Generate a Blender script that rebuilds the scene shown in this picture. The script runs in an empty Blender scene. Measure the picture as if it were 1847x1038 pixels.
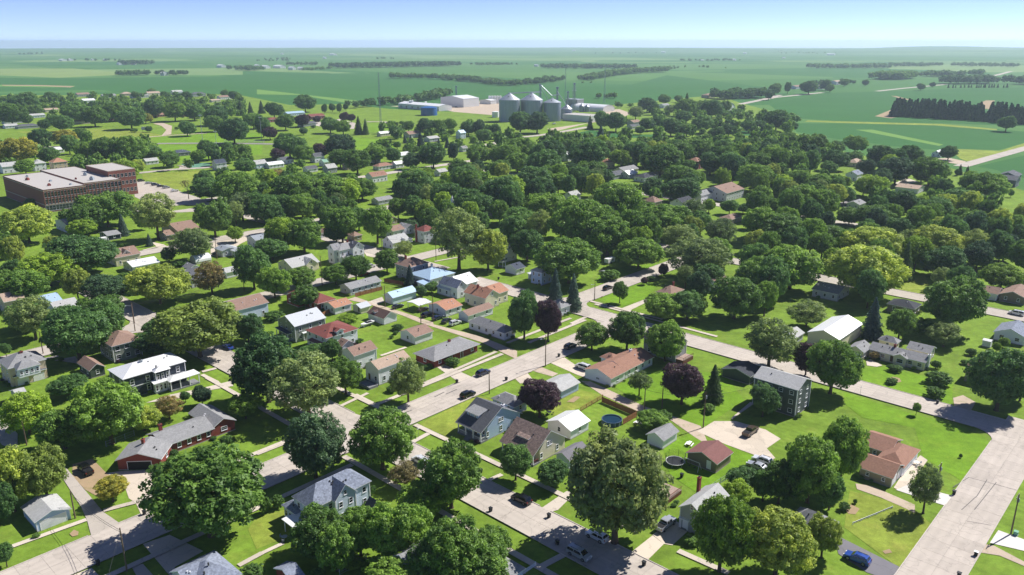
import bpy, math, random
import numpy as np
from mathutils import Vector, Matrix
R = math.radians
S = bpy.context.scene
COL = S.collection
# ------------------------------------------------------------------ camera, sky, sun, exposure
CAM_H = 96.0
cam = bpy.data.cameras.new('Camera'); cam_o = bpy.data.objects.new('Camera', cam); COL.objects.link(cam_o)
cam_o.location = (0, 0, CAM_H); cam_o.rotation_euler = (R(90 - 17.2351), 0, R(0.12))
cam.sensor_width = 36; cam.lens = 27.8332; cam.clip_start = 1; cam.clip_end = 60000
S.camera = cam_o
SUN_AZ, SUN_EL = 58.5, 47.0
world = bpy.data.worlds.new('World'); S.world = world; world.use_nodes = True
wn = world.node_tree.nodes; bg = wn['Background']
sky = wn.new('ShaderNodeTexSky'); sky.sky_type = 'NISHITA'; sky.sun_disc = False
sky.sun_elevation = R(SUN_EL); sky.sun_rotation = R(SUN_AZ); sky.altitude = 100
sky.air_density = 0.3; sky.dust_density = 0.0; sky.ozone_density = 3.0
wt = wn.new('ShaderNodeVectorMath'); wt.operation = 'MULTIPLY'; wt.inputs[1].default_value = (1.03, 0.91, 1.08)   # cool white balance of the drone camera
world.node_tree.links.new(sky.outputs[0], wt.inputs[0]); world.node_tree.links.new(wt.outputs[0], bg.inputs[0]); bg.inputs[1].default_value = 0.122
sun = bpy.data.lights.new('Sun', 'SUN'); sun.energy = 4.8; sun.angle = R(0.53); sun.color = (1.0, 0.965, 0.91)
sun_o = bpy.data.objects.new('Sun', sun); COL.objects.link(sun_o); sun_o.location = (0, 0, 300)
sd = Vector((math.sin(R(SUN_AZ))*math.cos(R(SUN_EL)), math.cos(R(SUN_AZ))*math.cos(R(SUN_EL)), math.sin(R(SUN_EL))))
sun_o.rotation_euler = (-sd).to_track_quat('-Z', 'Y').to_euler()
S.view_settings.view_transform = 'Standard'; S.view_settings.look = 'None'
S.view_settings.exposure = 0.55; S.view_settings.gamma = 1.0; S.view_settings.use_curve_mapping = False
S.render.engine = 'CYCLES'; S.render.filter_size = 1.1
S.cycles.use_denoising = True; S.cycles.max_bounces = 6; S.cycles.diffuse_bounces = 3; S.cycles.glossy_bounces = 2
S.cycles.transmission_bounces = 3; S.cycles.transparent_max_bounces = 4; S.cycles.volume_bounces = 1
S.cycles.use_adaptive_sampling = True; S.cycles.adaptive_threshold = 0.02
S.cycles.caustics_reflective = False; S.cycles.caustics_refractive = False

# ------------------------------------------------------------------ helpers
random.seed(7)
YAW = R(42.600); UX, UY = math.sin(YAW), math.cos(YAW); GRID = math.atan2(UY, UX)
def lin(h):
    c = [int(h[i:i+2], 16)/255 for i in (0, 2, 4)]
    return tuple(((x/12.92) if x <= .04045 else ((x+.055)/1.055)**2.4) for x in c) + (1,)
def tag(o, label=None, cat=None, group=None, kind=None):
    if label: o['label'] = label
    if cat: o['category'] = cat
    if group: o['group'] = group
    if kind: o['kind'] = kind
    return o
def empty(name, loc, rz=0.0):
    o = bpy.data.objects.new(name, None); COL.objects.link(o); o.location = loc; o.rotation_euler = (0, 0, rz)
    o.empty_display_size = .5
    return o
def mesh(name, v, f, mats=(), mi=None, smooth=False):
    m = bpy.data.meshes.new(name); m.from_pydata([tuple(p) for p in v], [], [tuple(p) for p in f])
    for k in mats: m.materials.append(M(k) if isinstance(k, str) else k)
    if mi is not None: m.polygons.foreach_set('material_index', mi)
    if smooth: m.polygons.foreach_set('use_smooth', [True]*len(m.polygons))
    m.update(); return m
def obj(name, me, parent=None, loc=(0, 0, 0), rz=0.0, scale=None):
    o = bpy.data.objects.new(name, me); COL.objects.link(o); o.parent = parent; o.location = loc
    if rz: o.rotation_euler = (0, 0, rz)
    if scale is not None: o.scale = scale
    return o
def setmat(o, key):
    s = o.material_slots[0]; s.link = 'OBJECT'; s.material = M(key); return o
BF = [(0, 3, 2, 1), (4, 5, 6, 7), (0, 1, 5, 4), (1, 2, 6, 5), (2, 3, 7, 6), (3, 0, 4, 7)]
def boxv(x0, y0, z0, x1, y1, z1):
    return [(x0, y0, z0), (x1, y0, z0), (x1, y1, z0), (x0, y1, z0), (x0, y0, z1), (x1, y0, z1), (x1, y1, z1), (x0, y1, z1)]
class MB:
    def __init__(s): s.v = []; s.f = []; s.m = []
    def add(s, v, f, m=0):
        n = len(s.v); s.v += [tuple(p) for p in v]; s.f += [tuple(i+n for i in q) for q in f]; s.m += [m]*len(f); return s
    def box(s, x0, y0, z0, x1, y1, z1, m=0): return s.add(boxv(x0, y0, z0, x1, y1, z1), BF, m)
    def tube(s, p, q, r0, r1=None, n=8, m=0, cap=True):
        p, q = Vector(p), Vector(q); r1 = r0 if r1 is None else r1; d = (q-p).normalized()
        a = d.orthogonal().normalized(); b = d.cross(a)
        ring = [a*math.cos(2*math.pi*i/n)+b*math.sin(2*math.pi*i/n) for i in range(n)]
        v = [p+e*r0 for e in ring]+[q+e*r1 for e in ring]
        f = [(i, (i+1) % n, n+(i+1) % n, n+i) for i in range(n)]
        if cap: f += [tuple(range(n))[::-1], tuple(range(n, 2*n))]
        return s.add(v, f, m)
    def lathe(s, prof, n=24, m=0, c=(0, 0)):
        v = []; f = []
        for r, z in prof:
            v += [(c[0]+r*math.cos(2*math.pi*i/n), c[1]+r*math.sin(2*math.pi*i/n), z) for i in range(n)]
        for k in range(len(prof)-1):
            f += [(k*n+i, k*n+(i+1) % n, (k+1)*n+(i+1) % n, (k+1)*n+i) for i in range(n)]
        f += [tuple(range(n))[::-1], tuple(range((len(prof)-1)*n, len(prof)*n))]
        return s.add(v, f, m)
    def mesh(s, name, mats, smooth=False): return mesh(name, s.v, s.f, mats, s.m, smooth)
    def obj(s, name, mats, parent=None, loc=(0, 0, 0), rz=0.0, smooth=False): return obj(name, s.mesh(name, mats, smooth), parent, loc, rz)
def struct(name, me, loc=(0, 0, 0), rz=0.0): return tag(obj(name, me, None, loc, rz), kind='structure')

# ------------------------------------------------------------------ materials
MAT = {}
# key: (kind, hex colour, roughness, variation)
DEF = {
 'white': ('siding', 'e3e3ea', .55, .05), 'cream': ('siding', 'dcd2bb', .55, .05), 'beige': ('siding', 'c9b7a2', .6, .06), 'tan': ('siding', 'a39682', .6, .06),
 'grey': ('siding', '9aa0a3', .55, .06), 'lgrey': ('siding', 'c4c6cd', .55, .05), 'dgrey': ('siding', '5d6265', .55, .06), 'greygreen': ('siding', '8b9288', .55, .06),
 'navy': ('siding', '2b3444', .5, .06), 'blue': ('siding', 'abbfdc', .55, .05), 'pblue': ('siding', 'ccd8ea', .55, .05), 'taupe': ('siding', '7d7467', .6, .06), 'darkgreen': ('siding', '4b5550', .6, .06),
 'brick': ('brick', '7f3f38', .85, .16), 'schoolbrick': ('brick', '855348', .85, .14), 'stone': ('brick', '9a9288', .85, .15), 'mbrick': ('brick', '6e5148', .85, .14),
 'wmetalwall': ('metal', 'dcdcd8', .4, .04), 'dmetalwall': ('metal', '8d8f8f', .4, .05),
 'r_grey': ('shingle', '8b8b8c', .9, .16), 'r_lgrey': ('shingle', 'adadab', .9, .12), 'r_dgrey': ('shingle', '585a60', .9, .16), 'r_slate': ('shingle', '7d8493', .9, .32), 'r_brown': ('shingle', '8d7467', .9, .16),
 'r_dbrown': ('shingle', '5f4b45', .9, .2), 'r_tan': ('shingle', 'ab9684', .9, .14), 'r_red': ('shingle', '7b4842', .9, .14), 'r_maroon': ('shingle', '7d5652', .9, .1), 'r_orange': ('shingle', 'ab7e66', .9, .14), 'r_patch': ('shingle', '86746c', .9, .38),
 'r_rbrown': ('shingle', '94705f', .9, .12), 'r_black': ('shingle', '3b3e46', .9, .14), 'r_navy': ('shingle', '464d5c', .9, .14), 'r_green': ('shingle', '7fa58f', .7, .12),
 'm_white': ('metal', 'e4e5e4', .4, .03), 'm_lgrey': ('metal', 'c2c6c9', .4, .05), 'm_blue': ('metal', 'a9c2d8', .4, .05), 'm_grey': ('metal', '9aa1a8', .42, .06), 'membrane': ('plain', 'b3aea8', .7, .08),
 'trim': ('plain', 'e6e6ea', .5, .02), 'dtrim': ('plain', '4a4a4c', .6, .05), 'stonetrim': ('plain', 'b9aa98', .8, .08), 'glass': ('glass', '1c2630', .08, 0), 'found': ('plain', '9a968e', .9, .12), 'gdoor': ('plain', 'dedede', .5, .03), 'ddoor': ('plain', '5b3f33', .5, .05), 'dark': ('plain', '15161a', .8, .05), 'rdoor': ('plain', 'c9b9a5', .5, .04),
 'blind': ('plain', 'cfcfc6', .6, .05),
 'galv': ('galv', '98a1aa', .42, .2), 'galvroof': ('galv', 'b9bfc4', .4, .06), 'steel': ('plain', '9aa3aa', .5, .08), 'bluetank': ('plain', '2f5f9e', .45, .06), 'plastic': ('plain', '24262b', .5, .08), 'wood': ('wood', '9a6b4a', .85, .16), 'dwood': ('wood', '6e4535', .85, .16), 'pole': ('wood', '6f5f52', .9, .15), 'deck': ('wood', 'a58f83', .85, .12), 'gdeck': ('wood', '7f8084', .85, .1),
 'road': ('concrete', 'b4aba0', .9, .14), 'roaddark': ('concrete', '8f8a88', .9, .12), 'slab': ('concrete', 'b9afa4', .9, .13), 'walk': ('concrete', 'c4b9aa', .9, .09), 'drive': ('concrete', 'cabdab', .9, .08), 'whitepad': ('concrete', 'd6d2ca', .85, .06), 'gravel': ('gravel', 'b8a794', .95, .2), 'asphalt': ('concrete', '77757a', .92, .12), 'dirt': ('gravel', 'a08a6c', .95, .25), 'tar': ('plain', '5e5a58', .7, .1), 'joint': ('concrete', '8a827b', .95, .15), 'kerb': ('concrete', 'c0b7ae', .9, .1),
 'lawn': ('grass', '6f8a30', .9, .24), 'lawn_y': ('grass', '82913a', .9, .26), 'lawn_b': ('grass', '6d9126', .9, .2), 'field': ('crop', '46733d', .9, .12), 'field_d': ('crop', '3d6a37', .9, .12), 'field_l': ('crop', '6d9048', .9, .16), 'field_y': ('crop', '7d9256', .9, .2), 'court': ('plain', '5d8a72', .8, .05),
 'bark': ('wood', '5a4c40', .95, .2), 'rubber': ('plain', '17181a', .8, .05), 'rim': ('metalp', '9a9da1', .35, 0), 'cglass': ('glass', '0d1116', .06, 0), 'lens': ('plain', 'e8e8e6', .2, 0), 'tail': ('plain', '8f1c1c', .3, 0),
 'water': ('glass', '16323f', .05, 0), 'poolwall': ('plain', '3d5068', .5, .06), 'mat': ('plain', '22242c', .7, .05), 'net': ('plain', '2b3030', .8, .05), 'greenbox': ('plain', '6fa588', .5, .03), 'teal': ('plain', '2f8f8a', .5, .05), 'white_p': ('plain', 'eeeeec', .4, .02), 'yellow': ('plain', 'd8b23a', .5, .03), 'wire': ('plain', '3c3c40', .6, 0),
 'flower': ('plain', 'd3c6c2', .8, .1),
}
CARP = {'c_black': '16171b', 'c_dgrey': '33373d', 'c_white': 'e3e4e6', 'c_silver': 'a9acb0', 'c_blue': '2c4fa3', 'c_navy': '232f4f', 'c_red': '86231f', 'c_bronze': '4f4238'}
LEAF = {'m': '6b8f3f', 'd': '5a8045', 'y': '9aad4e', 'yy': 'a5a648', 'o': '82985c', 'q': '84955a', 'p': '543d47', 'br': '8e8456', 's': '627d4e', 'b': '5d7870', 'g': '5c803e', 'l': '85a53c', 'k': '486749'}
def M(key):
    if key in MAT: return MAT[key]
    m = bpy.data.materials.new(key); MAT[key] = m; m.use_nodes = True
    n = m.node_tree.nodes; l = m.node_tree.links; b = n['Principled BSDF']
    def noise(scale, detail=4, vec=None, rough=.6):
        t = n.new('ShaderNodeTexNoise'); t.inputs['Scale'].default_value = scale; t.inputs['Detail'].default_value = detail; t.inputs['Roughness'].default_value = rough
        if vec is not None: l.new(vec, t.inputs['Vector'])
        return t.outputs['Fac']
    def math_(op, a, b_=0.0, c=None):
        t = n.new('ShaderNodeMath'); t.operation = op
        for i, x in enumerate((a, b_) if c is None else (a, b_, c)):
            if isinstance(x, (int, float)): t.inputs[i].default_value = x
            else: l.new(x, t.inputs[i])
        return t.outputs[0]
    def scalecol(col, fac):     # colour * factor
        t = n.new('ShaderNodeVectorMath'); t.operation = 'SCALE'
        if isinstance(col, tuple): t.inputs[0].default_value = col[:3]
        else: l.new(col, t.inputs[0])
        l.new(fac, t.inputs['Scale']); return t.outputs[0]
    def mixc(f, a, c):
        t = n.new('ShaderNodeMix'); t.data_type = 'RGBA'
        if isinstance(f, (int, float)): t.inputs[0].default_value = f
        else: l.new(f, t.inputs[0])
        for i, x in ((6, a), (7, c)):
            if isinstance(x, tuple): t.inputs[i].default_value = x
            else: l.new(x, t.inputs[i])
        return t.outputs[2]
    def ramp(fac, a, c):
        t = n.new('ShaderNodeMapRange'); l.new(fac, t.inputs[0]); t.inputs[1].default_value = a; t.inputs[2].default_value = c; return t.outputs[0]
    def bump(h, s, d=.05):
        t = n.new('ShaderNodeBump'); t.inputs['Strength'].default_value = s; t.inputs['Distance'].default_value = d; l.new(h, t.inputs['Height']); l.new(t.outputs[0], b.inputs['Normal'])
    geo = n.new('ShaderNodeNewGeometry').outputs['Position']
    if key in LEAF or key.startswith('far_'):
        c = lin(LEAF[key.replace('far_', '')])
        oi = n.new('ShaderNodeObjectInfo'); at = n.new('ShaderNodeAttribute'); at.attribute_name = 'tint'
        v = math_('MULTIPLY_ADD', oi.outputs['Random'], .5, .8)
        v = math_('MULTIPLY', v, at.outputs['Fac'])
        if key not in ('p',):
            yel = mixc(ramp(at.outputs['Fac'], .85, 1.6), c, (c[0]*1.35, c[1]*1.12, c[2]*.75, 1))
            yel = mixc(math_('MULTIPLY', ramp(oi.outputs['Random'], .55, 1.0), 0.0 if key in ('y', 'yy', 'br', 'q') else .55), yel, (c[0]*1.4, c[1]*1.15, c[2]*.8, 1))
            yel = mixc(math_('MULTIPLY', ramp(oi.outputs['Random'], .4, .0), .5), yel, (c[0]*.72, c[1]*.85, c[2]*1.05, 1))
        else: yel = c
        colr = scalecol(yel, v)
        n.remove(b)
        d = n.new('ShaderNodeBsdfDiffuse'); t = n.new('ShaderNodeBsdfTranslucent'); g = n.new('ShaderNodeBsdfGlossy'); g.inputs['Roughness'].default_value = .55
        g.inputs['Color'].default_value = (.9, .95, .9, 1)
        mx = n.new('ShaderNodeMixShader'); mx.inputs[0].default_value = .4; m2 = n.new('ShaderNodeMixShader'); m2.inputs[0].default_value = .02
        l.new(colr, d.inputs[0]); l.new(scalecol(colr, math_('ADD', 1.15, 0.0)), t.inputs[0])
        l.new(d.outputs[0], mx.inputs[1]); l.new(t.outputs[0], mx.inputs[2]); l.new(mx.outputs[0], m2.inputs[1]); l.new(g.outputs[0], m2.inputs[2])
        l.new(m2.outputs[0], n['Material Output'].inputs['Surface'])
        return m
    if key in CARP:
        b.inputs['Base Color'].default_value = lin(CARP[key]); b.inputs['Roughness'].default_value = .28; b.inputs['Metallic'].default_value = .25
        b.inputs['Coat Weight'].default_value = .6; b.inputs['Coat Roughness'].default_value = .06
        return m
    kind, hx, ro, var = DEF[key]; c = lin(hx); b.inputs['Roughness'].default_value = ro
    b.inputs['Specular IOR Level'].default_value = .3
    tc = n.new('ShaderNodeTexCoord').outputs['Object']
    oi = n.new('ShaderNodeObjectInfo')
    if kind == 'glass':
        b.inputs['Base Color'].default_value = c; b.inputs['Specular IOR Level'].default_value = .6; return m
    if kind == 'metalp':
        b.inputs['Base Color'].default_value = c; b.inputs['Metallic'].default_value = .8; return m
    if kind == 'grass':
        # mown turf: broad tone drift, worn patches, clumps and fine blades
        f = math_('MULTIPLY_ADD', noise(.035, 3, geo), var*2.2, 1-var*1.1)
        f = math_('MULTIPLY', f, math_('MULTIPLY_ADD', ramp(noise(.4, 6, geo, .75), .32, .68), var*1.5, 1-var*.75))
        f = math_('MULTIPLY', f, math_('MULTIPLY_ADD', ramp(noise(.1, 4, geo, .6), .35, .65), var*1.1, 1-var*.55))
        mw = n.new('ShaderNodeMapping'); l.new(geo, mw.inputs[0]); mw.inputs['Rotation'].default_value = (0, 0, -GRID); ws = n.new('ShaderNodeTexWave'); ws.inputs['Scale'].default_value = .16; ws.inputs['Distortion'].default_value = 1.2; ws.inputs['Detail Scale'].default_value = .3; l.new(mw.outputs[0], ws.inputs['Vector'])
        f = math_('MULTIPLY', f, math_('MULTIPLY_ADD', math_('MULTIPLY', ws.outputs['Fac'], ramp(noise(.03, 2, geo), .42, .6)), .11, .95))
        f = math_('MULTIPLY', f, math_('MULTIPLY_ADD', noise(3.5, 3, geo, .8), .7, .65))
        f = math_('MULTIPLY', f, math_('MULTIPLY_ADD', noise(14, 2, geo, .8), .8, .6))
        dry = ramp(noise(.16, 6, geo, .7), .52, .68)
        col = mixc(math_('MULTIPLY', dry, .45), c, (c[0]*1.45, c[1]*1.08, c[2]*1.6, 1))
        l.new(scalecol(col, f), b.inputs['Base Color']); b.inputs['Specular IOR Level'].default_value = .1
        bump(noise(9, 3, geo, .8), .9, .06); return m
    if kind == 'crop':
        mp = n.new('ShaderNodeMapping'); l.new(geo, mp.inputs[0]); mp.inputs['Rotation'].default_value = (0, 0, -GRID); mp.inputs['Scale'].default_value = (.004, .03, 1)
        f = math_('MULTIPLY_ADD', noise(1.0, 4, mp.outputs[0]), var*1.6, 1-var*.8)
        f = math_('MULTIPLY', f, math_('MULTIPLY_ADD', noise(.006, 5, geo), var*2.4, 1-var*1.2))
        f = math_('MULTIPLY', f, math_('MULTIPLY_ADD', noise(.12, 4, geo, .7), .3, .85))
        if key == 'field':      # patchwork of quarter sections on the survey grid
            m2 = n.new('ShaderNodeMapping'); l.new(geo, m2.inputs[0]); m2.inputs['Rotation'].default_value = (0, 0, .3-GRID); m2.inputs['Scale'].default_value = (.0011, .0016, 1)
            vo = n.new('ShaderNodeTexVoronoi'); vo.distance = 'CHEBYCHEV'; l.new(m2.outputs[0], vo.inputs['Vector']); vo.inputs['Scale'].default_value = 1.0; vo.inputs['Randomness'].default_value = .55
            sp = n.new('ShaderNodeSeparateColor'); l.new(vo.outputs['Color'], sp.inputs[0])
            col = mixc(ramp(sp.outputs[0], .25, 1), lin('3f6c38'), lin('577d43')); col = mixc(ramp(sp.outputs[1], .8, 1), col, lin('76905a'))
        else: col = c
        l.new(scalecol(col, f), b.inputs['Base Color']); b.inputs['Specular IOR Level'].default_value = .05; bump(noise(.7, 4, geo, .8), .6, .5); return m
    v = math_('MULTIPLY_ADD', noise(1.3, 5, tc, .65), var*2, 1-var)
    if kind == 'siding':
        v = math_('MULTIPLY', v, math_('MULTIPLY_ADD', noise(.3, 3, tc), .10, .95))
        wv = n.new('ShaderNodeTexWave'); wv.bands_direction = 'Z'; wv.wave_profile = 'SAW'; wv.inputs['Scale'].default_value = 1.6; l.new(tc, wv.inputs['Vector']); bump(wv.outputs['Fac'], .35, .03)
    elif kind == 'shingle':
        vo = n.new('ShaderNodeTexVoronoi'); vo.inputs['Scale'].default_value = 3.2; l.new(tc, vo.inputs['Vector'])
        sp = n.new('ShaderNodeSeparateColor'); l.new(vo.outputs['Color'], sp.inputs[0])
        v = math_('MULTIPLY', v, math_('MULTIPLY_ADD', sp.outputs[0], var*1.5, 1-var*.75))
        mp = n.new('ShaderNodeMapping'); l.new(tc, mp.inputs[0]); mp.inputs['Scale'].default_value = (1, 1, 5)
        v = math_('MULTIPLY', v, math_('MULTIPLY_ADD', noise(.5, 4, mp.outputs[0]), .24, .88)); bump(sp.outputs[0], .4, .03)
    elif kind in ('metal', 'galv'):
        wv = n.new('ShaderNodeTexWave'); wv.inputs['Scale'].default_value = 2.2 if kind == 'metal' else 1.1; wv.bands_direction = 'X' if kind == 'metal' else 'Z'; l.new(tc, wv.inputs['Vector']); bump(wv.outputs['Fac'], .3, .04)
        b.inputs['Metallic'].default_value = .1 if kind == 'metal' else .55
        if kind == 'galv':
            mp = n.new('ShaderNodeMapping'); l.new(tc, mp.inputs[0]); mp.inputs['Scale'].default_value = (.9, .9, .12)
            v = math_('MULTIPLY', v, math_('MULTIPLY_ADD', noise(.7, 4, mp.outputs[0]), .5, .75))
    elif kind == 'brick':
        v = math_('MULTIPLY', v, math_('MULTIPLY_ADD', noise(7, 2, tc), .4, .8)); bump(noise(8, 2, tc), .4, .03)
    elif kind == 'concrete':
        v = math_('MULTIPLY', math_('MULTIPLY_ADD', noise(.25, 5, geo, .65), var*2.4, 1-var*1.2), math_('MULTIPLY_ADD', noise(6, 4, geo, .75), .22, .89))
        stain = ramp(noise(.6, 6, geo, .7), .60, .75); v = math_('MULTIPLY', v, math_('MULTIPLY_ADD', stain, -.2, 1.0))
        pt = n.new('ShaderNodeTexVoronoi'); pt.distance = 'CHEBYCHEV'; pt.inputs['Scale'].default_value = .13; l.new(geo, pt.inputs['Vector']); ps = n.new('ShaderNodeSeparateColor'); l.new(pt.outputs['Color'], ps.inputs[0])
        v = math_('MULTIPLY', v, math_('MULTIPLY_ADD', ramp(ps.outputs[0], .78, .8), -.10, 1.0))
        vo = n.new('ShaderNodeTexVoronoi'); vo.feature = 'DISTANCE_TO_EDGE'; vo.inputs['Scale'].default_value = .22; 
        dn = n.new('ShaderNodeVectorMath'); dn.operation = 'ADD'; nt = n.new('ShaderNodeTexNoise'); nt.inputs['Scale'].default_value = .5; nt.inputs['Detail'].default_value = 5; l.new(geo, nt.inputs['Vector'])
        sc = n.new('ShaderNodeVectorMath'); sc.operation = 'SCALE'; sc.inputs['Scale'].default_value = 3.0; l.new(nt.outputs['Color'], sc.inputs[0]); l.new(geo, dn.inputs[0]); l.new(sc.outputs[0], dn.inputs[1]); l.new(dn.outputs[0], vo.inputs['Vector'])
        v = math_('MULTIPLY', v, math_('MULTIPLY_ADD', ramp(vo.outputs['Distance'], 0, .022), .22, .78))
        v = math_('MULTIPLY', v, math_('MULTIPLY_ADD', oi.outputs['Random'], .12, .94))
        if key == 'slab':   # faint darkening of the wheel paths
            sx = n.new('ShaderNodeSeparateXYZ'); l.new(tc, sx.inputs[0]); v = math_('MULTIPLY', v, math_('MULTIPLY_ADD', math_('SINE', math_('MULTIPLY', sx.outputs[1], 3.4)), .035, .985))
        bump(noise(20, 3, geo), .25, .01)
    elif kind == 'gravel':
        v = math_('MULTIPLY', math_('MULTIPLY_ADD', noise(.2, 5, geo, .7), var*2.4, 1-var*1.2), math_('MULTIPLY_ADD', noise(7, 3, geo, .8), .5, .75)); bump(noise(12, 3, geo, .8), .6, .03)
        g = ramp(noise(.35, 5, geo, .7), .55, .68); l.new(mixc(math_('MULTIPLY', g, .55), scalecol(c, v), lin('6f7d3a')), b.inputs['Base Color']); return m
    elif kind == 'wood':
        mp = n.new('ShaderNodeMapping'); l.new(tc, mp.inputs[0]); mp.inputs['Scale'].default_value = (6, 6, .5)
        v = math_('MULTIPLY', v, math_('MULTIPLY_ADD', noise(1, 4, mp.outputs[0]), .6, .7))
    l.new(scalecol(c, v), b.inputs['Base Color'])
    return m

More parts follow.
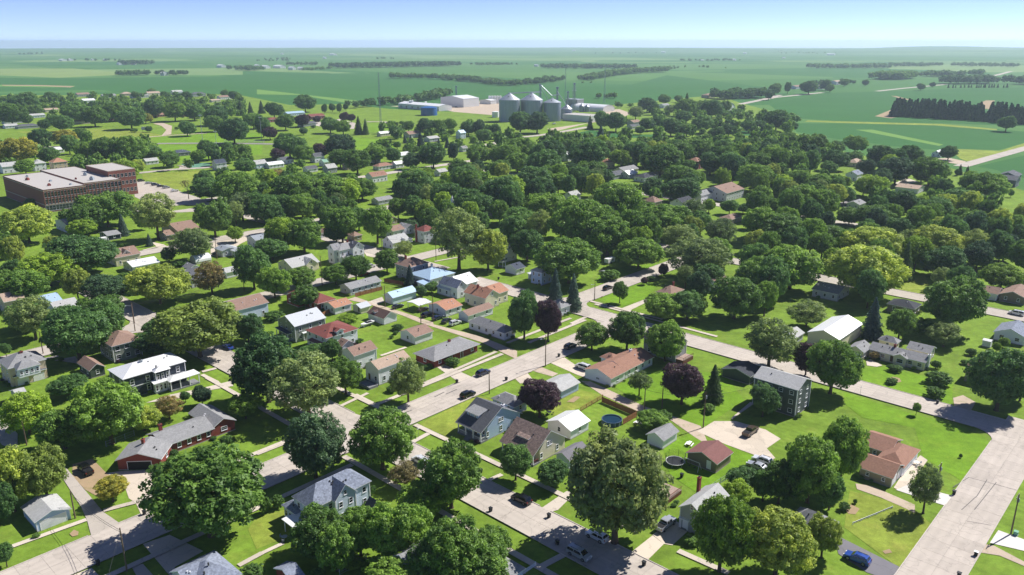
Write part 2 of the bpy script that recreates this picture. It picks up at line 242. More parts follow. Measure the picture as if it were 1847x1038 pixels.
# ------------------------------------------------------------------ the place: positions in metres
SHEETS = [
 ('lawn','lawn',0,[(-133.32,93),(-229.3,211.05),(-613.73,786.96),(-966.92,1535.65),(-851.75,1535.65),(-648.42,1603.71),(-516.7,1535.65),(-355.76,1288.47),(-272.37,1312.02),(-185.66,1212.21),(-33.89,1135.19),(155.62,1288.47),(267.23,1415.23),(383.73,1535.65),(374.85,1348.95),(371.28,1135.19),(313.87,915.38),(298.69,744.86),(317.74,672.47),(348.43,641.12),(345.07,528.88),(285.86,280.72),(145.88,93),(-0.04,75.75)]),
 ('field','field_d',0.0014,[(-1248.12,1836.63),(-1041.08,1807.6),(-794.89,1650.75),(-732.6,1779.45),(-532.46,1725.68),(-741.98,2416.45),(-1091.06,2319.16),(-1180.54,2186.91),(-1602.67,2366.82)]),
 ('field','field_y',0.0028,[(-2063.16,3055.42),(-1669.25,3104.54),(-1286.09,2699.03),(-1200.2,2489.5),(-1275.73,2291.46),(-1529.98,2447.23),(-1684.71,2489.5)]),
 ('field','field_l',0.0042,[(-1310.24,1929.51),(-1003.5,1866.6),(-978.54,1807.6),(-1041.08,1807.6),(-1268.16,1866.6)]),
 ('field','field_d',0.0056,[(-574.08,1725.68),(-437.7,1779.45),(-277.86,1650.75),(-151.3,1675),(7.1,1604.25),(7.99,1807.6),(-72.64,1897.54),(-376.88,2273.35),(-599.87,2637.41),(-935.62,2831.23)]),
 ('field','field_l',0.007,[(-492.92,1560.25),(-406.26,1539.13),(-331.76,1423.32),(-248,1293.12),(-265.86,1388.43),(-374.59,1518.57),(-544.2,1725.68)]),
 ('field','field',0.0084,[(-375.86,2366.82),(-231.49,2578.51),(10.01,2273.35),(168.04,2578.51),(-69.2,3317.74),(-288.9,3225.48),(-630.87,3055.42)]),
 ('field','field_d',0.0098,[(-35.57,1807.6),(138.58,1836.63),(278.86,1929.51),(461.81,2468.19),(564.5,1779.45),(453.39,1423.32),(338.12,1539.13),(247.71,1388.43),(154.51,1293.12),(108.63,1339.12),(-32.08,1627.17)]),
 ('field','field',0.0112,[(-7.42,3138.17),(242.65,2902.25),(297.73,2763.57),(202.29,2146.07),(125.9,2106.72),(-5.61,2366.82)]),
 ('field','field_d',0.0126,[(408.01,1293.12),(612.43,1604.25),(801.43,1675),(934.76,1752.16),(1134.89,1807.6),(611.61,960.41),(528.73,994.77),(422.72,1012.86),(362.04,1071.17)]),
 ('field','field_d',0.014,[(345.64,994.77),(432.83,994.77),(515.32,968.78),(558.02,928.29),(573.17,898.18),(512.75,800.35),(450.12,740.78),(418.86,750.96),(395.03,740.78),(366.09,772.17),(343.81,818.23),(327.23,843.3),(316.21,898.18)]),
 ('field','field_d',0.0154,[(374.28,640.24),(455.17,707.13),(557.17,772.17),(420.22,575.05),(379.42,584.49),(372.1,590.95),(379.48,621.76)]),
 ('field','lawn_y',0.0168,[(409.56,750.96),(448.5,735.78),(512.75,800.35),(488.7,761.42),(378.44,651.84),(384.6,684.83)]),
 ('field','field_l',0.0182,[(391.78,920.58),(411.19,920.58),(420.94,783.21),(411.13,772.17)]),
 ('field','field_d',0.0196,[(242.96,905.53),(294.16,912.99),(272.41,843.3),(254.33,856.4),(236.77,869.9)]),
 ('field','field_d',0.021,[(39.56,843.3),(87.65,912.99),(135.7,869.9),(158.67,869.9),(139.58,836.9),(81.17,843.3),(42.22,836.9)]),
 ('dirt_patch','dirt',0.0224,[(488.26,1092.08),(565.87,1209.82),(541.5,1113.81),(496.08,1061)]),
 ('dirt_patch','dirt',0.0238,[(747.36,1308.11),(810.6,1395.27),(826.37,1395.27),(709.33,1209.82),(708.33,1222.97)]),
 ('dirt_patch','dirt',0.0252,[(704.18,1518.57),(709.14,1506.48),(689.47,1405.66),(677.26,1405.66)]),
 ('grass_strip','lawn_y',0.0266,[(376.13,1031.6),(440.47,1012.86),(524.19,985.96),(558.02,928.29),(549.11,912.99),(506.82,968.78),(415.39,994.77),(367.23,1016.55)]),
 ('dirt_patch','dirt',0.028,[(-1198.27,1910.21),(-1098.6,1897.54),(-995.53,1848.5),(-978.7,1796.24),(-1064.26,1848.5),(-1175.11,1872.71)]),
 ('grass_strip','lawn_b',0.0294,[(37.91,912.99),(89.05,1003.73),(90.2,977.3),(44.86,890.94),(25.07,856.4)]),
 ('lawn','lawn_b',0.0308,[(-380.44,836.9),(-346.62,883.82),(-277.11,883.82),(-250.04,794.56),(-352.38,788.84)]),
 ('lawn','lawn_b',0.0322,[(-346.19,777.65),(-245.92,780.98),(-224.92,711.75),(-279.23,659.8),(-303.96,684.83)]),
 ('lawn','lawn_b',0.0336,[(-178.12,994.77),(-145.47,985.96),(-136.05,898.18),(-161.63,890.94)]),
 ('lawn','lawn_b',0.035,[(-168.13,843.3),(-127.22,818.23),(-106.34,730.85),(-130.55,721.18),(-161.26,772.17)]),
 ('lawn','lawn_y',0.0364,[(-283.28,600.89),(-242.76,621.76),(-219.18,575.05),(-230.33,551.25),(-270.65,575.05)]),
 ('lawn','lawn_y',0.0378,[(-557.38,898.18),(-467.84,928.29),(-415.24,898.18),(-372.41,856.4),(-422.76,818.23),(-494.7,843.3)]),
 ('lawn','lawn_y',0.0392,[(-275.6,586.13),(-253.12,606.02),(-227.8,549.86),(-223.94,527.96),(-251.98,555.6)]),
 ('lawn','lawn_y',0.0406,[(-24.88,187.92),(-10.5,206.19),(-2.41,200.67),(-4.84,186.33),(-11.99,176.52),(-18.47,182.45)]),
 ('lawn','lawn_y',0.042,[(-50.87,134.33),(-45.15,139.02),(-49.11,148.17),(-54.35,145.53),(-54.68,140.97)]),
 ('lawn','lawn_y',0.0434,[(9.12,197.12),(18.62,210.02),(25.15,206.19),(18.46,198),(10.85,192.85)]),
 ('lawn','lawn_b',0.0448,[(94.82,208.09),(106.62,195.39),(114.62,188.73),(120.29,181.69),(117.99,175.8),(102.44,160.56),(99.13,170.91),(104.54,186.33),(93.32,192.01),(91.86,200.67)]),
 ('lawn','lawn_b',0.0462,[(29.06,211.99),(42.5,223.39),(63.77,222.31),(64.68,202.48),(49.15,186.33),(42.14,192.01),(32.38,206.19)]),
 ('lawn','lawn_b',0.0476,[(37.12,176.01),(44.91,182.74),(51.6,178.77),(58.54,171.24),(50.38,161.86),(40.58,155.48),(36.23,162.8)]),
 ('lawn','lawn_y',0.049,[(75.33,156.01),(85.95,149.79),(87.09,142.97),(73.65,128.6),(68.46,141.96)]),
 ('lawn','lawn_b',0.0504,[(107.01,225.58),(114.89,226.69),(122.61,220.17),(129.12,213.98),(120.73,198.88),(116.03,204.32),(103.42,216.01)]),
 ('lawn','lawn_y',0.0518,[(153.25,302.21),(164.39,319.9),(177.52,328.39),(165.15,296.71),(158.81,298.52)]),
 ('lawn','lawn_b',0.0532,[(30.08,296.71),(55.98,317.85),(60.01,313.8),(52.29,294.91),(40.46,284.54)]),
 ('lawn','lawn_b',0.0546,[(33.89,315.81),(38.88,335.02),(66.39,346.65),(52.51,330.57)]),
 ('court','court',0.056,[(-273.69,651.84),(-252.23,659.8),(-244.28,634.96),(-261.16,629.03)]),
 ('gravel_yard','gravel',0.0574,[(-194.11,1264.14),(-110.01,1209.82),(-85.33,1159.88),(-23.41,1102.84),(5.35,1071.17),(6.43,1293.12),(-53.45,1388.43),(-83.63,1293.12),(-139.92,1293.12)]),
 ('gravel_yard','gravel',0.0588,[(38.52,928.29),(90.02,994.77),(113.6,1071.17),(129.41,1184.34),(157.44,1209.82),(165.98,1136.39),(137.27,1051.02),(91.76,994.77),(45.21,898.18)]),
 ('car_park','road',0.0602,[(-274.73,570.47),(-255.51,561.46),(-222.89,525.34),(-201.16,502.81),(-194.21,479.83),(-213.35,482.04),(-202.82,462.83),(-191.73,473.32),(-187.79,460.78),(-202.8,456.74),(-245.98,507.66)]),
 ('car_park','road',0.0616,[(-241.6,1012.86),(-226.52,1051.02),(-195.55,994.77),(-184.49,928.29),(-205.69,928.29),(-265.3,994.77)]),
 ('driveway','drive',0.063,[(-95.01,163.11),(-91.12,164.25),(-84.49,164.57),(-82.92,163.61),(-83.47,161.11),(-82.38,158.98),(-79.91,156.59),(-75.87,145.79),(-79.37,146.58),(-82.26,150.62),(-84.7,152.57),(-86.93,156.01),(-88.64,158.98)]),
 ('driveway','dirt',0.0644,[(-104.89,167.16),(-101.55,169.82),(-94.62,162.98),(-88.5,158.68),(-90.91,152.57),(-96.1,156.01),(-102.16,162.04)]),
 ('driveway','drive',0.0658,[(-74.15,135.94),(-70.07,139.02),(-61.17,133.64),(-64.81,128.6),(-63.08,125.69),(-64.28,125.69)]),
 ('driveway','walk',0.0672,[(-73.46,129.24),(-71.35,129.67),(-67.32,125.69),(-70.63,125.69)]),
 ('driveway','drive',0.0686,[(-83.59,125.69),(-80.6,128.39),(-77.51,125.69)]),
 ('driveway','walk',0.07,[(-23.58,226.13),(-21.11,227.8),(-11.87,218.08),(-15.86,214.49)]),
 ('driveway','drive',0.0714,[(10.27,231.22),(14.4,237.72),(22.7,221.24),(21.78,218.08),(19.41,220.17)]),
 ('driveway','drive',0.0728,[(0.26,218.08),(4.13,222.31),(6.11,215.5),(1.92,213.98)]),
 ('driveway','gravel',0.0742,[(5.03,224.48),(8.77,226.13),(13.51,221.24),(11.7,219.12),(7.13,222.31)]),
 ('driveway','gravel',0.0756,[(19.92,216.01),(22.8,215.5),(36.05,198.88),(48.96,187.12),(48.67,176.52),(46.13,180.93),(41.82,190.36),(33.33,196.26),(25.15,206.19)]),
 ('driveway','drive',0.077,[(47.43,184.2),(53.23,189.93),(58.89,189.93),(65.34,185.09),(67.64,180.17),(62.6,175.2),(63.22,170.47),(61.54,169.19),(52.86,177.38),(50.79,179.89)]),
 ('driveway','walk',0.0784,[(58.37,192.01),(66,201.57),(66.92,200.67),(61.32,194.54),(58.04,190.77)]),
 ('driveway','drive',0.0798,[(23.57,133.87),(28.33,139.02),(30.12,136.17),(25.85,130.76)]),
 ('driveway','drive',0.0812,[(28.37,139.26),(30.49,141.46),(34.19,143.98),(36.22,140.97),(31.72,135.7),(30.12,136.17)]),
 ('driveway','walk',0.0826,[(6.12,148.98),(11.7,155.43),(14.2,157.19),(12.65,153.13),(9.58,148.17),(7.41,147.11)]),
 ('driveway','drive',0.084,[(85.67,157.19),(92.64,165.86),(98.92,171.87),(99.44,169.49),(92.49,161.42),(87.42,154.85)]),
 ('driveway','whitepad',0.0854,[(85.74,156.3),(90.34,158.98),(92.03,157.19),(97.5,153.7),(93.74,149.79),(87.42,154.85)]),
 ('driveway','asphalt',0.0868,[(64.46,136.17),(66.43,138.3),(73.85,129.03),(70.33,124.87),(66.91,127.34),(63.77,132.97)]),
 ('driveway','whitepad',0.0882,[(99.74,140.97),(103.37,137.58),(101.99,132.97),(101.08,133.87),(95.51,136.64)]),
 ('driveway','gravel',0.0896,[(94.4,136.17),(95.82,135.7),(98.89,130.32),(98.09,129.03),(95.08,132.52),(92,133.42)]),
 ('driveway','gravel',0.091,[(77.81,158.98),(81.15,157.78),(87.13,150.34),(85.56,147.11),(84.52,148.71),(81.01,153.13),(77.15,156.59)]),
 ('driveway','gravel',0.0924,[(124,204.32),(127.8,206.19),(128.84,201.57),(123.87,195.39),(121.27,198.44)]),
 ('driveway','gravel',0.0938,[(-42.83,276.58),(-33.36,266.58),(-10.44,247.13),(-4.65,239.55),(1.14,232.38),(1.17,239.55),(-10.64,252.42),(-28.68,265.1),(-40.12,275.78)]),
 ('driveway','gravel',0.0952,[(-64.93,293.14),(-55.77,287.92),(-42.81,276.39),(-27.95,262.75),(-28.88,267.16),(-40.93,277.99),(-53.75,288.78),(-62.32,296.71)]),
 ('driveway','walk',0.0966,[(-56.23,290.51),(-51.76,296.71),(-49.96,290.51),(-52.93,287.07)]),
 ('driveway','walk',0.098,[(40.77,282.88),(52.29,294.91),(54.35,294.02),(42.98,279.6)]),
 ('driveway','walk',0.0994,[(-72.24,368.21),(-66.04,365.55),(-63,355.24),(-68.92,359.04)]),
 ('driveway','drive',0.1008,[(-182,386.45),(-173.18,380.66),(-161.97,366.88),(-166.25,364.23),(-178.07,380.66)]),
 ('driveway','drive',0.1022,[(-151.18,383.53),(-152.99,392.4),(-136.3,408.05),(-131.82,404.83),(-135.71,383.53),(-136.93,359.04),(-142.22,359.04)]),
 ('driveway','walk',0.1036,[(110.93,231.22),(113.01,232.96),(114.52,227.8),(112.27,226.69),(109.7,227.8)]),
 ('driveway','walk',0.105,[(-97.56,206.19),(-90.98,210.02),(-83.21,216.01),(-81.85,211.99),(-89.44,208.09),(-94.42,203.4),(-102.33,200.67)]),
 ('driveway','walk',0.1064,[(-144.78,231.22),(-139.97,234.73),(-133.97,226.69),(-136.9,228.93),(-143.44,231.22)]),
 ('driveway','roaddark',0.1078,[(199.66,484.27),(217.74,502.81),(219.07,488.78),(206.52,471.18),(200.55,473.32)]),
 ('driveway','walk',0.1092,[(269.56,558.52),(290.13,582.93),(290.92,567.44),(267.89,544.22)]),
 ('driveway','gravel',0.1106,[(365.14,684.83),(377.15,689.18),(380.26,667.95),(367.04,647.93),(361.74,659.8)]),
 ('flower_bed','dirt',0.112,[(111.65,217.56),(113.62,219.12),(115.25,218.08),(114.68,215.5),(112.34,214.49),(111,215.2)]),
 ('bare_soil','dirt',0.1134,[(14.81,201.57),(17.45,205.25),(19.01,204.79),(16.75,201.12)]),
 ('bare_soil','dirt',0.1148,[(-90.6,139.26),(-90.51,140.72),(-89.11,139.99),(-88.62,138.77),(-89.51,138.3)]),
 ('bare_soil','dirt',0.1162,[(71.15,148.71),(73.33,150.34),(74.49,148.71),(72.7,146.58),(71.31,146.84)]),
 ('bare_soil','dirt',0.1176,[(72.76,133.87),(74.46,134.55),(74.5,133.42),(72.91,132.97)]),
 ('park_drive','gravel',0.119,[(-444.71,991.23),(-435.56,998.34),(-408.54,960.41),(-371.96,869.9),(-376.94,856.4),(-395.39,912.99),(-421.18,960.41)]),
 ('alley','road',0.1204,[(-106.8,164.25),(-105.86,165.86),(-87.58,147.11),(-81.06,142.21),(-85.14,137.58),(-89.44,143.98),(-93.52,149.25)]),
 ('alley','road',0.1218,[(-148.22,200.67),(-136.99,192.01),(-127.11,182.45),(-121.86,173.67),(-127.42,176.52),(-141.07,189.54)]),
 ('highway','road',0.1232,[(356.83,644.25),(373.4,659.83),(481.78,760.26),(678.32,932.43),(685.56,924.15),(489.12,752.06),(380.88,651.77),(364.37,636.23)]),
 ('highway','road',0.1246,[(391.9,1358.16),(465.22,1471.04),(610.79,1621.75),(618.71,1614.11),(473.68,1464.02),(401.12,1352.18)]),
 ('highway','road',0.126,[(735.61,1664.56),(841.21,1772.77),(1017.07,1933.93),(1025.17,1925.09),(849.51,1764.11),(744.19,1656.18)]),
 ('highway','road',0.1274,[(1346.83,2351.93),(1461.75,2493.73),(1692.96,2807.92),(1704.24,2799.62),(1472.91,2485.27),(1357.71,2343.11)]),
 ('highway','road',0.1288,[(360.69,1311.34),(434.14,1426.4),(498.43,1542.05),(508.91,1536.21),(444.44,1420.24),(370.81,1304.88)]),
 ('highway','road',0.1302,[(-14.02,827.42),(3.74,846.53),(21.76,862.03),(50.99,900.75),(83.89,951.38),(91.43,946.48),(58.37,895.61),(28.54,856.11),(10,840.07),(-7.42,821.3)]),
 ('highway','road',0.1316,[(-49.41,732.61),(-35.16,774.6),(-0.97,830.94),(8.43,825.22),(-25.3,769.74),(-38.99,729.09)]),
 ('path','gravel',0.133,[(-388.04,845.01),(-375.46,858.37),(-339.21,883.07),(-336.39,878.93),(-372.38,854.43),(-384.4,841.59)]),
 ('running_track','roaddark',0.1344,[(-352.66,793.33),(-297.79,796.76),(-247.06,791.05),(-224.74,787.66),(-226.1,778.76),(-248.18,782.11),(-297.99,787.76),(-352.1,784.35)]),
 ('road','road',0.1358,[(-290.77,607.19),(-271.57,625.1),(-250.34,633.92),(-235.35,647.07),(-230.09,641.05),(-246.18,627.08),(-267.17,618.42),(-285.31,601.35)]),
 ('road','road',0.1372,[(-274,643.2),(-263.85,646.37),(-257.04,626.66),(-264.62,624.1),(-270.39,641.75),(-268.62,637.28)]),
 ('path','road',0.1386,[(-184.81,1016.36),(-161.21,1015.49),(-141.15,978.97),(-147.31,975.63),(-165.83,1010.23),(-184.81,1009.36)]),
 ('path','road',0.14,[(270.79,453.22),(278.15,444.71),(287.18,433.59),(283.3,430.43),(274.31,441.51),(267.01,449.94)]),
 ('road','road',0.1414,[(-452.03,764.76),(-435.69,769.65),(-421.76,785.53),(-416.52,780.89),(-431.73,763.87),(-449.97,758.08)]),
 ('road','slab',0.1428,[(-44.9,183.05),(-48.97,178.98),(-48.15,180.16),(-47.66,181.51),(-47.53,182.94),(-47.77,184.35),(-48.38,185.65),(-49.3,186.76)]),
 ('road','slab',0.1442,[(-38.6,189.89),(-34.9,194.29),(-36,193.37),(-37.3,192.77),(-38.71,192.52),(-40.14,192.65),(-41.49,193.14),(-42.67,193.97)]),
 ('road','slab',0.1456,[(-37.61,176.35),(-41.32,171.94),(-40.22,172.87),(-38.92,173.47),(-37.5,173.72),(-36.07,173.59),(-34.72,173.1),(-33.55,172.27)]),
 ('road','slab',0.147,[(-31.32,183.19),(-27.24,187.26),(-28.07,186.08),(-28.56,184.73),(-28.69,183.3),(-28.44,181.89),(-27.84,180.59),(-26.91,179.48)]),
 ('road','slab',0.1484,[(32.6,267.33),(28.53,263.27),(29.35,264.44),(29.85,265.79),(29.97,267.22),(29.73,268.63),(29.12,269.94),(28.2,271.04)]),
 ('road','slab',0.1498,[(39.89,260.63),(36.18,256.23),(37.28,257.15),(38.59,257.75),(40,258),(41.43,257.87),(42.78,257.38),(43.95,256.55)]),
 ('road','slab',0.1512,[(25.28,286.84),(29.35,290.9),(28.53,289.73),(28.03,288.38),(27.9,286.95),(28.15,285.54),(28.76,284.23),(29.68,283.13)]),
 ('road','slab',0.1526,[(18.72,292.86),(22.43,297.27),(21.33,296.34),(20.03,295.74),(18.61,295.49),(17.18,295.62),(15.84,296.11),(14.66,296.94)]),
 ('road','slab',0.154,[(124.25,183.06),(120.17,179),(121,180.17),(121.49,181.52),(121.62,182.95),(121.37,184.36),(120.77,185.67),(119.85,186.77)]),
 ('road','slab',0.1554,[(-134.25,265.08),(-138.33,261.02),(-137.51,262.19),(-137.01,263.54),(-136.88,264.97),(-137.13,266.38),(-137.74,267.69),(-138.66,268.79)]),
 ('road','slab',0.1568,[(-127.82,272.07),(-124.12,276.47),(-125.22,275.55),(-126.52,274.95),(-127.93,274.7),(-129.36,274.83),(-130.71,275.32),(-131.89,276.15)]),
 ('road','slab',0.1582,[(-128,259.33),(-131.71,254.92),(-130.6,255.84),(-129.3,256.45),(-127.89,256.7),(-126.46,256.57),(-125.11,256.07),(-123.93,255.25)]),
 ('road','slab',0.1596,[(-121.57,266.32),(-117.49,270.38),(-118.32,269.21),(-118.81,267.86),(-118.94,266.43),(-118.69,265.01),(-118.09,263.71),(-117.17,262.61)]),
]
STRIPS = [
 ('road','slab',-132.19,80.8,36.35,264.09,10.4,0.183,4.6,2,1),
 ('road','slab',44.34,107.31,-220.66,350.98,9.7,0.179,4.6,2,1),
 ('road','slab',130.96,183.34,-17.95,320.27,9.8,0.181,4.6,2,1),
 ('road','slab',40.53,85,136.65,189.52,9.9,0.185,4.6,2,1),
 ('road','road',21.83,289.67,97.64,372.11,9.4,0.177,0,1,1),
 ('road','road',-188.15,200.19,21.68,428.38,9,0.177,0,1,1),
 ('road','road',-209.08,328.12,75.2,637.28,9,0.177,0,1,1),
 ('road','road',235.38,226.43,-59.06,497.18,9.4,0.175,0,1,1),
 ('road','road',253.66,364.5,-48.14,642.01,9,0.174,0,1,0),
 ('road','road',-31.05,335.58,-200.35,491.26,9,0.174,0,1,0),
 ('road','road',-251.8,435.32,120.49,840.17,9,0.173,0,1,0),
 ('sidewalk','walk',-82.76,150.82,-50.27,186.15,1.5,0.191,1.5,1,0),
 ('sidewalk','walk',-38.42,199.03,-3.56,236.94,1.5,0.191,1.5,1,0),
 ('sidewalk','walk',4.94,246.78,25.93,269.6,1.5,0.191,1.5,1,0),
 ('sidewalk','walk',-76.86,125.02,-38.28,166.98,1.5,0.191,1.5,1,0),
 ('sidewalk','walk',25.69,140.22,-25.84,187.6,1.5,0.191,1.5,1,0),
 ('sidewalk','walk',14.81,119.52,-41.14,170.96,1.5,0.191,1.5,1,0),
 ('sidewalk','walk',-49.7,179.38,-91.66,217.96,1.5,0.191,1.5,1,0),
 ('sidewalk','walk',-34.74,195.65,-69.34,227.46,1.5,0.191,1.5,1,0),
 ('sidewalk','walk',69.38,252.74,31.1,287.93,1.4,0.189,0,1,0),
 ('sidewalk','walk',-2.19,246.55,20.82,271.58,1.4,0.189,0,1,0),
 ('sidewalk','walk',29.86,291.38,53.92,270.17,1.5,0.188,0,1,0),
 ('sidewalk','walk',22.62,282.05,30.24,273.25,1.4,0.188,0,1,0),
 ('sidewalk','walk',20.43,265.67,29.51,276.39,1.4,0.187,0,1,0),
 ('sidewalk','walk',-99.97,134.78,-89.72,144.24,1.3,0.188,0,1,0),
 ('sidewalk','walk',-87.84,147.64,-82.38,150.89,1.4,0.188,0,1,0),
 ('sidewalk','walk',-52.68,129.03,-49.36,132.97,1.2,0.188,0,1,0),
 ('sidewalk','walk',-62.51,171.87,-57.46,177.17,1.3,0.187,0,1,0),
 ('sidewalk','walk',-50.18,132.08,-46.08,136.17,1,0.187,0,1,0),
 ('sidewalk','walk',-5.54,160.19,-2.67,162.67,1.2,0.187,0,1,0),
 ('sidewalk','walk',-25.5,177.9,-21.76,182.75,1.4,0.187,0,1,0),
 ('front_walk','walk',-45.04,206.19,-37.42,198.88,1.2,0.187,0,1,0),
 ('front_walk','walk',-47.54,198.88,-41.59,207.14,1.2,0.186,0,1,0),
 ('front_walk','walk',-42.48,235.32,-35.31,242.66,1.2,0.187,0,1,0),
 ('front_walk','walk',-26.2,213.98,-5.55,238.94,1.3,0.1875,0,1,0),
 ('front_walk','walk',62.92,240.79,70.93,232.96,1.3,0.187,0,1,0),
 ('front_walk','walk',-0.38,133.42,7.59,126.1,1.5,0.187,0,1,0),
 ('front_walk','walk',5.02,128.6,9.84,132.52,1.5,0.1872,0,1,0),
 ('front_walk','walk',32.48,133.87,40.71,126.92,1.4,0.187,0,1,0),
 ('front_walk','walk',-93.98,220.17,-87.27,214.49,1.3,0.188,0,1,0),
 ('front_walk','walk',-94.78,222.31,-91.47,225.03,1.5,0.1882,0,1,0),
 ('front_walk','walk',-36.2,349.07,-22.6,359.04,1.2,0.188,0,1,0),
 ('sidewalk','walk',-190.81,326.23,-175.1,309.85,1.4,0.188,0,1,0),
 ('sidewalk','walk',-178.69,369.56,-172.58,379.24,1.4,0.188,0,1,0),
 ('sidewalk','walk',-150.55,231.22,-145.37,234.73,1.4,0.188,0,1,0),
 ('tar_seal','tar',104.86,161.42,112.64,156.01,0.16,0.223,0,1,0),
 ('tar_seal','tar',95,143.98,99.15,142.46,0.16,0.223,0,1,0),
 ('tar_seal','tar',108.56,160.5,102.49,153.7,0.16,0.223,0,1,0),
 ('tar_seal','tar',102.49,153.7,96.07,148.17,0.16,0.223,0,1,0),
 ('tar_seal','tar',109.96,159.28,98.8,148.17,0.16,0.223,0,1,0),
 ('tar_seal','tar',104.86,161.42,99.03,157.19,0.16,0.223,0,1,0),
 ('tar_seal','tar',-19.73,211,-15.86,214.49,0.35,0.225,0,1,0),
 ('tar_seal','tar',-29.45,194.54,-27.7,195.82,0.35,0.225,0,1,0),
 ('tar_seal','tar',-19.34,206.19,-16.35,209.54,0.35,0.225,0,1,0),
 ('tar_seal','tar',-22.37,204.32,-19.86,207.61,0.35,0.225,0,1,0),
]
G = 0.8273
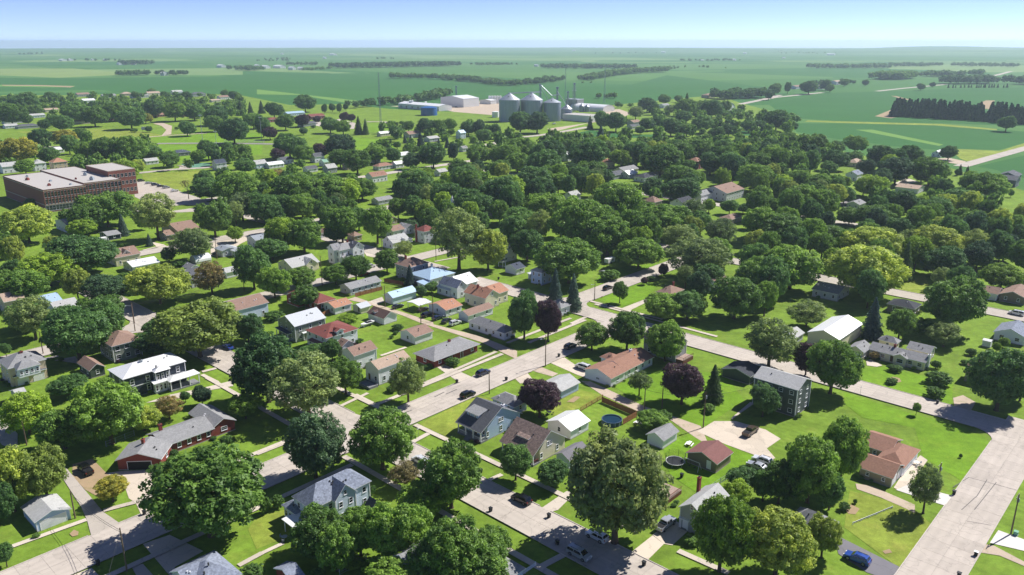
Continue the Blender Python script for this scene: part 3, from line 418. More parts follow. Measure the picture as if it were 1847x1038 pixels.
BUILDINGS = [
 ('foursq','foursquare_house','beige two-storey house with grey hip roof and four-window upper sun porch','house',None,[[-145.85,210.64,G,10.41,9.5,6,'hip','u',2.6,'beige','r_grey',{'ch':[(0.5,0.45,8.9,'brick')],'R':2}],[-144.96,211.12,G,8.93,6.5,3.1,'hip','u',0.9,'beige','r_dgrey',{'gd':'R','ov':0.3}],[-142.56,209.83,G,6.21,4.5,6,'hip','u',1.7,'white','r_grey',{'z0':3.2,'R':4,'ws':(0.85,1.2),'rows':[4.1],'ov':0.3}]]),
 ('fsgar','detached_garage','low garage with pale grey gable roof beside the beige foursquare house','garage',None,[[-134.96,197,G,2.8,9,2.6,'gable','u',1.6,'grey','r_lgrey',{}]]),
 ('sunporch','two_storey_house','grey two-storey house with brown hip roof and stacked white sun porches','house',None,[[-124.77,228.84,G,9.48,11,5.7,'hip','w',2.6,'greygreen','r_brown',{'R':3,'corner':1,'ws':(1.5,1.4)}]]),
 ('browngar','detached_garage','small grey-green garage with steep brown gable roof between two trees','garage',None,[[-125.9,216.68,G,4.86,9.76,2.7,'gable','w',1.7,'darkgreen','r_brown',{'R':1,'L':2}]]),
 ('navy','victorian_house','navy blue two-storey house with white metal roof and wraparound porch','house',None,[[-108.61,202.19,G,18.31,10.61,6.4,'hip','u',1.9,'navy','m_white',{'R':4,'L':2,'corner':2,'ws':(1.1,1.7),'ch':[(0.4,0.45,8.8,'steel')]}],[-101.88,207.13,G,4.75,3,6.3,'hip','w',1.2,'navy','m_white',{'R':3,'ws':(0.75,1.7),'corner':1}],[-98.02,207.39,G,9.13,4.2,3.3,'hip','u',0.8,'navy','m_white',{'porch':4}],[-101.93,205.89,G,4.24,1.9,3.3,'shed','u',0.5,'white','m_white',{'R':3,'ws':(0.8,1.8),'rows':[0.8]}]]),
 ('ranch','brick_ranch_house','long red brick ranch house with grey roof, angled garage wing and two chimneys','house',None,[[-82.35,164.79,1.6391,8.52,10.63,2.8,'gable','u',1.7,'brick','r_grey',{'gd':'L','gdm':'dark','gw':5.4,'R':1,'ch':[(0.62,0.55,5.6,'brick')]}],[-84.44,170.44,G,13.36,9.5,2.82,'gable','u',1.8,'brick','r_grey',{'R':5,'L':0,'ch':[(0.2,0.7,5.8,'brick')]}],[-76.05,179.99,G,6.72,13,2.8,'gable','w',1.7,'brick','r_grey',{'R':1,'ws':(1.7,1.1)}],[-82.77,172.92,G,10.1,2.4,2.65,'shed','u',0.15,'brick','r_dgrey',{'porch':4}]]),  # garage wing stands open: a dark door panel paints the shade inside
 ('bluegar','detached_garage','blue-grey garage with wide white overhead door beside the street','garage',None,[[-97.43,139.34,G,7.1,8.5,2.6,'gable','w',1.3,'blue','r_lgrey',{'gd':'R','corner':1}]]),
 ('slatehip','bungalow','bungalow with pale slate hip roof next to the two-track driveway','house',None,[[-55.25,116.77,G,8.31,10.42,3,'hip','u',2.5,'lgrey','r_slate',{'ch':[]}],[-57.42,117.89,G,4,7.93,3,'gable','u',2.2,'lgrey','r_slate',{}]]),
 ('slatehouse','gabled_house','pale blue two-storey house with slate hip roof and shed-roofed white porch','house',None,[[-40.69,139.09,G,15.09,7.41,5.9,'hip','u',3,'pblue','r_slate',{'R':5,'L':2,'corner':1}],[-36.59,141.85,G,5.72,5.2,5.92,'gable','w',2.9,'pblue','r_slate',{'R':2,'corner':1,'ov':0.35}],[-44.78,141.33,G,3.6,5.4,3.3,'hip','w',1,'pblue','r_slate',{'L':3}],[-43.91,137.04,G,3.82,4.65,2.9,'shed','u',0.15,'tan','m_white',{'carport':1}]]),
 ('hidgrey','gabled_house','grey-roofed gable house half hidden among maples behind the slate-roofed house','house',None,[[-26.91,136.81,G,4.79,5.78,4.4,'gable','w',2.6,'pblue','r_dgrey',{}]]),
 ('hidwhite','gabled_house','white house glimpsed through the maple crowns near the bottom street','house',None,[[-17.72,120.05,G,9.71,8.36,4.6,'gable','u',2.4,'pblue','r_grey',{}]]),
 ('smallslate','garden_shed','small shed with slate gable roof and brick base under the maples','shed',None,[[-40.08,120.83,G,2.95,6.31,2.5,'gable','u',1.3,'brick','r_slate',{}]]),
 ('botgar','detached_garage','pale blue garage with grey hip roof below the maples by the bottom street','garage',None,[[-2.07,120.19,G,6.5,6.25,2.7,'hip','u',1.5,'pblue','r_grey',{}]]),
 ('metal2','two_storey_house','grey-green two-storey house with pale metal gable roof','house',None,[[-72.57,246.35,G,12.52,10.93,5.9,'gable','u',2.6,'greygreen','m_lgrey',{'R':3,'corner':1}],[-75.4,246.91,G,4,7.58,3,'shed','u',0.6,'greygreen','r_navy',{'porch':3,'rail':1}],[-70.31,248.11,G,3.07,2,2.9,'shed','u',0.3,'white','m_white',{'porch':2}]]),
 ('redhip','hip_roof_house','white two-storey house with dark red hip roof and brick chimney','house',None,[[-60.07,236.97,G,12.99,11.98,5.3,'hip','w',2.3,'white','r_red',{'R':3,'L':3,'ch':[(0.35,0.12,7.6,'brick')]}],[-57.15,239.54,G,3.42,2.2,6.6,'gable','w',0.7,'white','r_red',{'z0':5,'R':1,'rows':[5.3],'ws':(1.1,0.85)}],[-60.85,235.69,G,5,9.06,3,'shed','w',0.8,'white','r_maroon',{'porch':3}]]),
 ('whitel','two_storey_house','white house with grey-brown gable roof and smaller gabled rear part','house',None,[[-48.35,222.84,G,9.04,6.8,5,'gable','u',1.9,'white','r_brown',{'R':2,'corner':1}],[-53.47,230.11,G,5,3.67,5.2,'gable','w',1.5,'lgrey','r_brown',{}]]),
 ('tan2','two_storey_house','white two-storey house with tan gable roof and grey front deck','house',None,[[-39.24,212.11,G,12.39,6.78,5.2,'gable','u',1.7,'white','r_tan',{'R':3,'L':2,'corner':1,'ws':(1.1,1.5),'door':'L'}],[-41.53,209.35,G,3.2,5.21,0.75,'flat','u',0,'gdeck','gdeck',{'L':0,'R':0,'tr':'gdeck'}]]),
 ('whgar','detached_garage','white garage with brown gable roof alone on a back lawn','garage',None,[[-32.55,244.54,G,8.4,8.33,2.9,'gable','u',1.5,'white','r_brown',{'L':1,'R':0,'door':'L','dm':'gdoor'}]]),
 ('brickhip','brick_house','low red brick house with wide grey hip roof beside the street','house',None,[[-24.32,224.25,G,20.07,9.94,2.8,'hip','u',2.1,'brick','r_grey',{'R':4,'L':1,'ch':[(0.55,0.5,5.6,'brick')],'ws':(1.2,1.3),'door':'R','ov':0.7}]]),
 ('whiteranch','bungalow','long white bungalow with grey roof beside the large street tree','house',None,[[-3.04,248.37,G,6.14,17.8,2.9,'hip','w',1.8,'white','r_grey',{'L':5,'R':2,'ws':(1.1,1.3)}]]),
 ('boatgar','detached_garage','small white garage with dark red roof and dormer beside the boat','garage',None,[[-45.91,263.76,G,6.61,9.82,2.5,'gable','w',1.9,'white','r_dbrown',{'gd':'L','R':0}],[-49.61,267.74,G,1.8,1.8,3.6,'gable','u',0.6,'white','r_dbrown',{'z0':2.6,'L':1,'rows':[2.75],'ws':(0.7,0.6)}]]),
 ('tinyshed','garden_shed','tiny cream shed with white metal roof and wooden side','shed',None,[[-56.27,275.78,G,5.01,5.68,2.3,'gable','u',1.1,'cream','m_lgrey',{'door':'L','dm':'ddoor'}]]),
 ('dormer','dormer_house','pale blue-grey house with dark roof, big shed dormer and white front porch','house',None,[[-8.12,176.89,G,15.45,9.24,3.2,'gable','w',4.4,'blue','r_dgrey',{'wi':(2.4,0),'R':3,'attic':2,'ov':0.45,'ws':(0.9,1.4),'ch':[(0.62,0.16,7.4,'white')]}],[-8.9,181.09,G,6.08,4.79,5.9,'shed','w',1.2,'blue','r_grey',{'z0':4,'L':2,'ws':(0.6,0.85),'rows':[4.7],'ov':0.35,'attic':0}]]),
 ('dormgar','detached_garage','grey hip-roofed garage behind the house with the shed dormer','garage',None,[[0.2,192.32,G,5.81,8.77,2.8,'hip','w',1.6,'blue','r_grey',{}]]),
 ('patch','dormer_house','cream house with patchwork brown shingle roof and brick front porch','house',None,[[4.68,165.72,G,12.7,11.07,3.1,'gable','w',4.3,'cream','r_patch',{'wi':(2.3,0),'R':2,'attic':2,'ov':0.45,'ws':(0.9,1.4),'railm':'brick'}],[3.51,169.92,G,4.64,3.9,5.2,'shed','w',1.3,'cream','r_patch',{'z0':4.2,'L':1,'ws':(0.9,0.5),'rows':[4.5],'ov':0.3,'attic':0}]]),
 ('whitegar','detached_garage','bright white garage with white metal gable roof beside the wooden fence','garage',None,[[14.41,178.97,G,8.2,8.31,2.7,'gable','u',1.7,'white','m_white',{'L':1,'R':1,'door':''}]]),
 ('greygar','detached_garage','pale blue garage with light grey gable roof beside a purple-leaved tree','garage',None,[[13.47,202.92,G,8.55,8.12,2.6,'gable','u',1.6,'blue','r_lgrey',{'R':0,'L':0,'gd':'L'}]]),
 ('darkgar','detached_garage','low garage with charcoal roof and pale gable under the big mottled tree','garage',None,[[13.06,164.62,G,7.74,4.63,2.5,'gable','u',1.3,'pblue','asphalt',{}]]),
 ('brownranch','ranch_house','white ranch house with reddish brown roof and paved front yard','house',None,[[28.3,210.98,G,7.82,10.25,2.9,'gable','u',1.7,'white','r_rbrown',{'L':1,'R':1,'ws':(1.3,0.7),'attic':0}],[33.37,216.76,G,15.16,9.8,2.85,'gable','u',1.9,'white','r_rbrown',{'R':4,'L':0,'ch':[(0.7,0.6,5.3,'white')]}],[30.54,224.48,G,5,5.35,2.8,'hip','w',1.3,'white','r_rbrown',{}]]),
 ('dark2','two_storey_house','grey two-storey house with dark roof and timber back deck, half hidden by trees','house',None,[[50.71,229.6,G,6.86,12.57,5.4,'gable','w',2.6,'grey','r_black',{'R':1,'L':3,'corner':1}]]),
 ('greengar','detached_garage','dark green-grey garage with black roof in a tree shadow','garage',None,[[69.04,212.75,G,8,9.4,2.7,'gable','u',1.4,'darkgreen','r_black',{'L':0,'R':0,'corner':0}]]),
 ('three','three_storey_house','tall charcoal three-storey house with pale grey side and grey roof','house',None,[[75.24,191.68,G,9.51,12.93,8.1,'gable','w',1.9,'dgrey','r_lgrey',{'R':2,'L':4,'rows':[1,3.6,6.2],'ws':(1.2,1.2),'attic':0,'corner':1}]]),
 ('smallwh','detached_garage','small white garage with grey gable roof beside the picnic table','garage',None,[[36.74,174.08,G,7.34,5.28,2.6,'gable','u',1.4,'white','r_grey',{'L':1,'R':0}]]),
 ('browng','detached_garage','taupe garage with maroon-brown gable roof beside the trampoline','garage',None,[[47.05,162.72,G,7.91,8.32,2.7,'gable','u',1.7,'taupe','r_maroon',{'L':0,'R':0,'door':'L','dm':'trim'}]]),
 ('chim','two_storey_house','grey two-storey house with tall brick chimney beside the white pickup','house',None,[[38.07,137.73,G,11,5.9,5,'gable','u',2,'grey','r_lgrey',{'L':2,'R':3,'ws':(1.1,1.6),'corner':1,'ch':[(0.72,0.98,8.6,'brick')],'door':'L','dm':'trim'}],[35.68,139.88,G,1.4,2.39,2.7,'shed','w',0.5,'white','m_white',{'porch':2}]]),
 ('whshed','machine_shed','large cream shed with white metal gable roof','shed',None,[[104.92,238.56,G,20.89,10.73,4.4,'gable','u',2,'cream','m_white',{'L':1,'R':0,'ov':0.3,'attic':0}]]),
 ('creamranch','ranch_house','cream ranch house with grey roof, front gable and round flower bed on its lawn','house',None,[[125.09,222.9,G,7.04,17.06,2.9,'gable','w',1.6,'cream','r_grey',{'L':6,'R':2,'ws':(1.3,1.3),'ch':[(0.5,0.6,5.4,'brick'),(0.4,0,5,'white')],'door':'L'}],[109.84,231.13,G,7.64,5.52,2.9,'gable','u',1.6,'cream','r_grey',{'L':0,'gd':'L'}],[120.74,225.68,G,3,4.36,3,'gable','u',1.1,'cream','r_grey',{'L':1,'ws':(1.9,1.4)}],[130.35,230.54,G,6.66,7.2,2.9,'gable','w',1.5,'cream','r_grey',{'R':2}],[123.9,239.04,G,4,6.11,2.9,'hip','w',1.4,'cream','r_grey',{}]]),
 ('tanhip','two_storey_house','small tan house with brown hip roof standing behind broad cedars','house',None,[[138.16,211.66,G,7.59,6.92,4.6,'hip','u',1.9,'tan','r_brown',{'L':2,'R':1}]]),
 ('bluewhite','bungalow','white bungalow with slate-blue roof and dark window shutters','house',None,[[168.54,243.75,G,12,9.8,2.9,'gable','u',2.2,'white','r_slate',{'L':2,'R':3,'ws':(1.4,1.3),'attic':0}]]),
 ('boxshed','garden_shed','small white box shed on the lawn behind the slate-blue roofed bungalow','shed',None,[[156.33,242.48,G,2.6,2.61,2.2,'gable','w',0.35,'white','m_white',{'L':0,'R':0,'attic':0,'ov':0.1}]]),
 ('leftshed','garden_shed','pale grey shed with steep roof beside the large white-roofed shed','shed',None,[[92.84,244.54,G,7.87,6,2.5,'gable','u',1.5,'lgrey','r_lgrey',{}]]),
 ('ubrown','ranch_house','tan ranch house with three reddish brown gable wings round a small court','house',None,[[84.95,156.63,G,8.2,7.74,2.6,'gable','w',1.9,'tan','r_rbrown',{'L':2,'gd':'R','ws':(0.8,0.9),'attic':0}],[89.56,161.2,G,11.98,6.5,2.62,'hip','u',1.7,'white','r_rbrown',{'gd':'R','L':0}],[89.33,167.84,G,9.48,7.16,2.7,'gable','w',1.8,'tan','r_rbrown',{'L':3,'ws':(0.9,1.1),'attic':0}]]),
 ('hipy','bungalow','bungalow with grey hip roof mostly hidden by yellow-green trees','house',None,[[62.46,135.52,G,5.57,8.2,2.9,'hip','w',2,'lgrey','r_grey',{}]]),
 ('school','school_building','long three-storey red brick school with flat white roof','school',None,[[-274.4,456.93,G,23.51,73.89,13.6,'flat','u',0,'schoolbrick','membrane',{'R':13,'L':0,'ws':(1.9,3),'rows':[1,4.9,8.9],'wt':'lgrey','tr':'mbrick'}],[-263.5,481.53,G,22.28,76.97,13.4,'flat','u',0,'schoolbrick','membrane',{'R':10,'L':0,'ws':(1.9,3),'rows':[1,4.9,8.9],'wt':'lgrey','tr':'mbrick'}],[-259.96,505.62,G,17.29,36.53,17,'flat','u',0,'schoolbrick','membrane',{'R':7,'L':0,'ws':(1.7,2.4),'rows':[2.6,7.4,12.2],'wt':'blind','tr':'stonetrim'}]]),
 ('gr45','gabled_house','pale grey gable house standing below the brick school','house',None,[[-232.6,402.88,G,10.86,18.68,4.6,'gable','u',2,'lgrey','r_grey',{}]]),
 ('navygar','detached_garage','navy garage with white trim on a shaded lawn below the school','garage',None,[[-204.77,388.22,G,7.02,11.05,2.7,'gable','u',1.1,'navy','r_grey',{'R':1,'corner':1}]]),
 ('br47','gabled_house','tan house with brown cross-gabled roof beside the school car park','house',None,[[-170.89,393.37,G,12.1,20.71,3.6,'gable','u',2.8,'tan','r_brown',{}],[-174.65,387.58,G,4.5,11.3,3,'gable','u',1.6,'tan','r_brown',{}]]),
 ('cr48','gabled_house','cream house with brown cross-gable roof and white front extension','house',None,[[-177.28,339.7,G,11.56,13.48,4.2,'gable','u',2.6,'cream','r_brown',{}],[-175.99,342.96,G,5.09,4.5,4.3,'gable','w',2.4,'cream','r_brown',{}],[-164.69,328.98,G,12.14,11.39,3,'gable','u',1.6,'white','m_white',{}]]),
 ('met49','metal_building','low building with pale blue-grey metal roof and two bays','building',None,[[-135.49,355.94,G,7.79,7.82,3.2,'gable','w',1,'lgrey','m_grey',{}],[-129.25,355.79,G,5.37,12.75,2.9,'gable','w',0.9,'white','m_lgrey',{'gd':'L'}]]),
 ('quon','quonset_hut','cream quonset hut with curved metal roof','shed',None,[[-143.07,343.51,G,7.56,5.82,1.2,'barrel','u',2.6,'cream','m_white',{'L':0,'R':0,'ov':0.15}]]),
 ('dg51','gabled_house','grey house with charcoal cross-gabled roof next to the quonset hut','house',None,[[-131.03,307.58,G,7.92,18.54,3.4,'gable','u',2.4,'lgrey','r_dgrey',{}],[-138.72,325.65,G,4.99,6.8,3,'gable','w',1.6,'lgrey','r_grey',{}]]),
 ('ws52','detached_garage','white garage with grey roof behind the orange-tinted tree','garage',None,[[-121.55,321.28,G,6,6.62,2.7,'gable','u',1.4,'white','r_lgrey',{}]]),
 ('gg53','gabled_house','white house with light grey gable roof beside a curb-side maple','house',None,[[-164.34,268.92,G,8.53,11.84,3.4,'gable','u',2.2,'white','r_lgrey',{}]]),
 ('te54','gabled_house','pale house with teal metal roof hidden behind the bright green tree','house',None,[[-173.32,276.31,G,6.88,11.4,3.6,'gable','u',2,'white','m_blue',{}]]),
 ('bw55','two_storey_house','pale blue two-storey house with brown gable roof beside a dark tree','house',None,[[-98.29,265.35,G,13.08,12.07,5,'gable','u',2.2,'pblue','r_brown',{'R':3}]]),
 ('me56','metal_building','building with steel-blue metal roof beside the paved lot','building',None,[[-125.22,373.18,G,10.83,9.14,4,'gable','u',1.6,'lgrey','m_grey',{}]]),
 ('le57','gabled_house','tan-roofed house at the edge of the street beside a bright green maple','house',None,[[-186.51,274.56,G,7.14,8,5,'gable','u',2.4,'beige','r_tan',{}]]),
 ('vict','victorian_house','tall white Victorian house with several gables and a grey flat-topped roof','house',None,[[-78.15,343.65,G,13.6,9.9,6.6,'hip','u',1.7,'white','r_grey',{'R':4,'L':3,'ws':(0.9,1.7),'ch':[(0.6,0.5,9.4,'brick')]}],[-72.8,347,G,6.9,5,6.65,'gable','w',2.6,'white','r_dgrey',{'R':2}],[-80.75,343.96,G,4.5,5.3,6.65,'gable','u',2.4,'white','r_grey',{}],[-76.11,343.4,G,11.22,2.6,3.2,'shed','u',0.7,'white','r_grey',{'porch':4}]]),
 ('beib','bungalow','beige bungalow with grey roof and two front gables behind a utility pole','house',None,[[-95.1,326.8,G,14.13,12.06,3.3,'gable','u',2.7,'cream','r_lgrey',{'R':3}],[-90.07,330.94,G,5.96,5.5,3.4,'gable','w',2.4,'cream','r_lgrey',{}]]),
 ('cape','cape_house','white cape house with grey roof and two small dormers','house',None,[[-58.11,369.95,G,11.05,8.75,3.4,'gable','u',2.7,'white','r_lgrey',{'R':4}],[-52.81,367.9,G,1.8,2.2,5.3,'gable','w',0.8,'white','r_lgrey',{'z0':4,'R':1,'ws':(0.8,0.8),'rows':[4.2]}],[-49.34,369.31,G,1.8,2.2,5.3,'gable','w',0.8,'white','r_lgrey',{'z0':4,'R':1,'ws':(0.8,0.8),'rows':[4.2]}]]),
 ('redtall','foursquare_house','tall pale grey house with dark red hip roof and red brick chimney stack','house',None,[[-44.29,382.3,G,8.77,8.02,6.2,'hip','u',2.2,'lgrey','r_red',{'R':2,'L':2,'ch':[(0,0.75,9.2,'brick')]}]]),
 ('brhip','foursquare_house','grey foursquare house with brown hip roof beside a small spruce','house',None,[[-43.64,317.93,G,11.26,9.59,6,'hip','u',2.6,'grey','r_brown',{'R':2,'L':3,'ch':[(0.35,0.7,9.4,'brick')]}]]),
 ('bluemet','bungalow','white house with light blue metal roof and dark stove pipe','house',None,[[-33.96,307.64,G,14.34,13.79,3.8,'hip','u',2.4,'white','m_blue',{'ch':[(0.55,0.55,7.6,'steel')]}],[-35.74,303.68,G,5,5.06,2.8,'shed','u',0.5,'white','m_blue',{}]]),
 ('crossw','gabled_house','white house with cross gables, half slate-blue and half white metal roofing','house',None,[[-20.45,296.87,G,9.56,10.34,4.6,'gable','u',2.7,'white','m_white',{'R':2}],[-21.99,293.47,G,5.87,10.54,4.5,'gable','w',2.6,'white','r_slate',{'R':1}],[-24.92,295.5,G,4.36,8.42,3,'gable','w',1.3,'white','m_lgrey',{}]]),
 ('orange','gabled_house','beige house with orange shingle hip roof and wide front gable','house',None,[[-10.48,280.44,G,8.13,11.93,4.6,'gable','w',2.6,'cream','r_orange',{'R':2,'ch':[(0.4,0.6,8,'brick')]}],[-6.51,286.59,G,7.2,10.17,4.4,'gable','u',2.2,'cream','r_orange',{}]]),
 ('longgrey','mobile_home','long low grey house with grey gable roof and wooden fence','house',None,[[-64.44,297.67,G,15.85,7.69,2.9,'gable','u',1.5,'lgrey','r_grey',{'R':5,'L':1}]]),
 ('lbgar','detached_garage','white garage with light blue metal gable roof beside a utility pole','garage',None,[[-45.95,286.35,G,12.34,6.07,2.9,'gable','u',1.7,'pblue','m_blue',{'R':0,'gd':'L'}]]),
 ('whcar','carport','white flat-roofed carport with a dark car parked inside','carport',None,[[-35.06,277.85,G,6.44,7.08,2.7,'gable','u',0.5,'white','m_white',{'carport':1,'attic':0}]]),
 ('ogar','detached_garage','white garage with orange-tan shingle roof behind the parked cars','garage',None,[[-24.57,272.24,G,8.58,10.27,2.8,'gable','u',1.6,'white','r_orange',{'L':1,'R':2}]]),
 ('pinkl','long_outbuilding','long low outbuilding with faded pinkish brown roof behind the parked cars','outbuilding',None,[[-16.15,266.32,G,13.36,5.75,2.7,'gable','u',1.4,'white','r_brown',{'R':2}]]),
 ('brickred','brick_house','red brick house with dark red hip roof and brick chimney behind a round tree','house',None,[[-72.73,278.33,G,8.5,20.22,3.2,'hip','w',2.4,'brick','r_red',{}],[-81.27,283.06,G,6,8.67,3.3,'gable','u',2,'brick','r_red',{'ch':[(0.4,0.1,6.5,'brick')]}]]),
 ('orgar','detached_garage','white garage with orange gable roof attached to a wooden fence','garage',None,[[-65.58,274.63,G,8.06,7.87,2.8,'gable','u',1.4,'white','r_orange',{'R':1}]]),
 ('navyr','gabled_house','white two-storey house with navy gable roof behind the pale green tree','house',None,[[-5.05,345.48,G,10.5,9.58,5.6,'gable','w',2.8,'white','r_navy',{'R':2,'L':2}],[-4.78,338.16,G,2.5,3.38,3,'shed','w',0.5,'white','r_navy',{'porch':2}]]),
 ('navg','detached_garage','low white garage with dark slate roof beside the navy-roofed house','garage',None,[[1.28,326.35,G,6.06,7.48,2.8,'gable','u',1.7,'white','r_navy',{'L':0}]]),
 ('bg74','two_storey_house','slate-blue two-storey house with grey roof behind two blue spruces','house',None,[[11.62,311.29,G,7.19,6.72,5.6,'hip','u',2,'blue','r_lgrey',{'L':2,'R':2}],[6.91,320.18,G,3,1.8,2.4,'shed','u',0.4,'lgrey','m_lgrey',{'L':0,'R':0}]]),
 ('or75','detached_garage','small garage with orange-brown gable roof in the tree gap','garage',None,[[-67.67,424.73,G,5.68,13.2,2.8,'gable','w',1.5,'tan','r_rbrown',{}]]),
 ('br76','detached_garage','small garage with brown hip roof behind the Victorian house','garage',None,[[-80.07,386.9,G,5.43,6.86,2.8,'hip','u',1.6,'tan','r_brown',{}]]),
 ('br77','detached_garage','pale garage with reddish brown roof in the shade of two trees','garage',None,[[-98.84,393.02,G,6.21,5.6,2.8,'gable','u',1.7,'lgrey','r_dbrown',{}]]),
 ('gr78','gabled_house','white house with brown gable roof and attached grey wing behind the cape house','house',None,[[-61.66,394.31,G,8.28,8.72,3.6,'gable','u',1.9,'white','r_brown',{}],[-55.77,401.57,G,6.46,7.83,3.4,'gable','w',1.8,'lgrey','r_grey',{}]]),
 ('gr79','ranch_house','low house with grey roof and open carport in the wooded block','house',None,[[-82.97,479.39,G,12,8,2.8,'gable','u',1.5,'lgrey','r_grey',{}]]),
 ('t7ranch','ranch_house','house with brown hip roof and brick chimney beside the corner lawn','house',None,[[60.59,290.08,G,9.98,6.98,3,'hip','w',2.2,'tan','r_brown',{'ch':[(0.7,0.5,6.2,'brick')]}]]),
 ('t7hip','bungalow','white bungalow with grey hip roof between the spruce and the purple tree','house',None,[[17.26,272.86,G,6.07,7.19,3.4,'hip','u',2.2,'white','r_grey',{}]]),
 ('t7br','gabled_house','house with brown roof and white gable edge deep among the trees','house',None,[[82.39,301.52,G,10,8,3.2,'gable','u',2,'white','r_brown',{}]]),
 ('tudor','gabled_house','white house with black roof and steep black-edged gables','house',None,[[100.7,462.07,G,13.59,10.13,4.4,'gable','u',2.6,'white','r_black',{'tr':'dtrim'}]]),
 ('biggrey','two_storey_house','large pale grey two-storey house with brown roof and rear balcony','house',None,[[133.2,489.82,G,23.5,18.97,5.6,'gable','u',3.4,'lgrey','r_brown',{'L':4}]]),
 ('gr80','gabled_house','small white two-storey house with grey roof beside the large grey house','house',None,[[116.49,485.89,G,14.99,8.56,5,'gable','u',1.8,'white','r_grey',{}]]),
 ('t7roof','ranch_house','low house with flat brown-grey roof in a lawn clearing among trees','house',None,[[119.76,426.33,G,13,8,2.8,'hip','u',1.6,'tan','r_brown',{}]]),
 ('t7b2','gabled_house','house with steep brown roof poking out between dense crowns','house',None,[[83.58,462.71,G,9,9,5.2,'hip','u',2.8,'tan','r_brown',{}]]),
 ('t7w','gabled_house','white gable end showing between two dense crowns','house',None,[[36.43,485.39,G,9,7,4.6,'gable','u',2.4,'white','r_lgrey',{}]]),
 ('darkranch','ranch_house','dark brown ranch house with brown roof and white garage door','house',None,[[194.49,286,G,14,9.3,2.9,'gable','u',1.9,'taupe','r_brown',{'L':2,'attic':0}],[187.12,291.44,G,8,7.8,2.85,'gable','w',1.8,'white','r_brown',{'gd':'L'}]]),
 ('blackroof','ranch_house','house with dark charcoal roof beside the straight back street','house',None,[[146.13,273.24,G,8.35,10,3,'hip','w',1.8,'taupe','r_black',{}]]),
 ('t8grey','ranch_house','house with grey roof half hidden under the large airy tree','house',None,[[125.04,290.34,G,12.59,10.76,3.2,'gable','w',1.8,'lgrey','r_grey',{}]]),
 ('t8g2','ranch_house','low grey house with pale roof beside a paved turning place','house',None,[[206.62,466.56,G,11,8,3,'gable','u',1.7,'lgrey','r_grey',{}]]),
 ('t8wh','ranch_house','white house with tan roof and wide driveway near the field edge','house',None,[[266.87,518.11,G,14.6,14.89,3.2,'gable','w',1.6,'white','r_tan',{'gd':'L'}],[267.83,539.9,G,8,3.79,3.2,'hip','u',1.8,'white','r_tan',{}]]),
 ('t8dk','barn','dark grey barn on the grass near the fields','barn',None,[[345.61,542.05,G,12,10,5,'gable','w',2.4,'dgrey','r_dgrey',{}]]),
 ('t1_0','gabled_house','white house with grey gable roof beside the school','house',None,[[-388.53,600.23,G,12,9,5.2,'gable','u',2.8,'white','r_lgrey',{}]]),
 ('t1_1','gabled_house','white Victorian house with small pointed turret behind the school','house',None,[[-370.74,611.83,G,9,9,6,'hip','u',2.8,'white','r_lgrey',{}]]),
 ('t1_2','gabled_house','square beige house with orange hip roof behind the school','house',None,[[-359.55,617.94,G,11,10,6,'hip','u',2.8,'beige','r_orange',{}]]),
 ('t1_3','gabled_house','white farmhouse with slate gable roof beside the tennis court','house',None,[[-231.21,615.74,G,9,8,5.5,'gable','u',2.8,'white','r_navy',{}]]),
 ('t1_4','gabled_house','white house with tan roof and chimney beside the white farmhouse','house',None,[[-205.56,626.34,G,10,8,3.6,'gable','u',2,'white','r_tan',{}]]),
 ('t1_5','ranch_house','long low house with reddish brown hip roof by the park','house',None,[[-536.07,973.34,G,26,9,3,'hip','u',2,'tan','r_rbrown',{}]]),
 ('t1_6','ranch_house','long low brick house with reddish roof beside the tall park tree','house',None,[[-521.97,1018.98,G,26,9,3,'gable','u',2,'brick','r_rbrown',{}]]),
 ('t1_7','ranch_house','brick ranch house with rust-red roof behind the yellow tree','house',None,[[-479.25,1071.86,G,18,9,3,'gable','u',2,'brick','r_rbrown',{}]]),
 ('t1_8','ranch_house','ranch house with long dark red roof beside the park drive','house',None,[[-455.11,1068.57,G,26,10,3,'gable','u',2,'brick','r_red',{}]]),
 ('t1_9','gabled_house','cream house with tan roof and wide gravel drive','house',None,[[-666.64,1149.19,G,18,12,3.4,'gable','u',2,'cream','r_tan',{}]]),
 ('t1_10','ranch_house','low house with brown roof at the edge of the mown park','house',None,[[-622.78,982.61,G,22,12,3.2,'gable','u',2,'lgrey','r_brown',{}]]),
 ('t1_11','ranch_house','pale house with light grey roof beside the gravel drive','house',None,[[-637.4,1059.75,G,20,12,3.2,'gable','u',2,'pblue','r_lgrey',{}]]),
 ('t1_12','ranch_house','low house with dark grey roof among garden trees','house',None,[[-570.72,923.23,G,24,12,3,'hip','u',2,'grey','r_dgrey',{}]]),
 ('t1_13','ranch_house','white outbuilding below the low brown-roofed house','house',None,[[-587.8,927.58,G,14,10,3,'gable','u',2,'white','r_lgrey',{}]]),
 ('t1_14','gabled_house','brown-roofed house at the edge of town against the bean field','house',None,[[-798.02,1485.7,G,22,14,4,'gable','u',2.8,'grey','r_brown',{}]]),
 ('t1_15','gabled_house','grey-roofed house in the outermost row facing the fields','house',None,[[-732.45,1447.09,G,24,12,4,'gable','u',2.8,'lgrey','r_grey',{}]]),
 ('t1_16','gabled_house','white metal-roofed house among the outer trees','house',None,[[-705.76,1327.7,G,20,12,4,'gable','u',2.8,'white','m_white',{}]]),
 ('t1_17','gabled_house','tan-roofed house in the outermost row between garden trees','house',None,[[-726.14,1507.88,G,18,12,4,'hip','u',2.8,'tan','r_tan',{}]]),
 ('t1_18','gabled_house','wide grey-roofed house in the outermost row','house',None,[[-677.97,1444.2,G,30,14,4,'gable','u',2.8,'lgrey','r_grey',{}]]),
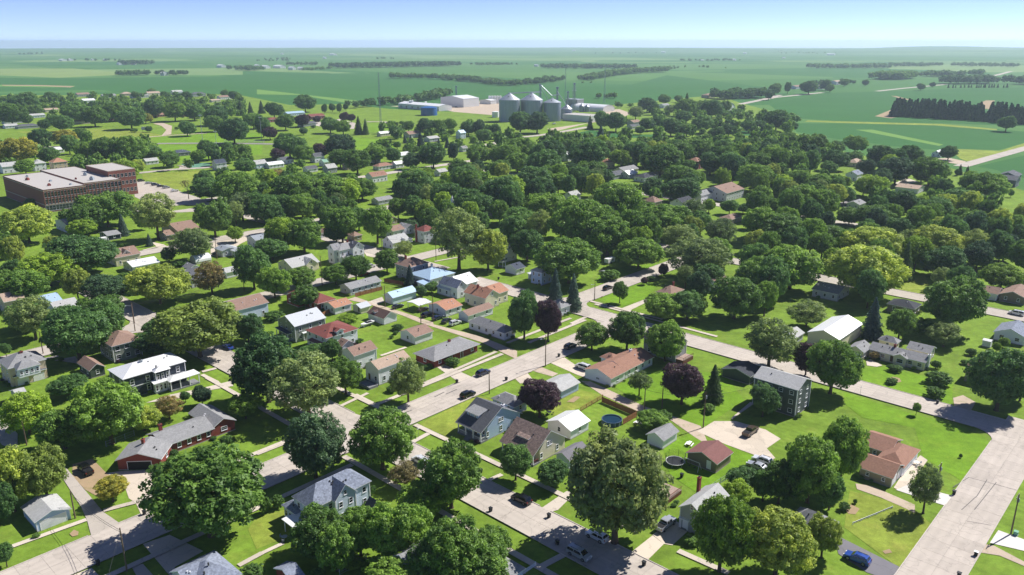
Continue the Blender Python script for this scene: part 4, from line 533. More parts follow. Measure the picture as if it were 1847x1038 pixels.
 ('t1_19','gabled_house','tall cream house in the outermost row with tan roof','house',None,[[-677.37,1505,G,24,14,5,'gable','u',2.8,'cream','r_tan',{}]]),
 ('t1_20','gabled_house','white gabled house in the outermost row','house',None,[[-648.9,1548.83,G,20,12,5,'gable','u',2.8,'white','r_lgrey',{}]]),
 ('t1_21','gabled_house','house with dark grey hip roof in the outermost row','house',None,[[-586.45,1484.56,G,26,13,5,'hip','u',2.8,'grey','r_dgrey',{}]]),
 ('t1_22','gabled_house','white house with brown roof, last in the row before the bean field','house',None,[[-510.68,1410.83,G,22,13,4,'gable','u',2.8,'white','r_brown',{}]]),
 ('t1_23','ranch_house','cream garage beside the last house before the bean field','house',None,[[-501.25,1345.9,G,16,10,3,'gable','u',2,'cream','r_tan',{}]]),
 ('t1_24','gabled_house','white house with reddish roof in the second outer row','house',None,[[-508.52,1198.4,G,20,12,4,'gable','u',2.8,'white','r_rbrown',{}]]),
 ('t1_25','ranch_house','white metal-roofed shed beside the yellow-tinted trees','house',None,[[-417.34,712.98,G,14,9,3,'gable','u',2,'white','m_white',{}]]),
 ('t1_26','ranch_house','low dark pavilion roof beside the running track','house',None,[[-296.41,693.28,G,16,10,3.2,'hip','u',2,'dgrey','r_navy',{}]]),
 ('t1_27','ranch_house','white garage with open door near the school street','house',None,[[-299.41,645.09,G,11,8,3,'gable','u',2,'white','r_lgrey',{}]]),
 ('t2_0','gabled_house','white house with charcoal gable roof beside a dark purple tree','house',None,[[-189.02,648.7,G,11,9,3.6,'gable','u',2,'white','r_dgrey',{}]]),
 ('t2_1','ranch_house','long white house with white metal roof below the purple tree','house',None,[[-193.08,624.87,G,14,8,3,'gable','u',2,'white','m_white',{}]]),
 ('t2_2','gabled_house','pale blue gabled house at the sports ground edge','house',None,[[-202.43,622.64,G,10,8,4,'gable','u',2.8,'pblue','r_lgrey',{}]]),
 ('t2_3','gabled_house','white two-storey house with black gable roof','house',None,[[-164.71,657.46,G,10,8,5,'gable','u',2.8,'white','r_dgrey',{}]]),
 ('t2_4','gabled_house','white house with pale green roof','house',None,[[-152.57,637.68,G,10,8,3.4,'gable','u',2,'white','r_green',{}]]),
 ('t2_5','gabled_house','grey house with steep light roof behind dense maples','house',None,[[-141.3,601.68,G,9,8,4,'gable','u',2.8,'grey','r_lgrey',{}]]),
 ('t2_6','victorian_house','ornate blue and white Victorian house with pale steep roof near the elevator','house',None,[[-54.76,827.45,G,8,8,6,'gable','u',2.8,'pblue','m_blue',{}]]),
 ('t2_7','ranch_house','white ranch with reddish brown hip roof beside a paved lot','house',None,[[-105.44,617.15,G,15,8,3,'hip','u',2,'white','r_rbrown',{}]]),
 ('t2_8','gabled_house','white house with red-brown gable roof and dark front porch','house',None,[[-100.21,559.51,G,14,9,4.4,'gable','u',2.8,'white','r_rbrown',{}]]),
 ('t2_9','gabled_house','small white house at the street corner below the maples','house',None,[[-55.32,588.54,G,9,7,3.2,'gable','u',2,'white','r_lgrey',{}]]),
 ('t2_10','gabled_house','small white house with metal roof behind a round dark maple','house',None,[[-93.09,627.04,G,9,7,3.4,'gable','u',2,'white','m_white',{}]]),
 ('t2_11','gabled_house','house with brown roof behind a row of small spruces','house',None,[[-108.94,834.03,G,16,10,4,'gable','u',2.8,'lgrey','r_brown',{}]]),
 ('t2_12','gabled_house','pale grey house beside the small spruces near the works','house',None,[[-84.03,800.06,G,14,10,3.4,'gable','u',2,'lgrey','r_lgrey',{}]]),
 ('t2_13','cottage','small white gabled cottage beside the elevator road','house',None,[[-46.31,726.25,G,7,6,3.2,'gable','u',2,'white','r_grey',{}]]),
 ('t2_14','metal_shed','white metal-roofed shed behind the round maples','house',None,[[-98.48,674.88,G,16,12,3.4,'gable','u',2,'white','m_white',{}]]),
 ('t2_15','gabled_house','small grey-roofed house under the large pale maple','house',None,[[-129.95,618.99,G,10,8,3.4,'gable','u',2,'tan','r_grey',{}]]),
 ('t2_16','shop_building','shop with bright red roof beside the highway','building',None,[[-261.01,1038.19,G,22,14,4,'gable','u',2.8,'brick','r_red',{}]]),
 ('t2_17','roadside_building','small building with dark red roof near the highway','building',None,[[-304.7,1002.85,G,18,10,3.4,'hip','u',2,'brick','r_red',{}]]),
 ('t2_18','roadside_building','grey building with charcoal roof beside the purple-leaved tree','building',None,[[-249.86,949.33,G,20,11,3.4,'gable','u',2,'grey','r_dgrey',{}]]),
 ('t2_19','roadside_building','long pale roadside building with light metal roof','building',None,[[-305.09,1088.47,G,28,12,3.6,'gable','u',2,'pblue','m_blue',{}]]),
 ('t2_20','utility_shed','pale sheds of the small substation yard','house',None,[[-141.14,848.88,G,14,7,3,'gable','u',2,'cream','m_white',{}]]),
 ('t2_21','detached_garage','low dark-roofed garage on the open lawn between hedges','garage',None,[[-158.05,605.11,G,10,7,2.8,'gable','u',2,'white','r_dgrey',{}]]),
 ('t2_22','detached_garage','small grey garage behind the red-brown ranch','garage',None,[[-115.69,654.83,G,8,6,2.8,'gable','u',2,'lgrey','r_grey',{}]]),
 ('ware','warehouse','large white steel warehouse of the grain works','warehouse',None,[[-76.74,1239.72,G,34,52,13,'gable','u',3.5,'wmetalwall','m_white',{'L':0,'R':0,'attic':0,'ov':0.2}]]),
 ('longsh','storage_shed','long low white storage shed beside the gravel yard','shed',None,[[-108.16,1169.12,G,26,92,7,'gable','w',2.5,'wmetalwall','m_white',{'L':7,'R':0,'ws':(3,3.5),'rows':[1],'ov':0.2,'attic':0}]]),
 ('lowwh','storage_shed','low white shed beside the white tanks','shed',None,[[-36.77,1303.31,G,14,26,6,'gable','u',1.5,'wmetalwall','m_white',{'L':0,'R':0,'attic':0}]]),
 ('elevoff','elevator_building','low pale concrete building at the foot of the grain bins','building',None,[[94.92,1003.33,G,26,44,8,'flat','u',0,'wmetalwall','membrane',{'L':0,'R':3,'ws':(3,3),'rows':[1]}]]),
 ('elevblk','elevator_building','grey block-shaped elevator house behind the low pale building','building',None,[[93.66,1196.49,G,16,22,15,'flat','u',0,'dmetalwall','m_grey',{'L':0,'R':0}]]),
 ('hoop','storage_shed','long white round-roofed storage building behind the elevator','shed',None,[[127.55,1153.73,G,28,60,4,'barrel','w',5.5,'wmetalwall','m_white',{'L':0,'R':0,'ov':0.2}]]),
 ('barn','gambrel_barn','pale blue gambrel barn standing among field trees','barn',None,[[296.1,1121.8,G,24,17,7,'gambrel','w',8,'wmetalwall','m_blue',{'L':2,'R':1}]]),
 ('t3_0','gabled_house','house with orange pyramid roof among dense crowns','house',None,[[74.49,626,G,10,9,5,'hip','u',2.4,'cream','r_orange',{}]]),
 ('t3_1','gabled_house','long house with grey roof in the wooded district','house',None,[[82.84,593.53,G,20,10,3.2,'gable','u',2.4,'cream','r_grey',{}]]),
 ('t3_2','gabled_house','small house with white metal roof beside a grey-roofed one','house',None,[[84.22,577.37,G,12,8,3.2,'gable','u',2.4,'lgrey','m_white',{}]]),
 ('t3_3','gabled_house','white house with black roof and white hip lines','house',None,[[93.48,561.96,G,18,10,3.4,'hip','u',2.4,'white','r_black',{}]]),
 ('t3_4','gabled_house','dark grey roofed house behind the round green tree','house',None,[[72.7,573.45,G,14,8,3.2,'gable','u',2.4,'grey','r_dgrey',{}]]),
 ('t3_5','gabled_house','tall brick house with brown roof and brick chimneys','house',None,[[144.18,621.6,G,11,10,6.5,'hip','u',2.4,'brick','r_rbrown',{}]]),
 ('t3_6','gabled_house','white gable roof showing above the tree canopy','house',None,[[45.7,665.71,G,10,8,5.5,'gable','u',2.4,'white','m_white',{}]]),
 ('t3_7','country_house','white acreage house among windbreak trees','house',None,[[227.36,1226.39,G,18,10,4,'gable','u',2.4,'white','r_grey',{}]]),
 ('t3_8','country_house','grey two-storey acreage house beside the curving road','house',None,[[141.72,951.14,G,16,10,5,'gable','u',2.4,'grey','r_brown',{}]]),
 ('t3_9','country_house','garage of the acreage house beside the curving road','house',None,[[135.92,921.9,G,10,8,3,'gable','u',2.4,'lgrey','r_dgrey',{}]]),
 ('t3_10','country_house','wide brown hip-roofed country house beside the highway','house',None,[[346.99,1451.75,G,30,14,5,'hip','u',2.4,'tan','r_brown',{}]]),
 ('t3_11','gabled_house','tan house in a small lawn gap of the wooded district','house',None,[[109.41,593.43,G,12,9,3.4,'gable','u',2.4,'tan','r_tan',{}]]),
 ('t3_12','gabled_house','white house almost swallowed by tree crowns','house',None,[[11.34,615.37,G,10,8,4,'gable','u',2.4,'white','r_grey',{}]]),
 ('t4_0','gabled_house','cream house with tan hip roof near the bean field','house',None,[[274.91,634.79,G,16,10,3.4,'hip','u',2.4,'cream','r_tan',{}]]),
 ('t4_1','gabled_house','dark house beside the cream house near the bean field','house',None,[[278.45,624.53,G,14,9,3.2,'gable','u',2.4,'dgrey','r_dbrown',{}]]),
 ('t4_2','gabled_house','white house with blue-grey roof and dormers near the field edge','house',None,[[247.05,567.59,G,12,9,4.6,'gable','u',2.4,'white','r_slate',{}]]),
 ('t4_3','gabled_house','white shed beside the highway bend','house',None,[[370.77,690.92,G,12,8,3.2,'gable','u',2.4,'white','m_white',{}]]),
 ('t4_4','gabled_house','dark machine shed on the grass beside the bean field','house',None,[[356.37,558.97,G,16,12,5,'gable','u',2.4,'dgrey','r_dgrey',{}]]),
 ('t4_5','gabled_house','small brown house under dense maples near the field','house',None,[[248.46,618.99,G,10,8,3.4,'gable','u',2.4,'taupe','r_dbrown',{}]]),
 ('t4_6','farmhouse','farmhouse with pale roof among highway trees','house',None,[[655.63,1730.67,G,40,20,6,'gable','u',2.4,'cream','r_tan',{}]]),
 ('t4_7','farmhouse','farm shed with faded roof beside the highway','house',None,[[600.08,1734.23,G,34,16,5,'gable','u',2.4,'lgrey','r_brown',{}]]),
 ('t4_8','farmhouse','white farm barn behind the pale farmhouse','house',None,[[754.47,1910.91,G,34,18,7,'gable','u',2.4,'white','r_tan',{}]]),
]
FARMS = [(-2347.39,4273.69,24.5,48.9,8,4),(-2346.35,4341.52,21.2,42.4,8,4),(-2281.91,4452.78,10.7,21.4,6.3,3.1),(-2162.32,4349.14,13.9,27.8,7.6,3.8),(-1716.59,3570.69,12.8,25.5,7.1,3.6),(-1713.5,3616.86,11.4,22.9,6.6,3.3),(-1674.46,3612.4,15.7,31.4,8,4),(-1039.87,2433.34,13.3,26.6,7.3,3.7),(-1141.36,3205.07,19.5,39.1,8,4),(-1002.14,3210.36,14.5,28.9,7.8,3.9),(-931.38,3082.81,20.8,41.6,8,4),(-885.63,3111.42,25.6,51.2,8,4),(-789.96,2930.66,15.2,30.5,8,4),(-760.48,2932.99,13,26,7.2,3.6),(-1133.55,4944,12.7,25.4,7.1,3.5),(-1352.21,6193.53,30,60,8,4),(-1860.09,6633.87,14.8,29.5,7.9,4),(96.7,3346.12,9.6,19.1,5.8,2.9),(672.84,9117.1,19.6,39.2,8,4),(1403.56,7677.71,19.5,39,8,4),(988.3,4289.4,9.4,18.9,5.8,2.9),(1168.81,4350.19,12.9,25.8,7.2,3.6),(1954.27,6949.61,15.5,30.9,8,4),(2407.42,10413.5,22.9,45.8,8,4),(1626.7,4947.55,9.3,18.6,5.7,2.9),(2429.24,6261.7,28.8,57.7,8,4),(3638.33,8584.26,16.6,33.3,8,4),(743.37,1232.22,4,8,3.6,1.8)]
REFS = {'foursq':'beige house with the upper sun porch','fsgar':'garage by the beige foursquare','sunporch':'house with stacked sun porches','browngar':'small brown-roofed garage','navy':'navy house with the white metal roof','ranch':'long red brick ranch house','bluegar':'blue-grey garage with the wide white door','slatehip':'bungalow by the two-track driveway','slatehouse':'pale blue house with the slate hip roof','hidgrey':'grey gable house among the maples','hidwhite':'white house under the maples','smallslate':'slate-roofed shed','botgar':'pale blue garage by the bottom street','metal2':'grey-green house with the pale metal roof','redhip':'white house with the dark red hip roof','whitel':'white house with the grey-brown gable','tan2':'white house with the tan gable roof','whgar':'white garage on the back lawn','brickhip':'low brick house with the wide hip roof','whiteranch':'long white bungalow','boatgar':'garage beside the boat','tinyshed':'tiny cream shed','dormer':'blue-grey house with the big shed dormer','dormgar':'grey garage behind the dormer house','patch':'cream house with the patchwork brown roof','whitegar':'bright white garage','greygar':'pale blue garage by the purple tree','darkgar':'low charcoal-roofed garage','brownranch':'white ranch house with the brown roof','dark2':'grey house with the timber deck','greengar':'dark green-grey garage','three':'tall charcoal three-storey house','smallwh':'small white garage by the picnic table','browng':'taupe garage by the trampoline','chim':'grey house with the tall brick chimney','whshed':'large shed with the white metal roof','creamranch':'cream ranch house with the grey roof','tanhip':'small tan house behind the cedars','bluewhite':'white bungalow with the slate-blue roof','boxshed':'small white box shed','leftshed':'pale grey steep shed','ubrown':'tan ranch house with the court','hipy':'bungalow behind the yellow-green trees','school':'red brick school','gr45':'pale grey house below the school','navygar':'navy garage below the school','br47':'tan cross-gabled house by the car park','cr48':'cream house with the white extension','met49':'pale blue-grey metal building','quon':'cream quonset hut','dg51':'grey house next to the quonset hut','ws52':'white garage behind the orange-tinted tree','gg53':'white house with the light grey gable','te54':'pale house with the teal roof','bw55':'pale blue house with the brown gable','me56':'steel-blue metal building','le57':'tan-roofed house by the street','vict':'tall white Victorian house','beib':'beige bungalow with two front gables','cape':'white cape house with dormers','redtall':'tall house with the dark red hip roof','brhip':'grey foursquare with the brown hip roof','bluemet':'white house with the light blue metal roof','crossw':'white house with half white metal roofing','orange':'beige house with the orange roof','longgrey':'long low grey house','lbgar':'garage with the light blue metal roof','whcar':'white carport','ogar':'garage with the orange-tan roof','pinkl':'long pinkish outbuilding','brickred':'brick house with the dark red roof','orgar':'garage with the orange gable roof','navyr':'white house with the navy gable roof','navg':'garage by the navy-roofed house','bg74':'slate-blue house behind the spruces','or75':'small orange-brown garage','br76':'garage behind the Victorian house','br77':'pale garage in tree shade','gr78':'white house behind the cape house','gr79':'low grey house with the open carport','t7ranch':'house by the corner lawn','t7hip':'bungalow by the purple street tree','t7br':'brown-roofed house among the trees','tudor':'white house with black-edged gables','biggrey':'large pale grey house with the balcony','gr80':'small white house by the large grey house','t7roof':'low house in the lawn clearing','t7b2':'steep brown-roofed house','t7w':'white gabled house between dense crowns','darkranch':'dark brown ranch house','blackroof':'charcoal-roofed house','t8grey':'grey-roofed house under the airy tree','t8g2':'low grey house by the turning place','t8wh':'white house near the field edge','t8dk':'dark grey barn','t1_0':'white house beside the school','t1_1':'turreted white house','t1_2':'beige house with the orange hip roof','t1_3':'white farmhouse by the court','t1_4':'white house with tan roof','t1_5':'long low red-roofed house','t1_6':'low brick house by the park tree','t1_7':'ranch house behind the yellow tree','t1_8':'ranch house by the park drive','t1_9':'cream house with gravel drive','t1_10':'low house at the park edge','t1_11':'pale house by the gravel drive','t1_12':'low dark-roofed house','t1_13':'white outbuilding','t1_14':'brown-roofed edge house','t1_15':'outermost grey-roofed house','t1_16':'outer white-roofed house','t1_17':'outermost tan-roofed house','t1_18':'wide outermost house','t1_19':'tall cream outermost house','t1_20':'white gabled outermost house','t1_21':'dark hip-roofed outermost house','t1_22':'last white house before the field','t1_23':'cream garage by the last house','t1_24':'reddish-roofed second-row house','t1_25':'white shed by the yellow trees','t1_26':'dark pavilion','t1_27':'white garage near the school','t2_0':'charcoal-gabled white house','t2_1':'long white metal-roofed house','t2_2':'pale blue house by the sports ground','t2_3':'white black-gabled house','t2_4':'house with the pale green roof','t2_5':'steep light-roofed house','t2_6':'blue Victorian house','t2_7':'white ranch by the paved lot','t2_8':'white house with the dark porch','t2_9':'small white corner house','t2_10':'small white house behind the maple','t2_11':'house behind the small spruces','t2_12':'pale house by the small spruces','t2_13':'cottage by the elevator road','t2_14':'shed behind the round maples','t2_15':'small house under the pale maple','t2_16':'bright red-roofed shop','t2_17':'dark red roadside building','t2_18':'charcoal roadside building','t2_19':'long pale roadside building','t2_20':'substation shed','t2_21':'low dark-roofed garage','t2_22':'garage behind the ranch','ware':'large white warehouse','longsh':'long low storage shed','lowwh':'low white shed by the tanks','elevoff':'low building at the grain bins','elevblk':'grey elevator house','hoop':'round-roofed storage building','barn':'pale blue gambrel barn','t3_0':'house with the orange pyramid roof','t3_1':'long grey-roofed wooded house','t3_2':'small white-roofed wooded house','t3_3':'black-roofed white house','t3_4':'dark grey wooded house','t3_5':'tall brick house with chimneys','t3_6':'white gable above the canopy','t3_7':'acreage house by the windbreak','t3_8':'acreage house by the curving road','t3_9':'acreage garage','t3_10':'wide country house','t3_11':'tan wooded house','t3_12':'almost hidden white house','t4_0':'cream house near the bean field','t4_1':'dark house near the bean field','t4_2':'blue-grey dormered house','t4_3':'white shed by the highway bend','t4_4':'dark machine shed','t4_5':'small brown house under maples','t4_6':'pale farmhouse by the highway','t4_7':'faded farm shed','t4_8':'white barn behind the farmhouse'}
TREES = [
 (-106.8,147.5,8,5.2,8.1,'y',0,2,'bluegar'),
 (-101.7,151.2,7.3,5.8,7.3,'y',0,1,'bluegar'),
 (-87.4,151.2,3.6,3.6,2.9,'yy',0,1,'bluegar'),
 (-61.4,138.9,10.2,11.8,10.4,'m',0,1,'slatehip'),
 (-96.9,128.7,3,1.8,2.5,'d',0,0,'bluegar'),
 (-82.3,171.2,0.9,1.3,1.1,'g',0,2,'ranch'),
 (-81.4,166.5,0.7,1.5,0.9,'g',2,2,'ranch'),
 (-48.9,125.9,1.2,2.6,1.5,'g',0,2,'smallslate'),
 (-75.8,179.5,0.5,1.1,0.6,'g',0,1,'ranch'),
 (-72.1,178.1,0.9,2,1.2,'g',0,1,'ranch'),
 (-96.7,138.1,0.5,1,0.6,'g',0,0,'bluegar'),
 (-106.7,142,6.1,3.9,6.2,'d',0,2,'bluegar'),
 (-45.5,161.4,8.4,7.2,8.5,'k',0,1,'slatehouse'),
 (-30.7,165.2,7.8,8.1,8.2,'m',0,1,'slatehouse'),
 (-13.4,149.1,8.2,7.2,8.7,'m',0,1,'hidgrey'),
 (-24.4,157,3.6,4,2.7,'br',0,1,'hidgrey'),
 (-38,132.2,5.4,6.1,5.6,'m',0,1,'smallslate'),
 (-29.8,132.2,5.7,5,5.9,'m',0,0,'hidgrey'),
 (-21.7,129.9,7.1,6.5,7.5,'m',0,2,'hidwhite'),
 (-19.8,145.1,4.3,5.8,4.4,'m',0,1,'hidgrey'),
 (-10.9,124.5,7,6.4,7.4,'m',0,2,'hidwhite'),
 (-20.7,121,3.6,7,3.6,'m',0,0,'hidwhite'),
 (-4.3,129.7,4.2,4.6,4.2,'m',0,1,'botgar'),
 (-6.8,123.6,4.5,5.7,4.6,'m',0,2,'botgar'),
 (-14,123.2,5.6,5.1,5.8,'m',2,2,'hidwhite'),
 (-33.4,127.7,5.6,4.6,5.9,'m',0,2,'smallslate'),
 (-31.2,154.3,1.2,1,1.5,'g',0,1,'slatehouse'),
 (-31.3,148.5,0.9,1.6,1.1,'g',0,2,'slatehouse'),
 (-52.8,147,2.1,1.7,2.7,'g',0,2,'slatehouse'),
 (-50.8,149.1,1.5,1.7,1.9,'g',2,2,'slatehouse'),
 (-56,153.3,1.1,1.4,1.4,'g',2,1,'slatehouse'),
 (-36.4,124.4,1.3,2.3,1.6,'g',1,2,'smallslate','hidgrey'),
 (-30.1,128.2,1.4,2.1,1.1,'l',0,1,'smallslate'),
 (0.5,160.4,4.9,4,4.2,'d',0,0,'patch'),
 (20.3,136.4,12.9,11,13.5,'q',0,0,'chim'),
 (8.8,157.6,3.6,4.2,3.3,'d',0,0,'darkgar'),
 (39.1,127.7,9.1,5.9,9.3,'l',0,0,'chim'),
 (51,154.6,3.8,4.3,2.9,'d',0,0,'browng'),
 (54.5,151.8,4.2,3.2,3.4,'d',0,1,'hipy'),
 (48.1,149.6,3.7,3.2,2.9,'l',0,1,'chim'),
 (34.7,149.6,0.4,0.8,0.5,'g',0,1,'chim'),
 (35.5,150.8,0.4,0.8,0.5,'g',2,1,'chim'),
 (35.5,136.4,0.9,1.9,1.1,'g',0,0,'chim'),
 (42,153.7,0.9,1,1.2,'g',0,1,'chim'),
 (49.2,126.2,7.5,7.1,7.5,'y',0,0,'hipy'),
 (60,131.9,5.2,3.7,5.1,'y',0,0,'hipy'),
 (74,158.5,8.7,5.6,8.8,'m',0,2,'ubrown'),
 (64.1,151.2,8.3,6.1,8.4,'m',0,1,'hipy'),
 (57.6,150.8,5.4,4.5,5.4,'m',0,1,'hipy'),
 (67.7,148.4,4.7,3.2,4.6,'d',2,1,'hipy'),
 (87.3,147.1,6.3,3.8,6,'o',0,0,'ubrown'),
 (108,170.7,0.6,0.5,0.8,'g',0,1,'ubrown'),
 (74.3,150.7,0.6,0.6,0.8,'g',0,0,'ubrown'),
 (70.9,148.4,0.9,1.4,1.2,'g',0,1,'hipy'),
 (-161.3,249.9,8,8.4,7.8,'o',0,0,'gg53'),
 (-136.4,230.9,9.6,11.1,10,'d',0,0,'sunporch'),
 (-133.9,244.2,8.6,6.5,8.8,'d',0,1,'sunporch'),
 (-99.8,234.1,10,14.9,10.4,'y',0,1,'navy'),
 (-115.9,236.4,3.9,6.6,3.9,'d',0,2,'sunporch'),
 (-88.7,247.8,5.4,5.8,5.5,'d',0,0,'metal2'),
 (-125.6,204.9,3.5,5.8,3.1,'d',0,2,'fsgar'),
 (-124.1,182.8,5.8,7,5.8,'l',0,0,'fsgar'),
 (-110.8,174.9,5.9,7.3,5.9,'m',0,1,'ranch'),
 (-100.5,177.4,8.9,9,9.2,'m',0,1,'ranch'),
 (-95.4,184.5,3.9,4.7,3.8,'y',0,1,'ranch'),
 (-91.5,190.8,3.6,3.9,3.3,'br',0,1,'ranch'),
 (-86,199.3,3.2,2.6,3.1,'k',0,0,'navy'),
 (-91.4,201.3,1.9,1.5,1.7,'d',0,0,'navy'),
 (-161,233.3,3.1,1.9,2.2,'d',0,1,'foursq'),
 (-71.4,191.3,4.1,4.6,3.3,'m',0,3,'ranch'),
 (-142.2,230.7,0.7,1.1,0.9,'g',0,1,'foursq'),
 (-120.2,251.8,3.8,5.7,3.8,'d',0,1,'sunporch'),
 (-68.3,201.4,10.4,9.4,10.8,'d',0,3,'whitel'),
 (-54.9,192.5,9.2,10.5,9.2,'o',0,3,'tan2'),
 (-47.8,206.7,6.2,5.3,6.3,'m',0,0,'tan2'),
 (-29.3,201.3,6.8,5.5,6.6,'o',0,0,'tan2'),
 (-19.1,227.6,1.4,2.6,1.7,'g',0,0,'brickhip'),
 (-58.8,263.2,2.5,4,2.1,'l',0,0,'boatgar'),
 (-63,231.4,3,5,2.7,'d',0,0,'redhip'),
 (-57,230.9,4,3.6,3.7,'d',0,2,'whitel'),
 (-51.6,246.8,0.9,1.7,1.1,'g',0,2,'redhip'),
 (-40.5,255.1,0.6,1.1,0.8,'g',0,1,'whgar'),
 (-41.4,251,0.6,0.9,0.7,'g',0,2,'whgar'),
 (-34.9,208.5,1,2.1,1.2,'g',0,0,'tan2'),
 (-40.4,259.3,1.1,2.3,1.3,'g',0,1,'whgar'),
 (-1.9,243.6,0.6,1.2,0.7,'g',0,0,'whiteranch'),
 (-26.3,225.1,0.8,1.8,1.1,'g',0,0,'brickhip'),
 (3.6,250.6,8.9,6,9.2,'d',0,0,'whiteranch'),
 (11.6,249.5,7.6,5,7.6,'p',0,0,'whiteranch'),
 (25.5,240.7,4.9,5.7,4.9,'m',0,1,'dark2'),
 (36.8,240.2,7.1,6.6,7.2,'m',0,2,'dark2'),
 (47.7,231.5,6.9,6,7.1,'m',0,0,'dark2'),
 (35.7,205.9,4.3,3.6,3.3,'o',0,0,'brownranch'),
 (46.6,200.2,6.5,6.3,6.4,'p',0,1,'smallwh'),
 (55.6,201.9,5.8,3.7,5.5,'s',0,2,'three'),
 (35.9,184.9,2.9,4.5,2.6,'m',0,1,'smallwh'),
 (7,192.5,5.8,6,5.6,'p',0,0,'dormgar'),
 (66.8,192.8,5,4.3,4.8,'d',0,0,'three'),
 (53.1,195.6,1.1,2.3,1.4,'g',0,2,'three'),
 (39.7,189.6,1.8,2.2,1.6,'m',2,1,'smallwh'),
 (78.4,225.6,8.5,9.1,8.3,'o',0,1,'greengar'),
 (87.9,220.1,5.5,4.4,5.4,'p',0,2,'greengar'),
 (90.5,207.4,8.5,8,8.7,'m',0,1,'three'),
 (121.4,252.1,7.4,4.5,7.2,'b',0,2,'whshed'),
 (130.1,250.8,6.1,5.4,6.1,'m',0,1,'creamranch'),
 (139.4,255.3,3,4.7,3.8,'g',0,1,'boxshed'),
 (141.7,243.9,4.2,6,4.4,'o',0,2,'boxshed'),
 (151.6,258.4,10.7,11.8,11.1,'m',0,1,'boxshed'),
 (131.6,196.5,9.3,8.6,9.9,'d',0,0,'tanhip'),
 (141.7,202.6,6.2,4.2,6.5,'d',0,0,'tanhip'),
 (124.7,214,1.9,4,2.4,'g',0,2,'tanhip'),
 (118.9,205,1.6,3.1,2.1,'g',0,0,'tanhip'),
 (108.3,193.6,2.3,1.2,1.6,'m',0,3,'three'),
 (146.7,236.5,1.2,2,1.6,'g',0,0,'boxshed'),
 (152.5,236.3,1.2,1.5,1.5,'g',2,0,'boxshed'),
 (160.8,243,2.1,2,1.9,'l',0,2,'boxshed'),
 (111.2,214.2,0.9,2,1.2,'g',0,0,'creamranch'),
 (114,232.7,1.6,1.7,1.4,'br',0,2,'creamranch'),
 (116.2,223.3,1.1,2.4,1.4,'g',2,0,'creamranch'),
 (129.8,225.6,1.4,1.8,1.8,'g',0,0,'creamranch'),
 (140.7,228.7,0.8,1.6,1,'g',0,1,'tanhip'),
 (157.2,230.8,1.8,1.4,1.6,'d',0,0,'boxshed'),
 (156.3,239.2,1.9,1.5,1.7,'l',0,0,'boxshed'),
 (75.6,191.6,0.6,0.8,0.8,'g',0,0,'three'),
 (-242.3,384.8,9.8,13.7,10.3,'y',0,3,'gr45'),
 (-220.1,420.4,10.4,16.2,11,'m',0,1,'gr45'),
 (-223.8,407,8.4,9.9,8.8,'m',0,0,'gr45'),
 (-222.6,397.3,5.2,7.7,5.3,'l',0,2,'navygar'),
 (-202.4,399.9,5.9,3.9,5.8,'b',0,1,'navygar'),
 (-180.3,390.6,13.2,11.5,11.7,'o',0,0,'br47'),
 (-153.2,396.2,10.3,10.3,10.9,'m',0,0,'br47'),
 (-146.4,349.4,8.1,9.5,8.1,'o',0,2,'quon'),
 (-156.9,347.7,3.9,3.9,3.6,'d',0,2,'quon'),
 (-149.1,340.6,1.8,3.9,2.3,'g',0,0,'quon'),
 (-190.3,493.1,8,12.4,8.4,'d',0,3,'br47'),
 (-151.5,434.4,8.7,9.7,8.7,'o',0,3,'br47'),
 (-144.2,435.9,8.4,6.6,8.8,'d',2,3,'br47'),
 (-184.5,326.4,9.5,14.8,10.1,'d',0,0,'cr48'),
 (-190.7,311.1,7.4,11.3,7.7,'l',0,3,'le57'),
 (-186.5,287.4,7.2,10.2,7.5,'m',0,1,'le57'),
 (-155.8,289.4,6,9.1,6.2,'k',0,1,'gg53'),
 (-135.5,288,8,12.3,8.4,'y',0,3,'dg51'),
 (-119.5,299.1,7.3,7.5,7.5,'br',0,0,'dg51'),
 (-105.3,306.9,10,7.6,10.6,'d',0,0,'ws52'),
 (-139.5,385.6,4.6,4.5,4.1,'l',0,1,'me56'),
 (-169.4,259.6,5.1,7.7,5.2,'d',0,0,'gg53'),
 (-145.8,263.6,6.1,8.1,6.3,'m',0,0,'gg53'),
 (-158.4,265.9,3.7,4.5,3.7,'d',2,0,'gg53'),
 (-191,373.7,1.2,1.6,1.6,'g',0,0,'navygar'),
 (-179.1,377.7,3.3,2.1,3.1,'b',0,0,'br47'),
 (-165.4,321.6,1.5,2.7,1.9,'g',0,3,'cr48'),
 (-290.7,469.4,3.3,4.7,3.2,'d',0,0,'school'),
 (-248.5,387.9,1.1,2.2,1.4,'g',0,3,'gr45'),
 (-109.9,367.6,9,9.8,9.4,'l',0,0,'me56'),
 (-99.5,364.9,9.1,9,9.6,'m',0,1,'vict'),
 (-111.1,352.1,5.5,8,5.7,'d',0,1,'beib'),
 (-85.3,384,11,8.2,9.3,'m',0,0,'br76'),
 (-67.5,381.9,11.3,9.3,10.2,'m',0,1,'cape'),
 (-119.4,439.9,8,11.1,8.3,'m',0,3,'br77'),
 (-136.8,429.1,8.2,10,8.6,'d',2,3,'br47'),
 (-129.7,439.6,7.4,8,7.8,'d',0,3,'br77'),
 (-114.9,476.5,10.2,14.4,10.8,'m',0,3,'gr79'),
 (-103.7,480.1,8.7,10.6,9.1,'l',0,0,'gr79'),
 (-96.3,498.2,7.7,10.5,8,'m',0,1,'gr79'),
 (-65.8,442.7,6.4,5.6,6.6,'m',0,1,'or75'),
 (-55.8,439.5,7.3,7.1,7.6,'d',0,1,'or75'),
 (-63.3,510.9,8.9,12.8,9.4,'d',0,3,'gr79'),
 (-37.3,447.8,10.1,11.3,10.7,'d',0,3,'or75'),
